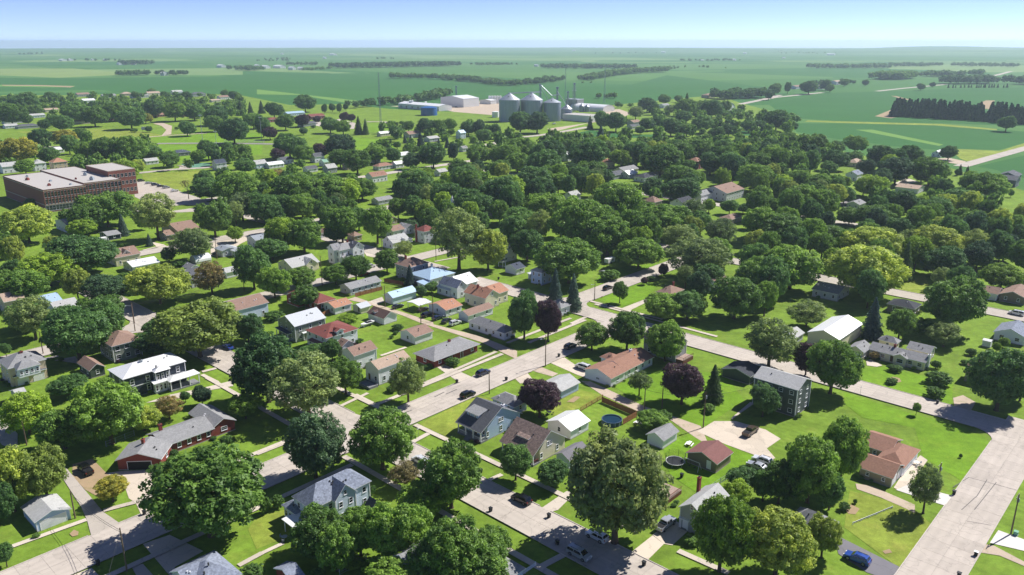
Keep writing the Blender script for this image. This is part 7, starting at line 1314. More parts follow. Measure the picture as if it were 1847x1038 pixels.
CARS = [
 (1.73,151.17,5.54,'suv','c_black','black SUV parked on the sunlit street by the green verge','car','vehicles parked in the town',0.209),
 (16.85,137.68,5.54,'suv','c_white','white SUV parked in the shade of the big mottled tree','car','vehicles parked in the town',0.209),
 (12.78,131.99,8.681,'van','c_silver','silver minivan with dark roof parked at the kerb in dappled shade','van','vehicles parked in the town',0.209),
 (31.46,141.96,3.969,'pickup','c_silver','white and grey pickup in the driveway beside the chimney house','pickup','vehicles parked in the town',0.161),
 (66.42,130.67,5.54,'suv','c_blue','bright blue SUV parked on the asphalt driveway','car','vehicles parked in the town',0.161),
 (-99.87,163.61,5.54,'pickup','c_black','black pickup parked on the dirt drive beside the yellow tree','pickup','vehicles parked in the town',0.161),
 (21.3,225.03,5.54,'van','c_white','white van in the driveway of the brown-roofed white ranch','van','vehicles parked in the town',0.161),
 (18.56,242.03,3.969,'suv','c_dgrey','dark grey SUV parked at the street edge beside two maples','car','vehicles parked in the town',0.213),
 (-9.21,220.17,3.969,'suv','c_navy','dark navy SUV parked on the main street by the brick house lawn','car','vehicles parked in the town',0.213),
 (-12.95,204.79,3.969,'suv','c_black','black SUV parked on the main street beside the dormer house','car','vehicles parked in the town',0.213),
 (38.14,306.56,3.969,'suv','c_black','black SUV parked beside the corner lawn','car','vehicles parked in the town',0.177),
 (39.14,328.82,8.681,'sedan','c_silver','silver car parked on the grass behind the hedge','car','vehicles parked in the town',0.161),
 (-43.76,283.21,3.969,'sedan','c_dgrey','dark grey car parked on the lane beside the white carport','car','vehicles parked in the town',0.161),
 (-31.55,273.43,3.969,'suv','c_black','black SUV, first in the row behind the orange-tan garage','car','vehicles parked in the town',0.161),
 (-27.4,270.35,3.969,'sedan','c_navy','navy car in the row behind the orange-tan garage','car','vehicles parked in the town',0.161),
 (-24.09,267.33,4.269,'sedan','c_dgrey','charcoal car tucked beside the white SUV on the lane','car','vehicles parked in the town',0.161),
 (-20.72,264.66,3.969,'suv','c_white','white SUV on the grass at the end of the lane row','car','vehicles parked in the town',0.161),
 (-33.8,279.79,3.969,'sedan','c_bronze','brown car in the shade of the white carport','car','vehicles parked in the town',0.161),
 (60.66,182.83,3.969,'pickup','c_bronze','dark bronze pickup on the wide concrete yard','pickup','vehicles parked in the town',0.161),
 (59.33,168.15,5.54,'suv','c_white','white SUV at the end of the concrete yard by the trees','car','vehicles parked in the town',0.161),
 (57.27,165.73,5.54,'sedan','c_silver','pale silver car behind the white SUV by the trees','car','vehicles parked in the town',0.161),
 (-93.43,241.41,5.54,'sedan','c_blue','blue car half hidden behind the tall maple','car','vehicles parked in the town',0.161),
 (-268.22,566.23,3.969,'suv','c_dgrey','dark grey SUV, first in the school car park row','car','vehicles parked in the town',0.161),
 (-258.47,556.76,3.969,'sedan','c_silver','silver car in the school car park row next to a dark one','car','vehicles parked in the town',0.161),
 (-250.99,549.86,3.969,'suv','c_navy','navy SUV in the school car park row','car','vehicles parked in the town',0.161),
 (-244.64,544.22,3.969,'sedan','c_black','black car in the middle of the school car park row','car','vehicles parked in the town',0.161),
 (-238.41,538.7,3.969,'suv','c_silver','pale SUV in the school car park row next to a gap','car','vehicles parked in the town',0.161),
 (-227.57,526.38,3.969,'sedan','c_white','white car standing apart in the school car park','car','vehicles parked in the town',0.161),
 (-63.7,338.44,3.969,'van','c_white','white van parked behind the round street tree','van','vehicles parked in the town',0.177),
 (-64.13,326.87,3.969,'sedan','c_red','red car parked between two round street trees','car','vehicles parked in the town',0.161),
 (-140.35,362.14,7.11,'sedan','c_black','black car under the roof edge of the metal building','car','vehicles parked in the town',0.161),
 (109.74,232.96,3.969,'sedan','c_white','white car beside the garage wing of the cream ranch house','car','vehicles parked in the town',0.161),
 (184.88,275.6,5.54,'van','c_white','white van parked on the back street by the slate-blue bungalow','van','vehicles parked in the town',0.175),
 (-22.06,167.69,5.54,'van','c_white','white van on the street behind a leafy maple','van','vehicles parked in the town',0.209),
 (-87.59,1236.4,5.54,'pickup','c_navy','navy truck beside the white warehouse','pickup','vehicles parked in the town',0.161),
 (49.23,980.74,3.969,'pickup','c_white','white truck at the foot of the grain bins','pickup','vehicles parked in the town',0.161),
]
POLES = [
 (-6.91,206.95,7.07,0.827,'n','plain wooden pole at the kerb behind the dormer house'),
 (9.89,227.02,10.35,0.827,'l','wooden pole with street lamp arm beside the main street'),
 (40.68,197.56,6.53,0.827,'n','thin wooden pole beside the large purple-leaved tree'),
 (35.7,196.69,6.5,0.827,'n','thin wooden pole behind the fenced back yard'),
 (49.37,186.17,10.11,0.827,'t','wooden pole with grey transformer at the concrete yard'),
 (-73.34,127.42,9.53,0.827,'n','wooden pole on the grass island at the bottom street'),
 (-92.44,144.91,6.5,0.827,'n','wooden pole at the lane corner by the blue-grey garage'),
 (-131.3,257.64,9.9,2.398,'n','wooden pole at the street corner behind the sun porch house'),
 (-151.45,236.88,7.83,0.827,'n','wooden pole beside the beige foursquare house'),
 (101.48,139.6,9.29,0.827,'xt','wooden pole with crossarm and transformer beside the green cabinet'),
 (94.53,155.72,7.1,0.827,'xt','wooden pole with crossarm behind the narrow kerbside tree'),
 (31.47,292.78,7.57,0.827,'l','pole with lamp arm at the corner lawn'),
 (-35.61,351.02,10.78,0.827,'x','wooden pole with crossarm beside the grey foursquare'),
 (-62.26,362.92,8.23,0.827,'n','wooden pole between the Victorian and the cape house'),
 (-78.63,310.83,13,0.827,'n','tall wooden pole in front of the beige two-gabled bungalow'),
 (-48.6,284.21,8.5,0.827,'n','wooden pole at the light blue metal-roofed garage'),
 (-28.85,267.91,9.85,0.827,'n','wooden pole behind the row of parked cars'),
 (-32.98,265.4,7.31,0.827,'n','wooden pole on the back lane by the white garage'),
 (-136.86,352.75,10.36,0.827,'n','wooden pole beside the black car at the metal building'),
 (-135.22,265.67,7.94,0.827,'l','pole with lamp arm over the shaded crossing'),
 (-108.36,303.71,6.5,0.827,'x','wooden pole with crossarm beside the tall dark tree'),
 (-201.67,568.92,8.16,0.827,'n','wooden pole near the white farmhouse'),
 (-65.2,629.03,7.82,0.827,'n','wooden pole beside the small white corner house'),
 (-121.28,176.52,6.5,0.827,'n','short pole by the shaded alley'),
]
WIRES = [
 ('power_line','pair of wires running along the back lane past the purple-leaved tree',[((49.37,186.17,9.71),(35.7,196.69,6.1),1),((49.37,186.17,8.91),(40.68,197.56,5.73),1)]),
 ('power_line','wires crossing above the bottom street to the grass island pole',[((-73.34,127.42,9.13),(-92.44,144.91,6.1),0.9),((-73.34,127.42,8.63),(-92.44,144.91,5.6),0.9),((-73.34,127.42,9.13),(-62,88,7.5),0.8)]),
 ('power_line','wires between the foursquare poles above the tree-lined street',[((-35.61,351.02,10.38),(-62.26,362.92,7.83),1),((-35.61,351.02,9.88),(8,322,8),1.2)]),
 ('power_line','wires from the tall bungalow pole over the red-roofed brick house',[((-78.63,310.83,12.6),(-48.6,284.21,8.1),1.3),((-48.6,284.21,8.1),(-28.85,267.91,9.45),0.8),((-28.85,267.91,9.45),(-32.98,265.4,6.91),0.6)]),
 ('power_line','wires along the shaded street beside the tall dark tree',[((-108.36,303.71,6.1),(-135.22,265.67,7.54),1.2),((-108.36,303.71,5.6),(-135.22,265.67,7.04),1.2)]),
 ('power_line','service wire from the transformer pole to the charcoal three-storey house',[((49.37,186.17,9.11),(79,205,7),0.9)]),
]
BINS = [
 (-78.32,146.05,0.827,'black wheeled bin at the mouth of the brick ranch driveway','plastic'),
 (-79.62,129.12,0.827,'black wheeled bin on the bottom street verge','plastic'),
 (-4.87,147.37,0.827,'black wheeled bin on the sunlit road edge by the maples','plastic'),
 (-7.61,163.3,0.827,'grey bin on the verge below the dormer house','plastic'),
 (7.48,145.11,0.827,'black wheeled bin at the cream house driveway','plastic'),
 (8.77,135.8,0.827,'black wheeled bin in dappled shade behind the silver minivan','plastic'),
 (24.99,129.12,0.827,'black wheeled bin at the chimney house driveway','plastic'),
 (97.65,154.27,0.827,'black wheeled bin at the white driveway of the court house','plastic'),
 (90.26,132.3,0.827,'black wheeled bin with white lid on the right-hand street','white_p'),
 (83.52,125.89,0.827,'black wheeled bin at the asphalt driveway end','plastic'),
 (-2.15,216.01,0.827,'black wheeled bin on the main street beside the wooden pole','plastic'),
 (-16.67,214.18,0.827,'black wheeled bin at the low brick house lawn corner','plastic'),
 (14.45,234.49,0.827,'black wheeled bin at the paved yard of the brown-roofed ranch','plastic'),
 (117.58,200.49,0.827,'black wheeled bin below the clipped yews','plastic'),
 (36.01,285.38,0.827,'black wheeled bin on the corner lawn edge','plastic'),
 (-6.34,320.32,0.827,'black wheeled bin on the drive of the orange-roofed house','plastic'),
 (38.77,161.42,0.827,'black bin alone on the lawn near the trampoline','plastic'),
]
BINSILO = {'s1':(-5.1,1022.45,13.26,26.74,34.3,'largest corrugated grain bin, first in the row beside the gravel yard'),'s2':(22.97,1030.62,14.07,26.06,33.81,'large corrugated grain bin in the middle of the row'),'s3':(48.84,1027.76,11.22,23.12,27.72,'bright corrugated grain bin at the end of the big row'),'s4':(69.07,1054.39,7.33,12.91,18.08,'small corrugated grain bin beside the low pale building'),'s5':(97.73,1163.31,3.44,8.31,11.22,'small hopper bin behind the low pale building'),'s6':(105.41,1162.9,3.04,7.52,10.06,'second small hopper bin behind the low pale building')}
TOWERS = [
 ('radio_mast',-147.91,895.27,1.6,64.16,'slender lattice radio mast beside the small substation',0.6),
 ('radio_mast',84.86,1339.12,1.6,64.99,'slim grey mast behind the grain bins',0.6),
 ('radio_mast',149.4,1339.12,2.4,61.68,'dark lattice mast beside the small field grove',0.5),
 ('bucket_elevator',86.3,1159.88,4,36.35,'tall lattice bucket elevator beside the grey elevator house',1),
 ('bucket_elevator',34.9,1071.17,3,39.11,'bucket elevator leg between the two big grain bins',1),
 ('bucket_elevator',57.38,1071.17,2.5,35.51,'slim bucket elevator leg behind the bright grain bin',1),
 ('floodlight_mast',-309.24,794.56,1,26.84,'floodlight mast beside the running track',1),
 ('floodlight_mast',-275.95,740.78,1,16.82,'floodlight mast inside the running track',1),
 ('floodlight_mast',-259.8,824.36,1,22.12,'floodlight mast at the park end of the track',1),
 ('bucket_elevator',74.2,1113.81,2.5,27.47,'short elevator leg beside the small corrugated grain bin',1),
 ('bucket_elevator',-100.52,1423.32,2.5,18.73,'slim white elevator leg on the large warehouse',1),
]
SPOUTS = [
 ('conveyor_spout','sloping white spout from the bucket elevator down to the bright bin',(34.9,1071.17,42.71),(50.26,1071.17,28.28),0.5),
 ('conveyor_spout','thin spout dropping to the roof of the middle grain bin',(34.46,1069.12,41.91),(45.12,1069.12,23.53),0.3),
 ('conveyor_spout','sloping spout from the slim leg towards the small grain bin',(57.17,1067.08,33.94),(68.74,1067.08,17.14),0.4),
 ('conveyor_bridge','level catwalk conveyor linking the big grain bins',(-4.33,1041.22,33.17),(33.95,1041.22,34.92),0.7),
 ('conveyor_bridge','level catwalk conveyor above the bright grain bin',(49.44,1041.22,30.18),(57.65,1041.22,31.94),0.6),
]
TANKS = [
 ('storage_tank',-116.16,1107.51,11.21,10.5,'bluetank','wide blue storage tank on the grass beside the gravel yard'),
 ('storage_silo',-156.57,1224.45,1.49,12.06,'white_p','twin upright white silo standing against the long shed'),
 ('storage_silo',-153.16,1224.45,1.49,12.06,'white_p','second of the twin white silos against the long shed'),
 ('storage_silo',-134.3,1237.9,1.51,9.04,'white_p','single upright white silo against the long shed'),
 ('storage_silo',-39.43,1325.39,1.96,11.89,'white_p','tall white tank in the cluster behind the grain bins'),
 ('storage_silo',-35.05,1325.39,1.96,11.89,'white_p','tall white tank in the cluster behind the grain bins'),
 ('storage_silo',-30.67,1325.39,1.96,11.89,'white_p','tall white tank in the cluster behind the grain bins'),
 ('storage_silo',-26.28,1325.39,1.96,11.89,'white_p','tall white tank in the cluster behind the grain bins'),
 ('storage_silo',-21.9,1325.39,1.96,11.89,'white_p','tall white tank in the cluster behind the grain bins'),
 ('storage_tank',-24.18,1075.85,4.68,7.34,'white_p','squat white tank beside the large grain bin'),
]
YARD = [
 ('trampoline',38.46,167.69,0,'round trampoline with white rim and safety net on the lawn',1),
 ('pool',25.91,188.89,0,'round above-ground pool with blue wall in the fenced yard',2.6),
 ('table',43.75,176.81,1.027,'white picnic table on the lawn beside the taupe garage',2),
 ('table',32.64,188.33,0.827,'white table beside the rounded tree at the pool yard',1.6),
 ('swing',41.97,165.73,2.398,'white swing set lying in the shadow of the taupe garage',1),
 ('boat',-51.76,263.64,4.069,'white motor boat on a trailer beside the garage',1),
 ('fence',18.29,195.82,0.868,'low brown rail fence at the side of the pool yard',(10.54,1.2,'wood','r')),
 ('fence',24.66,201.57,-0.834,'tall brown board fence along the lane behind the pool yard',(12.34,1.7,'wood','v')),
 ('fence',32.95,192.43,-2.319,'short brown board fence beside the pool',(6.16,1.7,'wood','v')),
 ('fence',-101.09,175.8,0.94,'chain-link fence behind the long brick ranch house',(7.29,1.4,'steel','c')),
 ('fence',-32.74,126.43,0.791,'chain-link fence below the leafy maples',(6.09,1.2,'steel','c')),
 ('fence',0.16,124.87,0.798,'white picket fence beside the front walk by the bottom street',(5.81,1,'trim','p')),
 ('fence',43.83,156.01,0.749,'wire fence between the lawn and the dark trees',(8.86,1.3,'steel','c')),
 ('fence',-62.32,296.71,0.796,'weathered board fence beside the long low grey house',(12.99,1.6,'wood','v')),
 ('fence',-54.06,316.83,-0.527,'dark board fence behind the long low grey house',(9.98,1.7,'dwood','v')),
 ('fence',-69.96,273.25,1.191,'yellowish board fence beside the orange garage',(8.59,1.6,'wood','v')),
 ('fence',70.63,142.97,0.501,'low pale rail line across the lawn',(12.51,0.5,'trim','r')),
 ('deck',52.78,228.37,0.827,'raised timber deck behind the grey two-storey house',(6,5,1.3)),
 ('deck',33.66,150.62,0.827,'timber deck with dark skirt under the big mottled tree',(5.5,4.5,1)),
 ('greenbox',102.34,139.4,0.827,'pale green utility cabinet at the foot of the pole',1),
 ('sign',-38.22,171.73,0.827,'street name sign on a thin post at the crossing','greenbox'),
 ('sign',98.56,206.19,0.827,'thin sign post beside the road past the cream ranch','steel'),
 ('sign',-24.11,180.56,0.827,'short sign post on the corner lawn of the dormer house','white_p'),
 ('hydrant',34.7,295.81,0,'red fire hydrant beside the corner lawn pole',1),
 ('grill',9.69,194.11,0,'dark garden furniture beside the purple tree','plastic'),
 ('grill',-46.19,137.58,0.5,'garden chairs and table on the small patio by the white carport','steel'),
 ('grill',95.76,167.49,0.2,'white garden furniture on the court house patio','white_p'),
 ('trailer',43.7,347.13,0.827,'white camper trailer parked on the shaded lawn',1),
 ('trailer',-206.42,384.99,0.827,'white camper trailer beside the navy garage',1),
 ('spire',-33.65,428.43,0.827,'white church steeple rising out of the dark trees',9),
 ('stand',-288.9,794.56,-0.02,'long grey bleachers beside the running track',40),
 ('goal',-333.64,895.27,0.2,'white scoreboard at the track',1),
 ('goal',-409.65,890.94,0.2,'white signboard in the park beside the trees',1),
]
HILLS = [
 (3418,8864,5200,2200,26,-0.308),
 (4147,7074,4200,2000,30,-0.47),
 (2240,10258,4200,2200,24,-0.155),
 (970,11459,3500,2000,20,-0.024),
 (-4542,10891,5000,2200,14,0.455),
 (-1848,12363,4200,2000,14,0.208),
 (2581,4970,2600,1300,9,-0.419),
 (1180,4135,1800,900,6,-0.218),
 (5703,9406,4000,2500,46,-0.485),
]
HAZE_D = 9e-05


# ------------------------------------------------------------------ ground, fields, lawns, roads
def poly(name, pts, mat, z, kind='structure', parent=None):
    pts = list(pts)
    if sum(pts[i-1][0]*p[1]-p[0]*pts[i-1][1] for i, p in enumerate(pts)) < 0: pts.reverse()
    cx = sum(p[0] for p in pts)/len(pts); cy = sum(p[1] for p in pts)/len(pts)
    o = obj(name, mesh(name, [(p[0]-cx, p[1]-cy, 0) for p in pts], [tuple(range(len(pts)))], (mat,)), parent, (cx, cy, z))
    return tag(o, kind=kind) if kind else o
rr = [0, 400, 900, 1800, 3500, 7000, 15000]; gv = [(0, 0, 0)]; gf = []; NS = 48
for r in rr[1:]: gv += [(r*math.cos(2*math.pi*i/NS), r*math.sin(2*math.pi*i/NS), 0) for i in range(NS)]
for i in range(NS): gf.append((0, 1+i, 1+(i+1) % NS))
for k in range(len(rr)-2):
    a = 1+k*NS; c_ = a+NS
    gf += [(a+i, c_+i, c_+(i+1) % NS, a+(i+1) % NS) for i in range(NS)]
struct('ground', mesh('ground', gv, gf, ('field',)), (0, 0, -.03))
for nm, mt, z, pts in SHEETS: poly(nm, pts, mt, z)
# low swells of farmland on the skyline
hr = random.Random(6)
for hx, hy, hl, hw, hh, ha in HILLS:
    v = []; f = []; NX, NY = 28, 6
    for i in range(NX+1):
        for j in range(NY+1):
            s_, t_ = i/NX*2-1, j/NY*2-1; k = max(0, 1-s_*s_)**.8*math.cos(t_*math.pi/2)**2*(1+.25*math.sin(5*s_+hx))
            v.append((s_*hl/2, t_*hw/2, hh*k-.6))
    for i in range(NX):
        for j in range(NY): a = i*(NY+1)+j; f.append((a, a+NY+1, a+NY+2, a+1))
    struct('hill', mesh('hill', v, f, ('field',), None, True), (hx, hy, 0), ha)
def inpoly(x, y, P):
    r = False; j = len(P)-1
    for i in range(len(P)):
        if (P[i][1] > y) != (P[j][1] > y) and x < (P[j][0]-P[i][0])*(y-P[i][1])/(P[j][1]-P[i][1])+P[i][0]: r = not r
        j = i
    return r
DRV = [pts for nm, mt, z, pts in SHEETS if nm in ('driveway', 'road', 'car_park', 'alley')]
for nm, mt, x0, y0, x1, y1, wd, z, slab, lanes, kerb in STRIPS:
    L = math.hypot(x1-x0, y1-y0); a = math.atan2(y1-y0, x1-x0)
    base = struct(nm, mesh(nm, [(0, -wd/2, 0), (L, -wd/2, 0), (L, wd/2, 0), (0, wd/2, 0)], [(0, 1, 2, 3)], ('joint' if slab else mt,)), (x0, y0, z), a)
    if slab:
        n = max(1, round(L/slab)); sl = L/n; lw = wd/lanes; g = .018 if slab > 3 else .012
        sm = mesh('slab', boxv(g, g, 0, sl-g, lw-g, .026), BF[1:], (mt,))
        for i in range(n):
            for j in range(lanes): obj('slab', sm, base, (i*sl, -wd/2+j*lw, .001+.006*random.random()))
    if kerb:
        for s in (-1, 1):
            t = 0.0; mb = MB(); run = None
            while t < L:
                e = min(L, t+1.5); mx, my = t+.75, s*(wd/2+.09)
                X = x0+mx*math.cos(a)-my*math.sin(a); Y = y0+mx*math.sin(a)+my*math.cos(a)
                bad = any(inpoly(X, Y, P) for P in DRV)
                if not bad:
                    for q in STRIPS:
                        if q[2:6] == (x0, y0, x1, y1) or q[10] == 0: continue
                        l2 = math.hypot(q[4]-q[2], q[5]-q[3]); dx, dy = (q[4]-q[2])/l2, (q[5]-q[3])/l2
                        p_ = (X-q[2])*dx+(Y-q[3])*dy; o_ = abs(-(X-q[2])*dy+(Y-q[3])*dx)
                        if -.2 < p_ < l2+.2 and o_ < q[6]/2+.2: bad = True
                if not bad: mb.box(t, my-.09, -.01, e-.02, my+.09, .13)
                t = e
            if mb.f: tag(mb.obj('kerb', ('kerb',), None, (x0, y0, z), a), kind='structure')

# ------------------------------------------------------------------ buildings
WIN = {}
def window_mesh(w, h, mat='trim'):
    k = (w, h, mat)
    if k not in WIN:
        t = .11; d = .07; mb = MB()
        mb.box(-w/2, -d, 0, w/2, 0, t); mb.box(-w/2, -d, h-t, w/2, 0, h); mb.box(-w/2, -d, t, -w/2+t, 0, h-t); mb.box(w/2-t, -d, t, w/2, 0, h-t); mb.box(-w/2+t, -d*.7, h/2-.03, w/2-t, 0, h/2+.03)
        mb.box(-w/2-.06, -d-.05, -.07, w/2+.06, 0, 0)
        p = MB().box(-w/2+t, -.03, t, w/2-t, .0, h-t)
        WIN[k] = (mb.mesh('window', (mat,)), p.mesh('pane', ('glass',)))
    return WIN[k]
DOORS = {}
def door_mesh(w, h, mat, panels):
    k = (w, h, mat)
    if k not in DOORS:
        mb = MB(); t = .12
        mb.box(-w/2-t, -.06, 0, -w/2, 0, h+t, 1); mb.box(w/2, -.06, 0, w/2+t, 0, h+t, 1); mb.box(-w/2, -.06, h, w/2, 0, h+t, 1)
        for i in range(panels): mb.box(-w/2, -.035, i*h/panels+.01, w/2, 0, (i+1)*h/panels-.01, 0)
        DOORS[k] = mb.mesh('door', (mat, 'trim'))
    return DOORS[k]
def roof_geo(kind, axis, lu, lw, h, rise, th=.17):
    """closed roof solid over the eave rectangle; material 0 = covering, 1 = fascia and soffit"""
    v = []; f = []; mi = []
    if kind in ('gable', 'barrel', 'gambrel', 'shed'):
        ln, wd = (lu, lw) if axis == 'u' else (lw, lu)
        if kind == 'gable': pr = [(0, h), (wd/2, h+rise), (wd, h)]
        elif kind == 'shed': pr = [(0, h), (wd, h+rise)]
        elif kind == 'gambrel': pr = [(0, h), (wd*.2, h+rise*.68), (wd/2, h+rise), (wd*.8, h+rise*.68), (wd, h)]
        else: pr = [(wd*(.5-.5*math.cos(math.pi*i/10)), h+rise*math.sin(math.pi*i/10)) for i in range(11)]
        n = len(pr); lo = [(a, b-th) for a, b in pr]
        for t in (0, ln):
            for a, b in pr+lo: v.append((t, a, b) if axis == 'u' else (a, t, b))
        k = 2*n
        for i in range(n-1):
            q = (i, i+1, k+i+1, k+i); q2 = (n+i, k+n+i, k+n+i+1, n+i+1)
            if axis == 'u': q = q[::-1]; q2 = q2[::-1]
            f += [q, q2]; mi += [0, 1]
            e1 = (i, n+i, n+i+1, i+1); e2 = (k+i, k+i+1, k+n+i+1, k+n+i)
            if axis == 'u': e1 = e1[::-1]; e2 = e2[::-1]
            f += [e1, e2]; mi += [1, 1]
        f += [(0, k, k+n, n), (n-1, 2*n-1, k+2*n-1, k+n-1)]; mi += [1, 1]
    elif kind == 'hip':
        ins = min(lu, lw)/2*.999
        if axis == 'u': r0, r1 = (ins, lw/2, h+rise), (lu-ins, lw/2, h+rise)
        else: r0, r1 = (lu/2, ins, h+rise), (lu/2, lw-ins, h+rise)
        v = [(0, 0, h), (lu, 0, h), (lu, lw, h), (0, lw, h), (0, 0, h-th), (lu, 0, h-th), (lu, lw, h-th), (0, lw, h-th), r0, r1]
        f = [(0, 1, 9, 8), (1, 2, 9), (2, 3, 8, 9), (3, 0, 8)] if axis == 'u' else [(0, 1, 8), (1, 2, 9, 8), (2, 3, 9), (3, 0, 8, 9)]
        mi = [0]*4; f += [(4, 5, 1, 0), (5, 6, 2, 1), (6, 7, 3, 2), (7, 4, 0, 3), (4, 7, 6, 5)]; mi += [1]*5
    else:  # flat with a low parapet
        mb = MB(); mb.box(.25, .25, h-.35, lu-.25, lw-.25, h-.2, 0)
        for q in ((0, 0, lu, .25), (0, lw-.25, lu, lw), (0, .25, .25, lw-.25), (lu-.25, .25, lu, lw-.25)): mb.box(q[0], q[1], h-.4, q[2], q[3], h, 1)
        return mb.v, mb.f, mb.m
    return v, f, mi
def wall_geo(kind, axis, lu, lw, h, rise, z0, ov, th=.17):
    x0, y0, x1, y1 = ov, ov, lu-ov, lw-ov
    if kind in ('hip', 'flat'):
        top = h-th-.01 if kind == 'hip' else h-.36
        return boxv(x0, y0, z0, x1, y1, top), BF
    wd = lw if axis == 'u' else lu; a0, a1 = ov, wd-ov
    if kind == 'gable': s = rise/(wd/2); pr = [(a0, z0), (a0, h-th+s*ov-.02), (wd/2, h-th+rise-.02), (a1, h-th+s*ov-.02), (a1, z0)]
    elif kind == 'shed': s = rise/wd; pr = [(a0, z0), (a0, h-th+s*ov-.02), (a1, h-th+rise-s*ov-.02), (a1, z0)]
    elif kind == 'gambrel': pr = [(a0, z0), (a0, h-th-.02), (wd*.22, h-th+rise*.66), (wd/2, h-th+rise-.06), (wd*.78, h-th+rise*.66), (a1, h-th-.02), (a1, z0)]
    else: pr = [(a0, z0)]+[(wd/2+(wd/2-ov)*-math.cos(math.pi*i/10), h-th-.04+rise*.97*math.sin(math.pi*i/10)) for i in range(11)]+[(a1, z0)]
    n = len(pr); v = []
    for t in ((x0, x1) if axis == 'u' else (y0, y1)):
        for a, b in pr: v.append((t, a, b) if axis == 'u' else (a, t, b))
    f = [tuple(range(n)), tuple(range(2*n-1, n-1, -1))]+[(i, n+i, n+(i+1) % n, (i+1) % n) for i in range(n)]
    if axis != 'u': f = [q[::-1] for q in f]
    f = [q[::-1] for q in f]
    return v, f
def windows(parent, Mx, rz, face, lu, lw, ov, z, cols, w, h, mat='trim', inset=1.3, skip=()):
    ln = (lu if face == 'R' else lw)-2*ov
    if cols <= 0: return
    fm, pm = window_mesh(w, h, mat)
    for i in range(cols):
        if i in skip: continue
        t = ov+(ln*(i+.5)/cols if cols > 1 else ln*.5)
        p = (t, ov, z) if face == 'R' else (ov, t, z)
        a = 0 if face == 'R' else -math.pi/2
        o = obj('window', fm, parent, Mx @ Vector(p), rz+a); obj('pane', pm, o)
def block(root, x0, y0, r0, B):
    x, y, rot, lu, lw, h, kind, axis, rise, wall, roofm, op = B
    dx, dy = x-x0, y-y0; c, s = math.cos(-r0), math.sin(-r0)
    rz = rot-r0; Mx = Matrix.Translation((dx*c-dy*s, dx*s+dy*c, 0)) @ Matrix.Rotation(rz, 4, 'Z'); loc = Mx.translation
    ov = op.get('ov', .4 if kind != 'flat' else .05); z0 = op.get('z0', 0)
    if not op.get('noroof'):
        v, f, mi = roof_geo(kind, axis, lu, lw, h, rise); ro = obj('roof', mesh('roof', v, f, (roofm, op.get('tr', 'trim')), mi), root, loc, rz)
    if op.get('porch'):
        nn = op['porch']; mb = MB().box(.3, .3, 0, lu-.3, lw-.3, .45 if h < 4 else .3); mb.obj('porch_floor', ('gdeck',), root, loc, rz)
        pm = MB().box(-.12, -.12, .3, .12, .12, h-.18).mesh('post', ('trim',))
        for i in range(nn): obj('post', pm, root, Mx @ Vector((.4+(lu-.8)*i/max(1, nn-1), .4, 0)), rz)
        for i in range(1, max(2, nn-1)): obj('post', pm, root, Mx @ Vector((.4, .4+(lw-.8)*i/max(1, nn-2), 0)), rz)
        if op.get('rail'):
            mb = MB(); mb.box(.4, .36, 1.25, lu-.4, .44, 1.33); mb.box(.36, .4, 1.25, .44, lw-.4, 1.33)
            for i in range(int(lu/.35)): mb.box(.45+i*.35, .38, .45, .5+i*.35, .42, 1.25)
            for i in range(int(lw/.35)): mb.box(.38, .45+i*.35, .45, .42, .5+i*.35, 1.25)
            mb.obj('railing', ('trim',), root, loc, rz)
        return
    if op.get('carport'):
        pm = MB().box(-.08, -.08, 0, .08, .08, h-.18).mesh('post', ('trim',))
        for q in ((.4, .4), (lu-.4, .4), (.4, lw-.4), (lu-.4, lw-.4)): obj('post', pm, root, Mx @ Vector((q[0], q[1], 0)), rz)
        return
    if op.get('wi'): wu, ww = op['wi']
    else: wu = ww = 0
    # walls inset by wu / ww where a porch lies under the main roof
    v, f = wall_geo(kind, axis, lu, lw, h, rise, z0+(.25 if z0 == 0 else 0), ov)
    if wu: v = [(max(a, wu+ov) if a < lu/2-.1 else a, b, cc if a > ov+.01 or cc < 1 else cc+0) for a, b, cc in v]
    obj('wall', mesh('wall', v, f, (wall,)), root, loc, rz)
    if wu:
        mb = MB().box(.35, .35, 0, wu+.45, lw-.35, .5); mb.obj('porch_floor', ('gdeck',), root, loc, rz)
        pm = MB().box(-.12, -.12, .5, .12, .12, h-.15).mesh('post', ('trim',))
        for i in range(4): obj('post', pm, root, Mx @ Vector((.55, .6+(lw-1.2)*i/3, 0)), rz)
        mb = MB()
        for q in ((.5, .6, .6, lw*.40), (.5, lw*.60, .6, lw-.6)): mb.box(q[0], q[1], 1.3, q[2], q[3], 1.38); [mb.box(.53, q[1]+k*.4, .5, .58, q[1]+k*.4+.05, 1.3) for k in range(int((q[3]-q[1])/.4))]
        mb.box(.6, .5, 1.3, wu+.4, .58, 1.38); [mb.box(.6+k*.4, .52, .5, .65+k*.4, .57, 1.3) for k in range(int(wu/.4))]
        mb.obj('railing', (op.get('railm', 'trim'),), root, loc, rz)
        mb = MB()
        for k in range(3): mb.box(-.9+k*.3, lw/2-.8, 0, .35, lw/2+.8, .14+.15*k)
        mb.obj('steps', ('gdeck',), root, loc, rz)
    if z0 == 0: obj('foundation', mesh('foundation', boxv(ov+wu-.03, ov-.03, -.05, lu-ov+.03, lw-ov+.03, .25), BF, ('found',)), root, loc, rz)
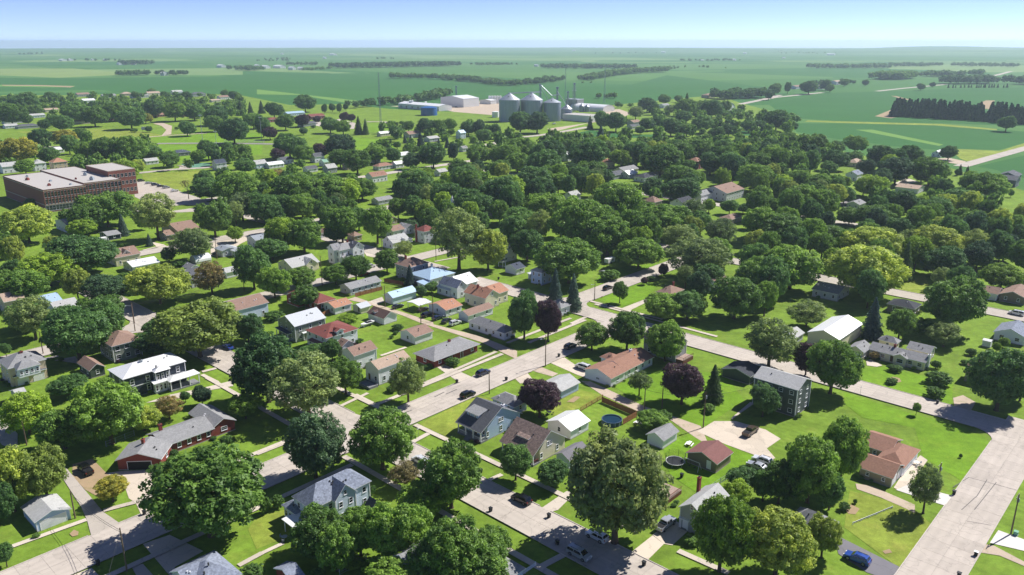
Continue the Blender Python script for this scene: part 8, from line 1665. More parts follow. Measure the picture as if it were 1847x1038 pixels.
    if op.get('corner', 0) and z0 == 0:
        cb = MB().box(-.1, -.1, .25, .1, .1, h-.2).mesh('corner_board', ('trim',))
        for q in ((ov, ov), (lu-ov, ov), (ov, lw-ov)): obj('corner_board', cb, root, Mx @ Vector((q[0], q[1], 0)), rz)
        if op['corner'] == 2:
            MB().box(ov-.05, ov-.05, h*.5-.12, lu-ov, ov, h*.5+.12).obj('trim_band', ('trim',), root, loc, rz); MB().box(ov-.05, ov+.002, h*.5-.12, ov, lw-ov, h*.5+.12).obj('trim_band', ('trim',), root, loc, rz)
    gd = op.get('gd', ''); dr = op.get('door', '')
    ww_, wh_ = op.get('ws', (1.0, 1.35)); wm = op.get('wt', 'trim')
    rows = op.get('rows'); 
    if rows is None: rows = [z0+.45] if z0 else ([1.05] if h < 4.3 else ([1.0, 3.75] if h < 7 else [1.0, 3.7, 6.4]))
    for face in 'LR':
        ln = (lu if face == 'R' else lw)-2*ov
        cols = op.get(face); cols = (0 if h < 2.75 and z0 == 0 and ln < 7.5 else max(1, int(ln/3.1))) if cols is None else cols
        for ri, z in enumerate(rows):
            if ri == 0 and face in gd: continue
            if z+wh_ > h-.2: continue
            windows(root, Mx, rz, face, lu-0, lw, ov+(wu if face == 'L' else 0)*0, z, cols, ww_, wh_, wm, skip=((cols//2,) if (ri == 0 and face in dr and cols > 1) else ())) if not (wu and face == 'L') else None
        a = 0 if face == 'R' else -math.pi/2
        if face in gd:
            n = 2 if ln > 6.3 and not op.get('gw') else 1; w = op.get('gw', min(4.9 if n == 1 and ln > 5.6 else 2.7, ln-.8))
            for i in range(n):
                t = ov+ln*(i+.5)/n
                obj('garage_door', door_mesh(w, 2.1, op.get('gdm', 'gdoor'), 4), root, Mx @ Vector((t, ov, .05) if face == 'R' else (ov, t, .05)), rz+a)
        if face in dr:
            cols2 = max(1, cols); t = ov+ln*((cols2//2)+.5)/cols2 if cols2 > 1 else ov+ln*.25
            obj('door', door_mesh(.95, 2.05, op.get('dm', 'ddoor'), 1), root, Mx @ Vector((t, ov, .27) if face == 'R' else (ov+wu, t, .5)), rz+a)
    if wu:   # front door and windows on the wall behind the porch
        fm, pm = window_mesh(1.0, 1.35, 'trim')
        for t in (.2, .8): o = obj('window', fm, root, Mx @ Vector((ov+wu, lw*t, 1.2)), rz-math.pi/2); obj('pane', pm, o)
        obj('door', door_mesh(.95, 2.05, 'ddoor', 1), root, Mx @ Vector((ov+wu, lw/2, .5)), rz-math.pi/2)
    if kind == 'gable' and rise > 1.9 and op.get('attic', 1):   # attic window in the visible gable
        face = 'L' if axis == 'u' else 'R'; n_at = op.get('attic', 1); fm, pm = window_mesh(.8, 1.15, wm); ln = lw if face == 'L' else lu
        for i in range(n_at):
            t = ln/2+(i-(n_at-1)/2)*1.0; zz = h+min(.35, rise*.2)
            o = obj('window', fm, root, Mx @ Vector((t, ov, zz) if face == 'R' else (ov, t, zz)), rz+(0 if face == 'R' else -math.pi/2)); obj('pane', pm, o)
    for q in op.get('ch', ()):
        cu, cw, tp, mt = q
        o = MB().box(-.4, -.3, 0, .4, .3, tp-.3).box(-.48, -.38, tp-.3, .48, .38, tp-.12).box(-.15, -.15, tp-.12, .15, .15, tp+.15, 1).obj('chimney', (mt, 'dtrim'), root, Mx @ Vector((cu*lu, cw*lw, 0)), rz)
    if kind in ('gable', 'hip') and op.get('vents', h > 2.7 and z0 == 0):
        nv = random.randint(1, 3); vm = MB().box(-.12, -.12, -.3, .12, .12, .32).mesh('roof_vent', ('dtrim' if random.random() < .6 else 'trim',))
        for i in range(nv):
            t = random.uniform(.3, .8); k = random.uniform(.2, .4)
            if axis == 'u': p = (lu*t, lw*k, h+rise*2*k if kind == 'gable' else h+rise*min(1, lw*k/(min(lu, lw)/2)))
            else: p = (lu*k, lw*t, h+rise*2*k if kind == 'gable' else h+rise*min(1, lu*k/(min(lu, lw)/2)))
            obj('roof_vent', vm, root, Mx @ Vector(p), rz)
BLD = {}
for i, q in enumerate(FARMS): BUILDINGS.append(('farm', 'farm_building', 'small pale farm building far out among the fields', 'farm building', 'pale farm buildings far out in the fields', [(q[0], q[1], G, q[2], q[3], q[4], 'gable', 'w', q[5], 'wmetalwall', 'm_white', {'L': 0, 'R': 0, 'attic': 0, 'vents': 0})]))
for key, name, label, cat, group, blocks in BUILDINGS:
    b0 = blocks[0]; root = tag(empty(name, (b0[0], b0[1], 0), b0[2]), label, cat, group); BLD[key] = root
    for B in blocks: block(root, b0[0], b0[1], b0[2], B)

# ------------------------------------------------------------------ trees
def leaf_faces(rng, P, N, size, asp=.62):
    """rhombic leaf sprays at points P facing N"""
    n = len(P); N = N/np.linalg.norm(N, axis=1, keepdims=True)
    t = rng.normal(size=(n, 3)); a = np.cross(N, t); a /= np.linalg.norm(a, axis=1, keepdims=True)+1e-9; b = np.cross(N, a)
    s = (size*rng.uniform(.6, 1.4, n))[:, None]
    V = np.stack([P-a*s, P-b*s*asp+N*s*.18, P+a*s, P+b*s*asp+N*s*.18], 1).reshape(-1, 3)
    return V
def np_mesh(name, V, tint, mats, extra=None):
    nq = len(V)//4; m = bpy.data.meshes.new(name); m.vertices.add(len(V)); m.vertices.foreach_set('co', V.astype(np.float32).ravel())
    m.loops.add(nq*4); m.loops.foreach_set('vertex_index', np.arange(nq*4, dtype=np.int32)); m.polygons.add(nq); m.polygons.foreach_set('loop_start', np.arange(0, nq*4, 4, dtype=np.int32))
    at = m.attributes.new('tint', 'FLOAT', 'POINT'); at.data.foreach_set('value', np.repeat(tint, 4).astype(np.float32))
    for k in mats: m.materials.append(M(k))
    m.update(calc_edges=True); return m
def crown_arrays(seed, nc, per, leaf, lobes=9, gap=0.0, low=-.75, top=1.0, inner=900, flat=.8):
    rng = np.random.default_rng(seed)
    ld = rng.normal(size=(lobes, 3)); ld[:, 2] = np.abs(ld[:, 2])*.8-.25; ld /= np.linalg.norm(ld, axis=1, keepdims=True); la = rng.uniform(.55, 1.0, lobes)
    V = []; T = []; k = 0
    golden = math.pi*(3-5**.5)
    for i in range(nc):
        z = low+(top-low)*(i+rng.uniform(0, 1))/nc; z = min(.99, z); r = math.sqrt(1-z*z); ph = golden*i+rng.uniform(-.35, .35)
        d = np.array([r*math.cos(ph), r*math.sin(ph), z])
        rad = .58+.42*float(np.max(la*np.clip((ld@d-.55)/.45, 0, 1)**.6))
        if rng.uniform() < gap: continue
        depth = rng.uniform(.0, 1.0)**2.0*.5
        c = d*rad*(.93+.1*rng.uniform(0, 1)**4-depth); cr = rng.uniform(.085, .185)
        n = int(per*(cr/.14)**2*rng.uniform(.8, 1.2))
        e = rng.normal(size=(n, 3)); e /= np.linalg.norm(e, axis=1, keepdims=True)
        e = e+d*.35+np.array([0, 0, .15]); e /= np.linalg.norm(e, axis=1, keepdims=True)
        P = c+e*np.array([1, 1, flat])*cr*rng.uniform(.55, 1.08, n)[:, None]
        V.append(leaf_faces(rng, P, e*.8+rng.normal(size=(n, 3))*.45+np.array([0, 0, .35]), leaf)); t = rng.uniform(.72, 1.3)
        T.append(t*rng.uniform(.85, 1.15, n))
    P = rng.normal(size=(inner, 3)); P /= np.linalg.norm(P, axis=1, keepdims=True); P *= (.62*rng.uniform(0, 1, inner)**.4)[:, None]
    V.append(leaf_faces(rng, P, P+rng.normal(size=P.shape)*.5+np.array([0, 0, .3]), leaf*1.5)); T.append(rng.uniform(.8, 1.1, inner))
    return np.concatenate(V), np.concatenate(T)
def conifer_arrays(seed, lev=26, per=15, leaf=.06):
    rng = np.random.default_rng(seed); V = []; T = []
    for i in range(lev):
        z = -1+2*(i+.3)/lev; r = (1-(i+.3)/lev)**.85*rng.uniform(.85, 1.05)+.03
        nb = max(4, int(per*r+3))
        for j in range(nb):
            ph = 2*math.pi*(j+rng.uniform(-.3, .3))/nb+i*1.3; L = r*rng.uniform(.75, 1.1); n = int(14+46*L)
            s = rng.uniform(.1, 1, n)**.7; w = (rng.uniform(-1, 1, n))*.10*(1.1-s)*(.5+L)
            x = np.cos(ph)*L*s-np.sin(ph)*w; y = np.sin(ph)*L*s+np.cos(ph)*w; zz = z-.12*L*s**1.6+rng.normal(size=n)*.012
            P = np.stack([x, y, zz], 1); N = np.stack([np.cos(ph)*.5+0*s, np.sin(ph)*.5+0*s, .9+0*s], 1)+rng.normal(size=(n, 3))*.5
            V.append(leaf_faces(rng, P, N, leaf)); T.append(rng.uniform(.75, 1.2)*rng.uniform(.85, 1.15, n))
    return np.concatenate(V), np.concatenate(T)
CROWN = {}
def proto(fam, arr): CROWN.setdefault(fam, []).append(np_mesh('crown_'+fam, arr[0], arr[1], ('m',)))
for s in range(4): proto('round', crown_arrays(11+s, 340, 62, .036, lobes=10+s, low=-.93, inner=300, gap=.06))
for s in range(3): proto('open', crown_arrays(31+s, 330, 50, .033, lobes=13, gap=.16, low=-.88, inner=200, flat=.62))
for s in range(2): proto('dense', crown_arrays(51+s, 370, 62, .035, lobes=9, low=-.93, inner=400))
for s in range(2): proto('bush', crown_arrays(71+s, 110, 48, .06, lobes=6, low=-.6, inner=300))
for s in range(2): proto('conifer', conifer_arrays(81+s, leaf=.05))
def trunk_mesh(seed, limbs):
    rng = random.Random(seed); mb = MB()
    pts = [(0, 0, -.03, .075), (.004, .0, .12, .058), (.015, .01, .45, .05), (.0, .02, .8, .04), (.01, 0, 1.25, .016)]
    for a, b_ in zip(pts, pts[1:]): mb.tube(a[:3], b_[:3], a[3], b_[3], 9, cap=False)
    mb.tube((0, 0, -.03), (0, 0, .05), .1, .062, 9, cap=False)
    for i in range(limbs):
        an = 2*math.pi*i/limbs+rng.uniform(-.4, .4); z = rng.uniform(.42, .85); q = rng.uniform(.5, .8)
        p0 = (.01, .01, z); p1 = (math.cos(an)*q*.5, math.sin(an)*q*.5, z+rng.uniform(.12, .25)); p2 = (math.cos(an)*q, math.sin(an)*q, z+rng.uniform(.25, .6))
        mb.tube(p0, p1, .032, .02, 6, cap=False); mb.tube(p1, p2, .02, .006, 6, cap=False)
        for k in range(2):
            a2 = an+rng.uniform(-.9, .9); mb.tube(p1, (p1[0]+math.cos(a2)*.3, p1[1]+math.sin(a2)*.3, p1[2]+rng.uniform(.1, .3)), .013, .004, 5, cap=False)
    return mb.mesh('trunk', ('bark',), True)
TRUNK = [trunk_mesh(i, 6+i % 3) for i in range(4)]
STEM = MB().tube((0, 0, -.03), (0, 0, 1.9), .07, .01, 8, cap=False).mesh('trunk', ('bark',), True)
FAM = {'m': 'round', 'q': 'round', 'd': 'dense', 'y': 'round', 'yy': 'round', 'o': 'open', 'p': 'dense', 'br': 'open', 's': 'conifer', 'b': 'conifer', 'g': 'bush', 'l': 'round', 'k': 'dense'}
random.seed(21)
def tree_refs(form, ks):
    r = ['', '', '']
    for i, k in zip(((0,), (0, 1), (0,), (0, 1), (0, 2), (0, 2), (1, 2), (1, 2))[form], ks): r[i] = REFS[k]
    return r
def tree_label(form,ty,h,r,c,rel,refs):
    col=NM[ty][1]
    if ty=='g': size='low' if h<1.6 else ('large' if h>3 else 'rounded'); noun='bush'
    else: size='small' if h<6.5 else ('tall' if h>14.5 else 'mid-sized'); noun='' if ty in 'sb' else 'tree'
    sh='broad' if r>c else 'upright'; rl=('in front of','behind','beside','out beyond')[rel]; a,b,d=refs
    if form==0: return f'{size} {col} {noun} {rl} the {a}'
    if form==1: return f'{size} {col} {noun} between the {a} and the {b}'
    if form==2: return f'{sh} {size} {col} {noun} {rl} the {a}'
    if form==3: return f'{sh} {size} {col} {noun} {rl} the {a}, towards the {b}'
    if form==4: return f'{size} {col} {noun} near {a} and {d}'
    if form==5: return f'{sh} {col} {noun} {rl} {a}, towards {d}'
    if form==6: return f'{sh} {col} {noun} between {b} and {d}'
    return f'{size} {col} {noun} near {b} and {d}'
NM={'m':('maple_tree','green'),'d':('shade_tree','dark green'),'y':('elm_tree','yellow-green'),'yy':('golden_tree','golden yellow'),'o':('ash_tree','airy grey-green'),'p':('purple_leaf_tree','dark purple-leaved'),'q':('elm_tree','olive green'),'br':('fading_tree','brown-tinged'),'s':('conifer_tree','green conifer'),'b':('spruce_tree','blue-green spruce'),'g':('garden_bush','green'),'l':('linden_tree','bright green'),'k':('oak_tree','very dark green')}
for x, y, zc, rr_, cz, t, form, rel, *ks in TREES:
    name = NM[t][0]; label = ' '.join(tree_label(form, t, zc+cz, rr_, cz, rel, tree_refs(form, ks)).split()); grp = 'garden bushes' if t == 'g' else 'trees of the town'
    root = tag(empty(name, (x, y, 0), random.uniform(0, 6.28)), label, 'bush' if t == 'g' else 'tree', grp)
    fam = FAM[t]; me = random.choice(CROWN[fam])
    if fam != 'bush':
        obj('trunk', STEM if fam == 'conifer' else random.choice(TRUNK), root, (0, 0, 0), 0, (min(rr_, cz*1.1)*(1 if fam != 'conifer' else 1.5), min(rr_, cz*1.1)*(1 if fam != 'conifer' else 1.5), zc))
    c = obj('crown' if fam != 'bush' else 'foliage', me, root, (0, 0, zc), 0, (rr_*random.uniform(.95, 1.08), rr_*random.uniform(.88, 1.06), cz)); setmat(c, t)
    if fam == 'bush': obj('stem', STEM, root, (0, 0, 0), 0, (rr_*.8, rr_*.8, zc*.5))
# clipped shrubs along the fronts of the nearer houses
sr = random.Random(17)
for key, name, label, cat, group, blocks in BUILDINGS:
    q = blocks[0]
    if cat != 'house' or key not in REFS or math.hypot(q[0], q[1]) > 330 or blocks[0][11].get('carport'): continue
    for k in range(sr.randint(2, 4)):
        side = sr.random() < .6; r = sr.uniform(.45, .95); t = sr.uniform(.08, .92)
        lx, ly = (q[3]*t, -r*.4) if side else (-r*.4, q[4]*t)
        x = q[0]+math.cos(q[2])*lx-math.sin(q[2])*ly; y = q[1]+math.sin(q[2])*lx+math.cos(q[2])*ly
        if any(inpoly(x, y, P) for P in DRV): continue
        root = tag(empty('foundation_shrub', (x, y, 0), sr.uniform(0, 6)), 'small clipped shrub against the wall of the '+REFS[key], 'shrub', 'foundation shrubs of the houses')
        c = obj('foliage', sr.choice(CROWN['bush']), root, (0, 0, r*.75), 0, (r, r, r*.8)); setmat(c, sr.choice(('g', 'g', 'd', 'l', 'y', 'p'))); obj('stem', STEM, root, (0, 0, 0), 0, (r*.8, r*.8, r*.3))
# distant woods: real leaf masses joined into one object for each wood
far_src = {k: [crown_arrays(100+i, 34, 9, .17, lobes=6, inner=60, low=-.9) for i in range(3)] for k in ('r',)}
far_src['c'] = [conifer_arrays(120+i, 9, 7, .17) for i in range(2)]
far_src['v'] = [crown_arrays(140+i, 16, 5, .3, lobes=5, inner=16, low=-.9) for i in range(3)]
rng = np.random.default_rng(5)
wr = random.Random(4)
def wood_mesh(name, label, mt, fam, pts):
    Vs = []; Ts = []
    cx = sum(p[0] for p in pts)/len(pts); cy = sum(p[1] for p in pts)/len(pts)
    for (x, y, r, c) in pts:
        V, T = far_src[fam][rng.integers(len(far_src[fam]))]; a = rng.uniform(0, 6.28); ca, sa = math.cos(a), math.sin(a)
        zc = c*(.98 if fam != 'c' else 1.0)
        Vs.append(np.stack([(V[:, 0]*ca-V[:, 1]*sa)*r+x-cx, (V[:, 0]*sa+V[:, 1]*ca)*r+y-cy, np.maximum(V[:, 2]*c+zc, 0)], 1)); Ts.append(T*rng.uniform(.8, 1.2))
    o = obj(name, np_mesh(name, np.concatenate(Vs), np.concatenate(Ts), (mt,)), None, (cx, cy, 0)); tag(o, label, 'woodland', None, 'stuff')
for name, label, mt, fam, line, hk, depth, sp, rs in WOODS:
    pts = []
    for (ax, ay), (bx, by) in zip(line, line[1:]):
        L = math.hypot(bx-ax, by-ay); n = max(1, int(L/sp)); ux, uy = (bx-ax)/max(L, 1e-6), (by-ay)/max(L, 1e-6); nx, ny = (-uy, ux) if ux > 0 else (uy, -ux)
        rows = max(1, int(depth/sp))
        for i in range(n):
            for j in range(rows):
                t = (i+wr.random())*L/n; k = (j+wr.random())*depth/rows; px_, py_ = ax+ux*t+nx*k, ay+uy*t+ny*k
                h = min(max(hk*math.hypot(px_, py_)*wr.uniform(.75, 1.15), 5), 24); pts.append((px_, py_, h*(rs if fam != 'c' else .28)*wr.uniform(.8, 1.2), h/2))
    wood_mesh(name, label, mt, fam, pts)
wood_mesh('town_canopy', 'closed canopy of small crowns filling the wooded blocks behind the nearer trees', 'far_m', 'r', [(x, y, r, r*wr.uniform(1.0, 1.5)) for x, y, r in CANOPY])
# a leafless tree beside the car park
for x, y, hh, label in BARE:
    root = tag(empty('bare_tree', (x, y, 0)), label, 'tree'); rg = random.Random(3); mb = MB(); mb.tube((0, 0, 0), (.1, 0, hh*.45), .28, .18, 8)
    br = MB()
    def grow(p, d, ln, r, n):
        q = Vector(p)+Vector(d).normalized()*ln; br.tube(p, q, r, r*.6, 5, cap=False)
        if n:
            for _ in range(3): grow(q, Vector(d).normalized()+Vector((rg.uniform(-.7, .7), rg.uniform(-.7, .7), rg.uniform(-.1, .5))), ln*.72, r*.6, n-1)
    for _ in range(5): grow((.1, 0, hh*.4), (rg.uniform(-.7, .7), rg.uniform(-.7, .7), 1), hh*.2, .12, 4)
    mb.obj('trunk', ('bark',), root); br.obj('branches', ('bark',), root)

# ------------------------------------------------------------------ vehicles
PROF = {
 'suv': (4.85, 1.92, 1.02, [(-2.4, .32), (-2.42, .72), (-2.25, .98), (-1.15, 1.1), (-.45, 1.68), (.6, 1.76), (1.85, 1.70), (2.3, 1.12), (2.42, .9), (2.4, .32)], (3, 4, 6, 7), .40),
 'sedan': (4.8, 1.84, .92, [(-2.38, .28), (-2.4, .62), (-2.2, .84), (-.95, .98), (-.15, 1.42), (.6, 1.46), (1.25, 1.36), (1.9, 1.02), (2.32, .95), (2.4, .7), (2.38, .28)], (3, 4, 6, 7), .36),
 'van': (5.1, 1.98, 1.05, [(-2.52, .3), (-2.55, .75), (-2.3, 1.0), (-1.7, 1.12), (-.8, 1.74), (.3, 1.8), (2.25, 1.74), (2.5, 1.1), (2.55, .85), (2.52, .3)], (3, 4, 6, 7), .37),
 'pickup': (5.8, 2.0, 1.14, [(-2.88, .42), (-2.9, .85), (-2.75, 1.12), (-1.55, 1.22), (-.95, 1.86), (.35, 1.9), (.72, 1.84), (.85, 1.2), (2.86, 1.2), (2.88, .42)], (3, 4, 6, 7), .43),
}
def build_car(kind):
    L, Wd, belt, pr, gi, wr = PROF[kind]; hw = Wd/2; n = len(pr)
    def hwz(z): return hw*(1-.0*z) if z <= belt else hw*(1-.24*(z-belt)/.7)
    def pt(i, s): x, z = pr[i]; return (x, s*(hwz(z)-(.06 if z < .5 or i in (1, 2, n-2) else 0)), z)
    mb = MB(); mb.add([pt(i, -1) for i in range(n)]+[pt(i, 1) for i in range(n)], [tuple(range(n))[::-1], tuple(range(n, 2*n))]+[(i, (i+1) % n, n+(i+1) % n, n+i) for i in range(n)][:])
    me = mb.mesh('body', ('c_black',))
    me.update()
    parts = [('body', me)]
    a, b_, c, d = gi
    def lerp(p, q, t): return tuple(p[k]+(q[k]-p[k])*t for k in range(3))
    def quad(i, j, name, t0=.08, t1=.92, off=.012):
        p0, p1, q0, q1 = Vector(pt(i, -1)), Vector(pt(i, 1)), Vector(pt(j, -1)), Vector(pt(j, 1))
        nrm = (p1-p0).cross(q0-p0).normalized(); nrm = -nrm if nrm.z < 0 else nrm
        def q(s, t): return (p0.lerp(p1, s)).lerp(q0.lerp(q1, s), t)+nrm*off
        return (name, mesh(name, [q(.07, t0), q(.93, t0), q(.93, t1), q(.07, t1)], [(0, 1, 2, 3)], ('cglass',)))
    parts.append(quad(a, b_, 'windshield')); parts.append(quad(d, c, 'rear_window', .25, .92))
    # side glass between belt and roof
    for s in (-1, 1):
        bl = belt+.1
        def sp(x, z): return (x, s*(hwz(z)+.014), z)
        ax = pr[a][0]+(pr[b_][0]-pr[a][0])*.25; dx = pr[d][0]-(pr[d][0]-pr[c][0])*.3; zt = min(pr[b_][1], pr[c][1])-.11; mid = (pr[b_][0]+pr[c][0])/2
        for (x0, x1, x2, x3) in ((ax+.1, mid-.06, mid-.06, pr[b_][0]+.12), (mid+.06, dx-.05, pr[c][0]-.08, mid+.06)):
            parts.append(('side_window', mesh('side_window', [sp(x0, bl), sp(x1, bl), sp(x2, zt), sp(x3, zt)], [(0, 1, 2, 3) if s < 0 else (3, 2, 1, 0)], ('cglass',))))
        parts.append(('mirror', MB().box(ax+.2, s*(hw+.02)-.1, belt+.08, ax+.36, s*(hw+.02)+.1, belt+.26).mesh('mirror', ('c_black',))))
        parts.append(('headlight', MB().box(pr[1][0]-.015, s*(hw-.36)-.2, .68, pr[1][0]+.2, s*(hw-.32)+.2, .85).mesh('headlight', ('lens',))))
        parts.append(('taillight', MB().box(pr[n-2][0]-.1, s*(hw-.2)-.12, .85, pr[n-2][0]+.02, s*(hw-.2)+.12, 1.1 if kind != 'sedan' else .98).mesh('taillight', ('tail',))))
    if kind == 'pickup':
        parts.append(('bed', MB().box(1.0, -hw+.14, 1.0, 2.7, hw-.14, 1.215).mesh('bed', ('dark',))))
    if kind in ('suv', 'van'):
        mb = MB(); z = pr[5][1]-.02
        for s in (-1, 1): mb.box(-.2, s*.62-.025, z-.02, 1.6, s*.62+.025, z+.06)
        parts.append(('roof_rails', mb.mesh('roof_rails', ('plastic',))))
    parts.append(('underbody', MB().box(pr[0][0]+.15, -hw+.12, .2, pr[n-1][0]-.15, hw-.12, .42).mesh('underbody', ('rubber',))))
    wm = MB().tube((0, -.13, 0), (0, .13, 0), wr, None, 18).mesh('wheel', ('rubber',)); rm = MB().tube((0, -.145, 0), (0, .145, 0), wr*.64, None, 12).mesh('rim', ('rim',))
    wh = [(x, s*(hw-.11), wr) for x in (-L*.31, L*.29) for s in (-1, 1)]
    return parts, wm, rm, wh
CARK = {}
for x, y, rz, kind, paint, label, cat, grp, zr in CARS:
    if kind not in CARK: CARK[kind] = build_car(kind)
    parts, wm, rm, wh = CARK[kind]; nm = {'suv': 'parked_car', 'sedan': 'parked_car', 'van': 'parked_van', 'pickup': 'pickup_truck'}[kind]
    root = tag(empty(nm, (x, y, zr), rz), label, cat, grp)
    for pn, me in parts:
        o = obj(pn, me, root)
        if pn in ('body', 'mirror'): setmat(o, paint)
    for p in wh: w = obj('wheel', wm, root, p); obj('rim', rm, w)

# ------------------------------------------------------------------ utility poles and wires
for x, y, hh, rz, arm, label in POLES:
    root = tag(empty('utility_pole', (x, y, 0), rz), label, 'utility pole', 'utility poles along the streets')
    MB().tube((0, 0, -.2), (0, 0, hh), .17, .11, 10).obj('pole', ('pole',), root, smooth=False)
    if arm in ('x', 'xt'):
        for k, z in enumerate((hh-.5,)):
            MB().box(-1.2, -.06, z, 1.2, .06, z+.12).obj('crossarm', ('pole',), root, (0, .16, 0))
            im = MB().lathe([(.05, 0), (.07, .06), (.03, .1), (.06, .16)], 8).mesh('insulator', ('lens',))
            for q in (-1.05, -.45, .45, 1.05): obj('insulator', im, root, (q, .16, z+.12))
    if arm in ('t', 'xt'):
        MB().lathe([(.22, 0), (.26, .05), (.26, .75), (.18, .85)], 14, c=(.34, 0)).obj('transformer', ('steel',), root, (0, 0, hh-1.9))
    if arm == 'l':
        mb = MB(); mb.tube((0, 0, hh-1.2), (-1.9, 0, hh-.75), .04, .035, 8); mb.obj('lamp_arm', ('steel',), root)
        MB().box(-2.5, -.14, hh-.82, -1.85, .14, hh-.66).obj('lamp_head', ('steel',), root)
for nm, lab, spans in WIRES:
    mb = MB()
    for (p, q, sag) in spans:
        p, q = Vector(p), Vector(q); n = 10; pv = p
        for i in range(1, n+1):
            t = i/n; cu = p.lerp(q, t); cu.z -= sag*4*t*(1-t); mb.tube(pv, cu, .03, None, 4, cap=False); pv = cu
    tag(mb.obj(nm, ('wire',)), lab, 'power line')

# ------------------------------------------------------------------ wheeled refuse bins
bn = MB(); bn.add([(-.24, -.26, .08), (.24, -.26, .08), (.24, .26, .08), (-.24, .26, .08), (-.31, -.33, .98), (.31, -.33, .98), (.31, .33, .98), (-.31, .33, .98)], BF); bmesh_ = bn.mesh('bin_body', ('plastic',))
ld = MB().box(-.34, -.37, .985, .34, .38, 1.06).box(-.3, .36, .95, .3, .44, 1.0).mesh('lid', ('plastic',)); wl = MB().tube((-.3, 0, 0), (.3, 0, 0), .1, None, 10).mesh('bin_wheels', ('rubber',))
for x, y, rz, label, lidm in BINS:
    root = tag(empty('wheeled_bin', (x, y, .13), rz), label, 'refuse bin', 'wheeled bins put out at the kerbs'); obj('bin_body', bmesh_, root); o = obj('lid', ld, root); setmat(o, lidm); obj('bin_wheels', wl, root, (0, .27, .1))

# ------------------------------------------------------------------ grain elevator and works
for key, (x, y, r, he, hp, label) in BINSILO.items():
    root = tag(empty('grain_bin', (x, y, 0)), label, 'grain bin', 'grain bins of the elevator')
    n = 40; pr = []
    for i in range(int(he/1.1)): z = i*1.1; pr += [(r, z), (r+.06, z+.3), (r+.06, z+.6), (r, z+.9)]
    pr.append((r, he)); MB().lathe(pr, n).obj('bin_wall', ('galv',), root)
    MB().lathe([(r+.3, he), (r*.12, hp), (r*.1, hp+.8), (.1, hp+1.0)], n).obj('bin_roof', ('galvroof',), root)
    sm = MB().box(-.1, -.12, 0, .1, .0, he).mesh('stiffener', ('steel',))
    for i in range(24):
        a = 2*math.pi*i/24; obj('stiffener', sm, root, ((r+.05)*math.cos(a), (r+.05)*math.sin(a), 0), a+math.pi/2)
    rm_ = MB()
    for i in range(16):
        a = 2*math.pi*i/16; rm_.tube((r*math.cos(a), r*math.sin(a), he+.12), (r*.12*math.cos(a), r*.12*math.sin(a), hp+.05), .07, None, 4, cap=False)
    rm_.obj('roof_ribs', ('steel',), root)
    hm = MB().box(-.5, -.5, 0, .5, .5, .6).mesh('hatch', ('dark',)); obj('hatch', hm, root, (r*.55*math.cos(-1.8), r*.55*math.sin(-1.8), he+(hp-he)*.52))
def lattice(root, base, w, h, step, r, name='tower_frame', mat='steel', taper=1.0):
    mb = MB(); cs = [(-1, -1), (1, -1), (1, 1), (-1, 1)]; n = int(h/step)
    def p(c, z): k = w/2*(1-(1-taper)*z/h); return (c[0]*k, c[1]*k, z)
    for i, c in enumerate(cs):
        mb.tube(p(c, 0), p(c, h), r, None, 5, cap=False); c2 = cs[(i+1) % 4]
        for k in range(n):
            z0, z1 = k*step, (k+1)*step; mb.tube(p(c, z0), p(c2, z1), r*.6, None, 4, cap=False); mb.tube(p(c, z1), p(c2, z1), r*.6, None, 4, cap=False)
    return mb.obj(name, (mat,), root, base)
for nm, x, y, w, h, label, tp in TOWERS:
    root = tag(empty(nm, (x, y, 0)), label, 'tower')
    if nm == 'radio_mast': lattice(root, (0, 0, 0), w, h, max(3, h/24), .11, 'mast_frame', 'steel', tp); MB().tube((0, 0, h), (0, 0, h+5), .06, .03, 6).obj('antenna', ('steel',), root)
    elif nm == 'bucket_elevator':
        lattice(root, (0, 0, 0), w, h, 4, .14); MB().box(-.7, -.5, 0, .7, .5, h+1.5).obj('elevator_leg', ('steel',), root); MB().box(-1.6, -1.2, h+1.5, 1.6, 1.2, h+4).obj('head_house', ('galv',), root)
        MB().box(-w*.8, -w*.8, h*.82, w*.8, w*.8, h*.82+.2).obj('platform', ('steel',), root)
    else:
        MB().tube((0, 0, 0), (0, 0, h), .28, .14, 10).obj('mast', ('steel',), root); mb = MB()
        mb.box(-1.6, -.1, h-.2, 1.6, .1, h); mb.obj('lamp_bar', ('steel',), root)
        lm = MB().box(-.3, -.2, 0, .3, .15, .5).mesh('floodlight', ('lens',))
        for q in (-1.3, -.45, .45, 1.3): obj('floodlight', lm, root, (q, 0, h))
for nm, label, p, q, r in SPOUTS:
    p, q = Vector(p), Vector(q); mb = MB().tube((0, 0, 0), q-p, r, None, 8); tag(mb.obj(nm, ('galvroof',), None, p), label, 'conveyor', 'conveyors between the grain bins')
for nm, x, y, r, h, mat, label in TANKS:
    root = tag(empty(nm, (x, y, 0)), label, 'tank', 'storage tanks of the works'); MB().lathe([(r, 0), (r, h)], 32).obj('tank_wall', (mat,), root); MB().lathe([(r+.06, h), (r*.5, h+r*.10), (.1, h+r*.13)], 32).obj('tank_roof', (mat,), root)
    mb = MB(); mb.tube((r+.25, -.3, 0), (r+.25, -.3, h+.6), .05, None, 5); mb.tube((r+.25, .3, 0), (r+.25, .3, h+.6), .05, None, 5); [mb.tube((r+.25, -.3, z*.5), (r+.25, .3, z*.5), .03, None, 4) for z in range(1, int(h*2))]; mb.obj('ladder', ('steel',), root)

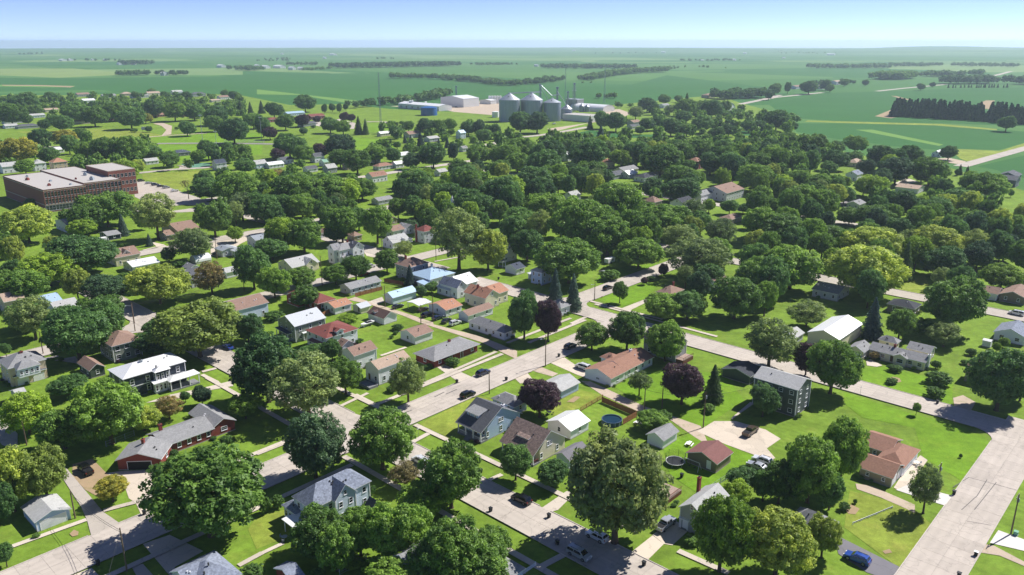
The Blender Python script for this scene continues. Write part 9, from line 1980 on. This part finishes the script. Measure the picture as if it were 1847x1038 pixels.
# ------------------------------------------------------------------ yard things
for kind, x, y, rz, label, sz in YARD:
    if kind == 'trampoline':
        root = tag(empty('trampoline', (x, y, 0), rz), label, 'trampoline'); mb = MB()
        [mb.tube((2.2*math.cos(i*.2244), 2.2*math.sin(i*.2244), .87), (2.2*math.cos(i*.2244+.2244), 2.2*math.sin(i*.2244+.2244), .87), .1, None, 6, cap=False) for i in range(28)]; mb.obj('frame', ('lens',), root)
        for i in range(6): a = i*math.pi/3; MB().tube((2.2*math.cos(a), 2.2*math.sin(a), 0), (2.2*math.cos(a), 2.2*math.sin(a), .85), .05, None, 6).obj('leg', ('steel',), root); MB().tube((2.28*math.cos(a), 2.28*math.sin(a), .8), (2.35*math.cos(a), 2.35*math.sin(a), 2.9), .045, None, 6).obj('net_pole', ('plastic',), root)
        MB().lathe([(2.08, .86), (2.08, .88)], 28).obj('mat', ('mat',), root)
        mb = MB(); 
        for i in range(48): a = 2*math.pi*i/48; mb.tube((2.3*math.cos(a), 2.3*math.sin(a), .95), (2.33*math.cos(a), 2.33*math.sin(a), 2.75), .012, None, 3, cap=False)
        for k in range(9):
            z = 1.0+k*.22
            for i in range(24): a = 2*math.pi*i/24; b2 = 2*math.pi*(i+1)/24; mb.tube((2.31*math.cos(a), 2.31*math.sin(a), z), (2.31*math.cos(b2), 2.31*math.sin(b2), z), .012, None, 3, cap=False)
        mb.obj('safety_net', ('net',), root)
    elif kind == 'pool':
        root = tag(empty('swimming_pool', (x, y, 0), rz), label, 'pool'); MB().lathe([(sz, 0), (sz, 1.2), (sz+.12, 1.2), (sz+.12, 1.28), (sz-.1, 1.28), (sz-.1, .9), (sz-.12, .05)], 32).obj('pool_wall', ('poolwall',), root)
        MB().lathe([(sz-.11, 1.04), (sz-.11, 1.05)], 32).obj('water_surface', ('water',), root); um = MB().box(-.06, -.06, 0, .06, .06, 1.25).mesh('upright', ('steel',))
        for i in range(14): a = i*2*math.pi/14; obj('upright', um, root, ((sz+.07)*math.cos(a), (sz+.07)*math.sin(a), 0), a)
    elif kind == 'table':
        root = tag(empty('picnic_table', (x, y, 0), rz), label, 'table'); k = sz/2
        for i in range(5): MB().box(-k, -.42+i*.17, .72, k, -.27+i*.17, .76).obj('top_plank', ('white_p',), root)
        for s in (-1, 1):
            MB().box(-k, s*.78-.14, .42, k, s*.78+.14, .46).obj('bench_seat', ('white_p',), root)
            mb = MB(); mb.tube((s*k*.7, -.8, 0), (s*k*.7, .25, .72), .05, None, 4); mb.tube((s*k*.7, .8, 0), (s*k*.7, -.25, .72), .05, None, 4); mb.box(s*k*.7-.04, -.85, .36, s*k*.7+.04, .85, .42); mb.obj('leg_frame', ('wood',), root)
    elif kind == 'swing':
        root = tag(empty('swing_set', (x, y, 0), rz), label, 'swing set'); MB().tube((-2, 0, 2.1), (2, 0, 2.1), .05, None, 8).obj('top_bar', ('lens',), root)
        for s in (-1, 1):
            for t in (-1, 1): MB().tube((s*2, 0, 2.1), (s*2.1, t*.9, 0), .045, None, 6).obj('leg', ('lens',), root)
        for q in (-.8, .6): mb = MB(); mb.tube((q-.22, 0, 2.1), (q-.22, 0, .5), .015, None, 4); mb.tube((q+.22, 0, 2.1), (q+.22, 0, .5), .015, None, 4); mb.box(q-.26, -.1, .45, q+.26, .1, .5); mb.obj('swing_seat', ('plastic',), root)
    elif kind == 'boat':
        root = tag(empty('motor_boat', (x, y, 0), rz), label, 'boat'); st = [(-2.8, .95, .9), (-1, 1.05, .85), (1, 1.0, .88), (2.2, .65, .98), (3.0, .08, 1.1)]; v = []; f = []
        for a, hw, zt in st: v += [(a, -hw, zt+.35), (a, -hw*.75, .75), (a, 0, .5), (a, hw*.75, .75), (a, hw, zt+.35)]
        for i in range(4): f += [(i*5+j, i*5+j+1, i*5+j+6, i*5+j+5) for j in range(4)]+[(i*5+4, i*5, i*5+5, i*5+9)]
        f += [(0, 4, 3, 2, 1)]; obj('hull', mesh('hull', v, f, ('white_p',)), root); MB().box(-2.2, -.7, 1.2, .3, .7, 1.27).obj('cockpit', ('dark',), root); MB().box(.3, -.7, 1.2, .38, .7, 1.7).obj('windscreen', ('cglass',), root)
        mb = MB(); mb.box(-2.4, -.7, .4, 2.6, -.6, .5); mb.box(-2.4, .6, .4, 2.6, .7, .5); mb.box(2.6, -.06, .4, 4.0, .06, .5); mb.obj('trailer_frame', ('steel',), root)
        wm2 = MB().tube((0, -.1, 0), (0, .1, 0), .32, None, 14).mesh('wheel', ('rubber',))
        for s in (-1, 1): obj('wheel', wm2, root, (-.6, s*.95, .32))
    elif kind == 'fence':       # board fence panels between posts
        ln, hh, mt, nb = sz; root = tag(empty('board_fence', (x, y, 0), rz), label, 'fence'); n = max(1, round(ln/2.4)); pl = ln/n
        mb = MB()
        if nb == 'v':
            for i in range(int(pl/.17)): mb.box(.06+i*.17, -.012, .06, .06+i*.17+.155, .012, hh-.03*((i*7) % 3)*.3)
        elif nb == 'r':
            for k in range(3): z = .25+k*(hh-.35)/2; mb.box(.05, -.03, z, pl-.05, .03, z+.16)
        elif nb == 'c':
            for i in range(int(pl/.3)): mb.tube((.05+i*.3, 0, .05), (.05+i*.3, 0, hh), .012, None, 3, cap=False)
            for z in (.1, hh*.5, hh): mb.tube((0, 0, z), (pl, 0, z), .025, None, 5, cap=False)
        else:
            for i in range(int(pl/.16)): mb.box(.06+i*.16, -.012, .1, .06+i*.16+.09, .012, hh)
            mb.box(.05, -.03, .3, pl-.05, .015, .38); mb.box(.05, -.03, hh-.3, pl-.05, .015, hh-.22)
        if nb == 'v': mb.box(.05, .012, .35, pl-.05, .05, .45); mb.box(.05, .012, hh-.45, pl-.05, .05, hh-.35)
        pm = mb.mesh('fence_panel', (mt,)); po = MB().box(-.06, -.06, 0, .06, .06, hh+.1).mesh('post', (mt,))
        for i in range(n): obj('fence_panel', pm, root, (i*pl, 0, 0))
        for i in range(n+1): obj('post', po, root, (i*pl, 0, 0))
    elif kind == 'deck':
        lu, lw, hh = sz; root = tag(empty('timber_deck', (x, y, 0), rz), label, 'deck')
        n = int(lw/.3); pm = MB().box(0, 0, hh-.05, lu, .27, hh).mesh('plank', ('deck',))
        for i in range(n): obj('plank', pm, root, (0, i*.3, 0))
        mb = MB(); mb.box(.02, .02, 0, lu-.02, .08, hh-.06); mb.box(.02, .08, 0, .08, n*.3-.05, hh-.06); mb.box(lu-.08, .08, 0, lu-.02, n*.3-.05, hh-.06); mb.obj('skirt', ('dwood',), root)
        mb = MB(); mb.box(0, -.03, hh+.85, lu, .05, hh+.93); mb.box(-.03, .05, hh+.85, .05, n*.3, hh+.93); [mb.box(i*.4, 0, hh, i*.4+.05, .04, hh+.85) for i in range(int(lu/.4)+1)]; [mb.box(0, .1+i*.4, hh, .04, .15+i*.4, hh+.85) for i in range(int(n*.3/.4))]; mb.obj('railing', ('dwood',), root)
        for i in range(3): MB().box(lu+.02+i*.3, .6, 0, lu+.3+i*.3, 1.8, hh*(3-i)/4).obj('step', ('deck',), root)
    elif kind == 'greenbox':
        root = tag(empty('utility_cabinet', (x, y, 0), rz), label, 'utility box'); MB().box(-.5, -.45, 0, .5, .45, .12).obj('pad', ('found',), root); MB().box(-.42, -.38, .12, .42, .38, .85).box(-.45, -.41, .85, .45, .41, .92).obj('cabinet', ('greenbox',), root)
    elif kind == 'sign':
        root = tag(empty('street_sign', (x, y, 0), rz), label, 'sign'); MB().tube((0, 0, 0), (0, 0, 2.7), .035, None, 6).obj('post', ('steel',), root); MB().box(-.42, -.02, 2.45, .42, .02, 2.68).obj('sign_panel', (sz,), root)
    elif kind == 'hydrant':
        root = tag(empty('fire_hydrant', (x, y, 0), rz), label, 'hydrant'); MB().lathe([(.16, 0), (.16, .06), (.1, .08), (.1, .55), (.13, .58), (.1, .68), (.03, .76)], 12).obj('barrel', ('tail',), root); MB().tube((-.2, 0, .45), (.2, 0, .45), .055, None, 8).obj('nozzle', ('tail',), root)
    elif kind == 'grill':
        root = tag(empty('garden_set', (x, y, 0), rz), label, 'garden furniture'); MB().lathe([(.55, .7), (.6, .7), (.6, .74), (.55, .74)], 14).obj('table_top', (sz,), root); MB().tube((0, 0, 0), (0, 0, .7), .05, None, 6).obj('leg', ('steel',), root)
        for i in range(3): a = i*2.1; MB().box(-.22, -.22, .4, .22, .22, .45).box(-.22, .2, .45, .22, .24, .9).box(-.2, -.2, 0, -.16, -.16, .4).box(.16, -.2, 0, .2, -.16, .4).box(-.2, .18, 0, -.16, .22, .4).box(.16, .18, 0, .2, .22, .4).obj('chair', (sz,), root, (1.0*math.cos(a), 1.0*math.sin(a), 0), a-1.57)
    elif kind == 'trailer':
        root = tag(empty('camper_trailer', (x, y, 0), rz), label, 'trailer'); mb = MB(); mb.add([(-2.6, -1.15, .5), (2.4, -1.15, .5), (2.4, 1.15, .5), (-2.6, 1.15, .5), (-2.9, -1.1, 2.5), (2.6, -1.1, 2.5), (2.6, 1.1, 2.5), (-2.9, 1.1, 2.5)], BF); mb.obj('body', ('white_p',), root)
        wm2 = MB().tube((0, -.1, 0), (0, .1, 0), .36, None, 14).mesh('wheel', ('rubber',))
        for s in (-1, 1): obj('wheel', wm2, root, (-.2, s*1.1, .36)); obj('window', MB().box(-.5, -.02, 0, .5, .02, .6).mesh('window', ('cglass',)), root, (.6, s*1.15, 1.3))
        MB().box(2.4, -.06, .45, 4, .06, .55).obj('tow_bar', ('steel',), root)
    elif kind == 'spire':
        root = tag(empty('church_steeple', (x, y, 0), rz), label, 'steeple'); MB().box(-1.4, -1.4, 0, 1.4, 1.4, sz).obj('tower', ('white',), root); MB().add([(-1.6, -1.6, sz), (1.6, -1.6, sz), (1.6, 1.6, sz), (-1.6, 1.6, sz), (0, 0, sz+7)], [(0, 1, 4), (1, 2, 4), (2, 3, 4), (3, 0, 4), (3, 2, 1, 0)]).obj('spire', ('m_white',), root)
    elif kind == 'stand':
        root = tag(empty('bleachers', (x, y, 0), rz), label, 'bleachers')
        for i in range(6): MB().box(0, i*.75, .3+i*.4, sz, i*.75+.35, .36+i*.4).obj('bench', ('steel',), root)
        mb = MB(); [mb.tube((k*sz/8, 0, 0), (k*sz/8, 4.2, 2.6), .05, None, 4) for k in range(9)]; [mb.tube((k*sz/8, 4.2, 0), (k*sz/8, 4.2, 2.6), .05, None, 4) for k in range(9)]; mb.obj('frame', ('steel',), root)
    elif kind == 'goal':
        root = tag(empty('scoreboard', (x, y, 0), rz), label, 'scoreboard'); MB().box(-3.5, -.2, 2.6, 3.5, .2, 6).obj('board', ('lgrey',), root)
        for q in (-2.5, 2.5): MB().tube((q, .3, 0), (q, .3, 5.8), .12, None, 8).obj('post', ('steel',), root)

# school details: stone bands, pilasters, roof plant
sc = BLD['school']
for B in BUILDINGS:
    if B[0] == 'school': SB = B[5]
x0, y0, r0 = SB[0][0], SB[0][1], SB[0][2]
for bi, q in enumerate(SB[:2]):
    dx, dy = q[0]-x0, q[1]-y0; lx = dx*math.cos(r0)+dy*math.sin(r0); ly = -dx*math.sin(r0)+dy*math.cos(r0)
    for z in (4.25, 12.6):
        mb = MB(); mb.box(0, -.1, z, q[3], .03, z+.35); mb.box(-.1, .03, z, .03, q[4], z+.35); mb.obj('stone_band', ('stonetrim',), sc, (lx, ly, 0))
    n = 13 if bi == 0 else 10; pm = MB().box(-.2, -.16, 4.65, .2, .03, 12.5).mesh('pilaster', ('schoolbrick',))
    for i in range(n+1): obj('pilaster', pm, sc, (lx+.1+(q[3]-.2)*i/n, ly, 0))
rg = random.Random(9)
for i, (u, w, s_) in enumerate([(8, 14, 1.6), (14, 30, 1.3), (18, 8, 1.2), (6, 46, 1.8), (34, 18, 2.2), (38, 40, 2.0), (28, 28, 1.2), (10, 60, 1.4)]):
    MB().box(-s_/2, -s_/2, 13.1, s_/2, s_/2, 13.1+s_*.8).box(-s_*.3, -s_*.3, 13.1+s_*.8, s_*.3, s_*.3, 13.1+s_*1.1).obj('roof_unit', ('brick' if i % 3 == 0 else 'steel',), sc, (u, w, 0), .2*i)

# ------------------------------------------------------------------ haze: the air between the camera and the far fields
hz = bpy.data.materials.new('haze_air'); hz.use_nodes = True; hn = hz.node_tree.nodes; hn.remove(hn['Principled BSDF'])
pv = hn.new('ShaderNodeVolumePrincipled'); pv.inputs['Color'].default_value = (.72, .85, 1.0, 1); pv.inputs['Density'].default_value = HAZE_D; pv.inputs['Anisotropy'].default_value = 0.3
hz.node_tree.links.new(pv.outputs[0], hn['Material Output'].inputs['Volume'])
tag(obj('haze', mesh('haze', boxv(-16000, -16000, -2, 16000, 16000, 118), BF, (hz,))), kind='stuff')
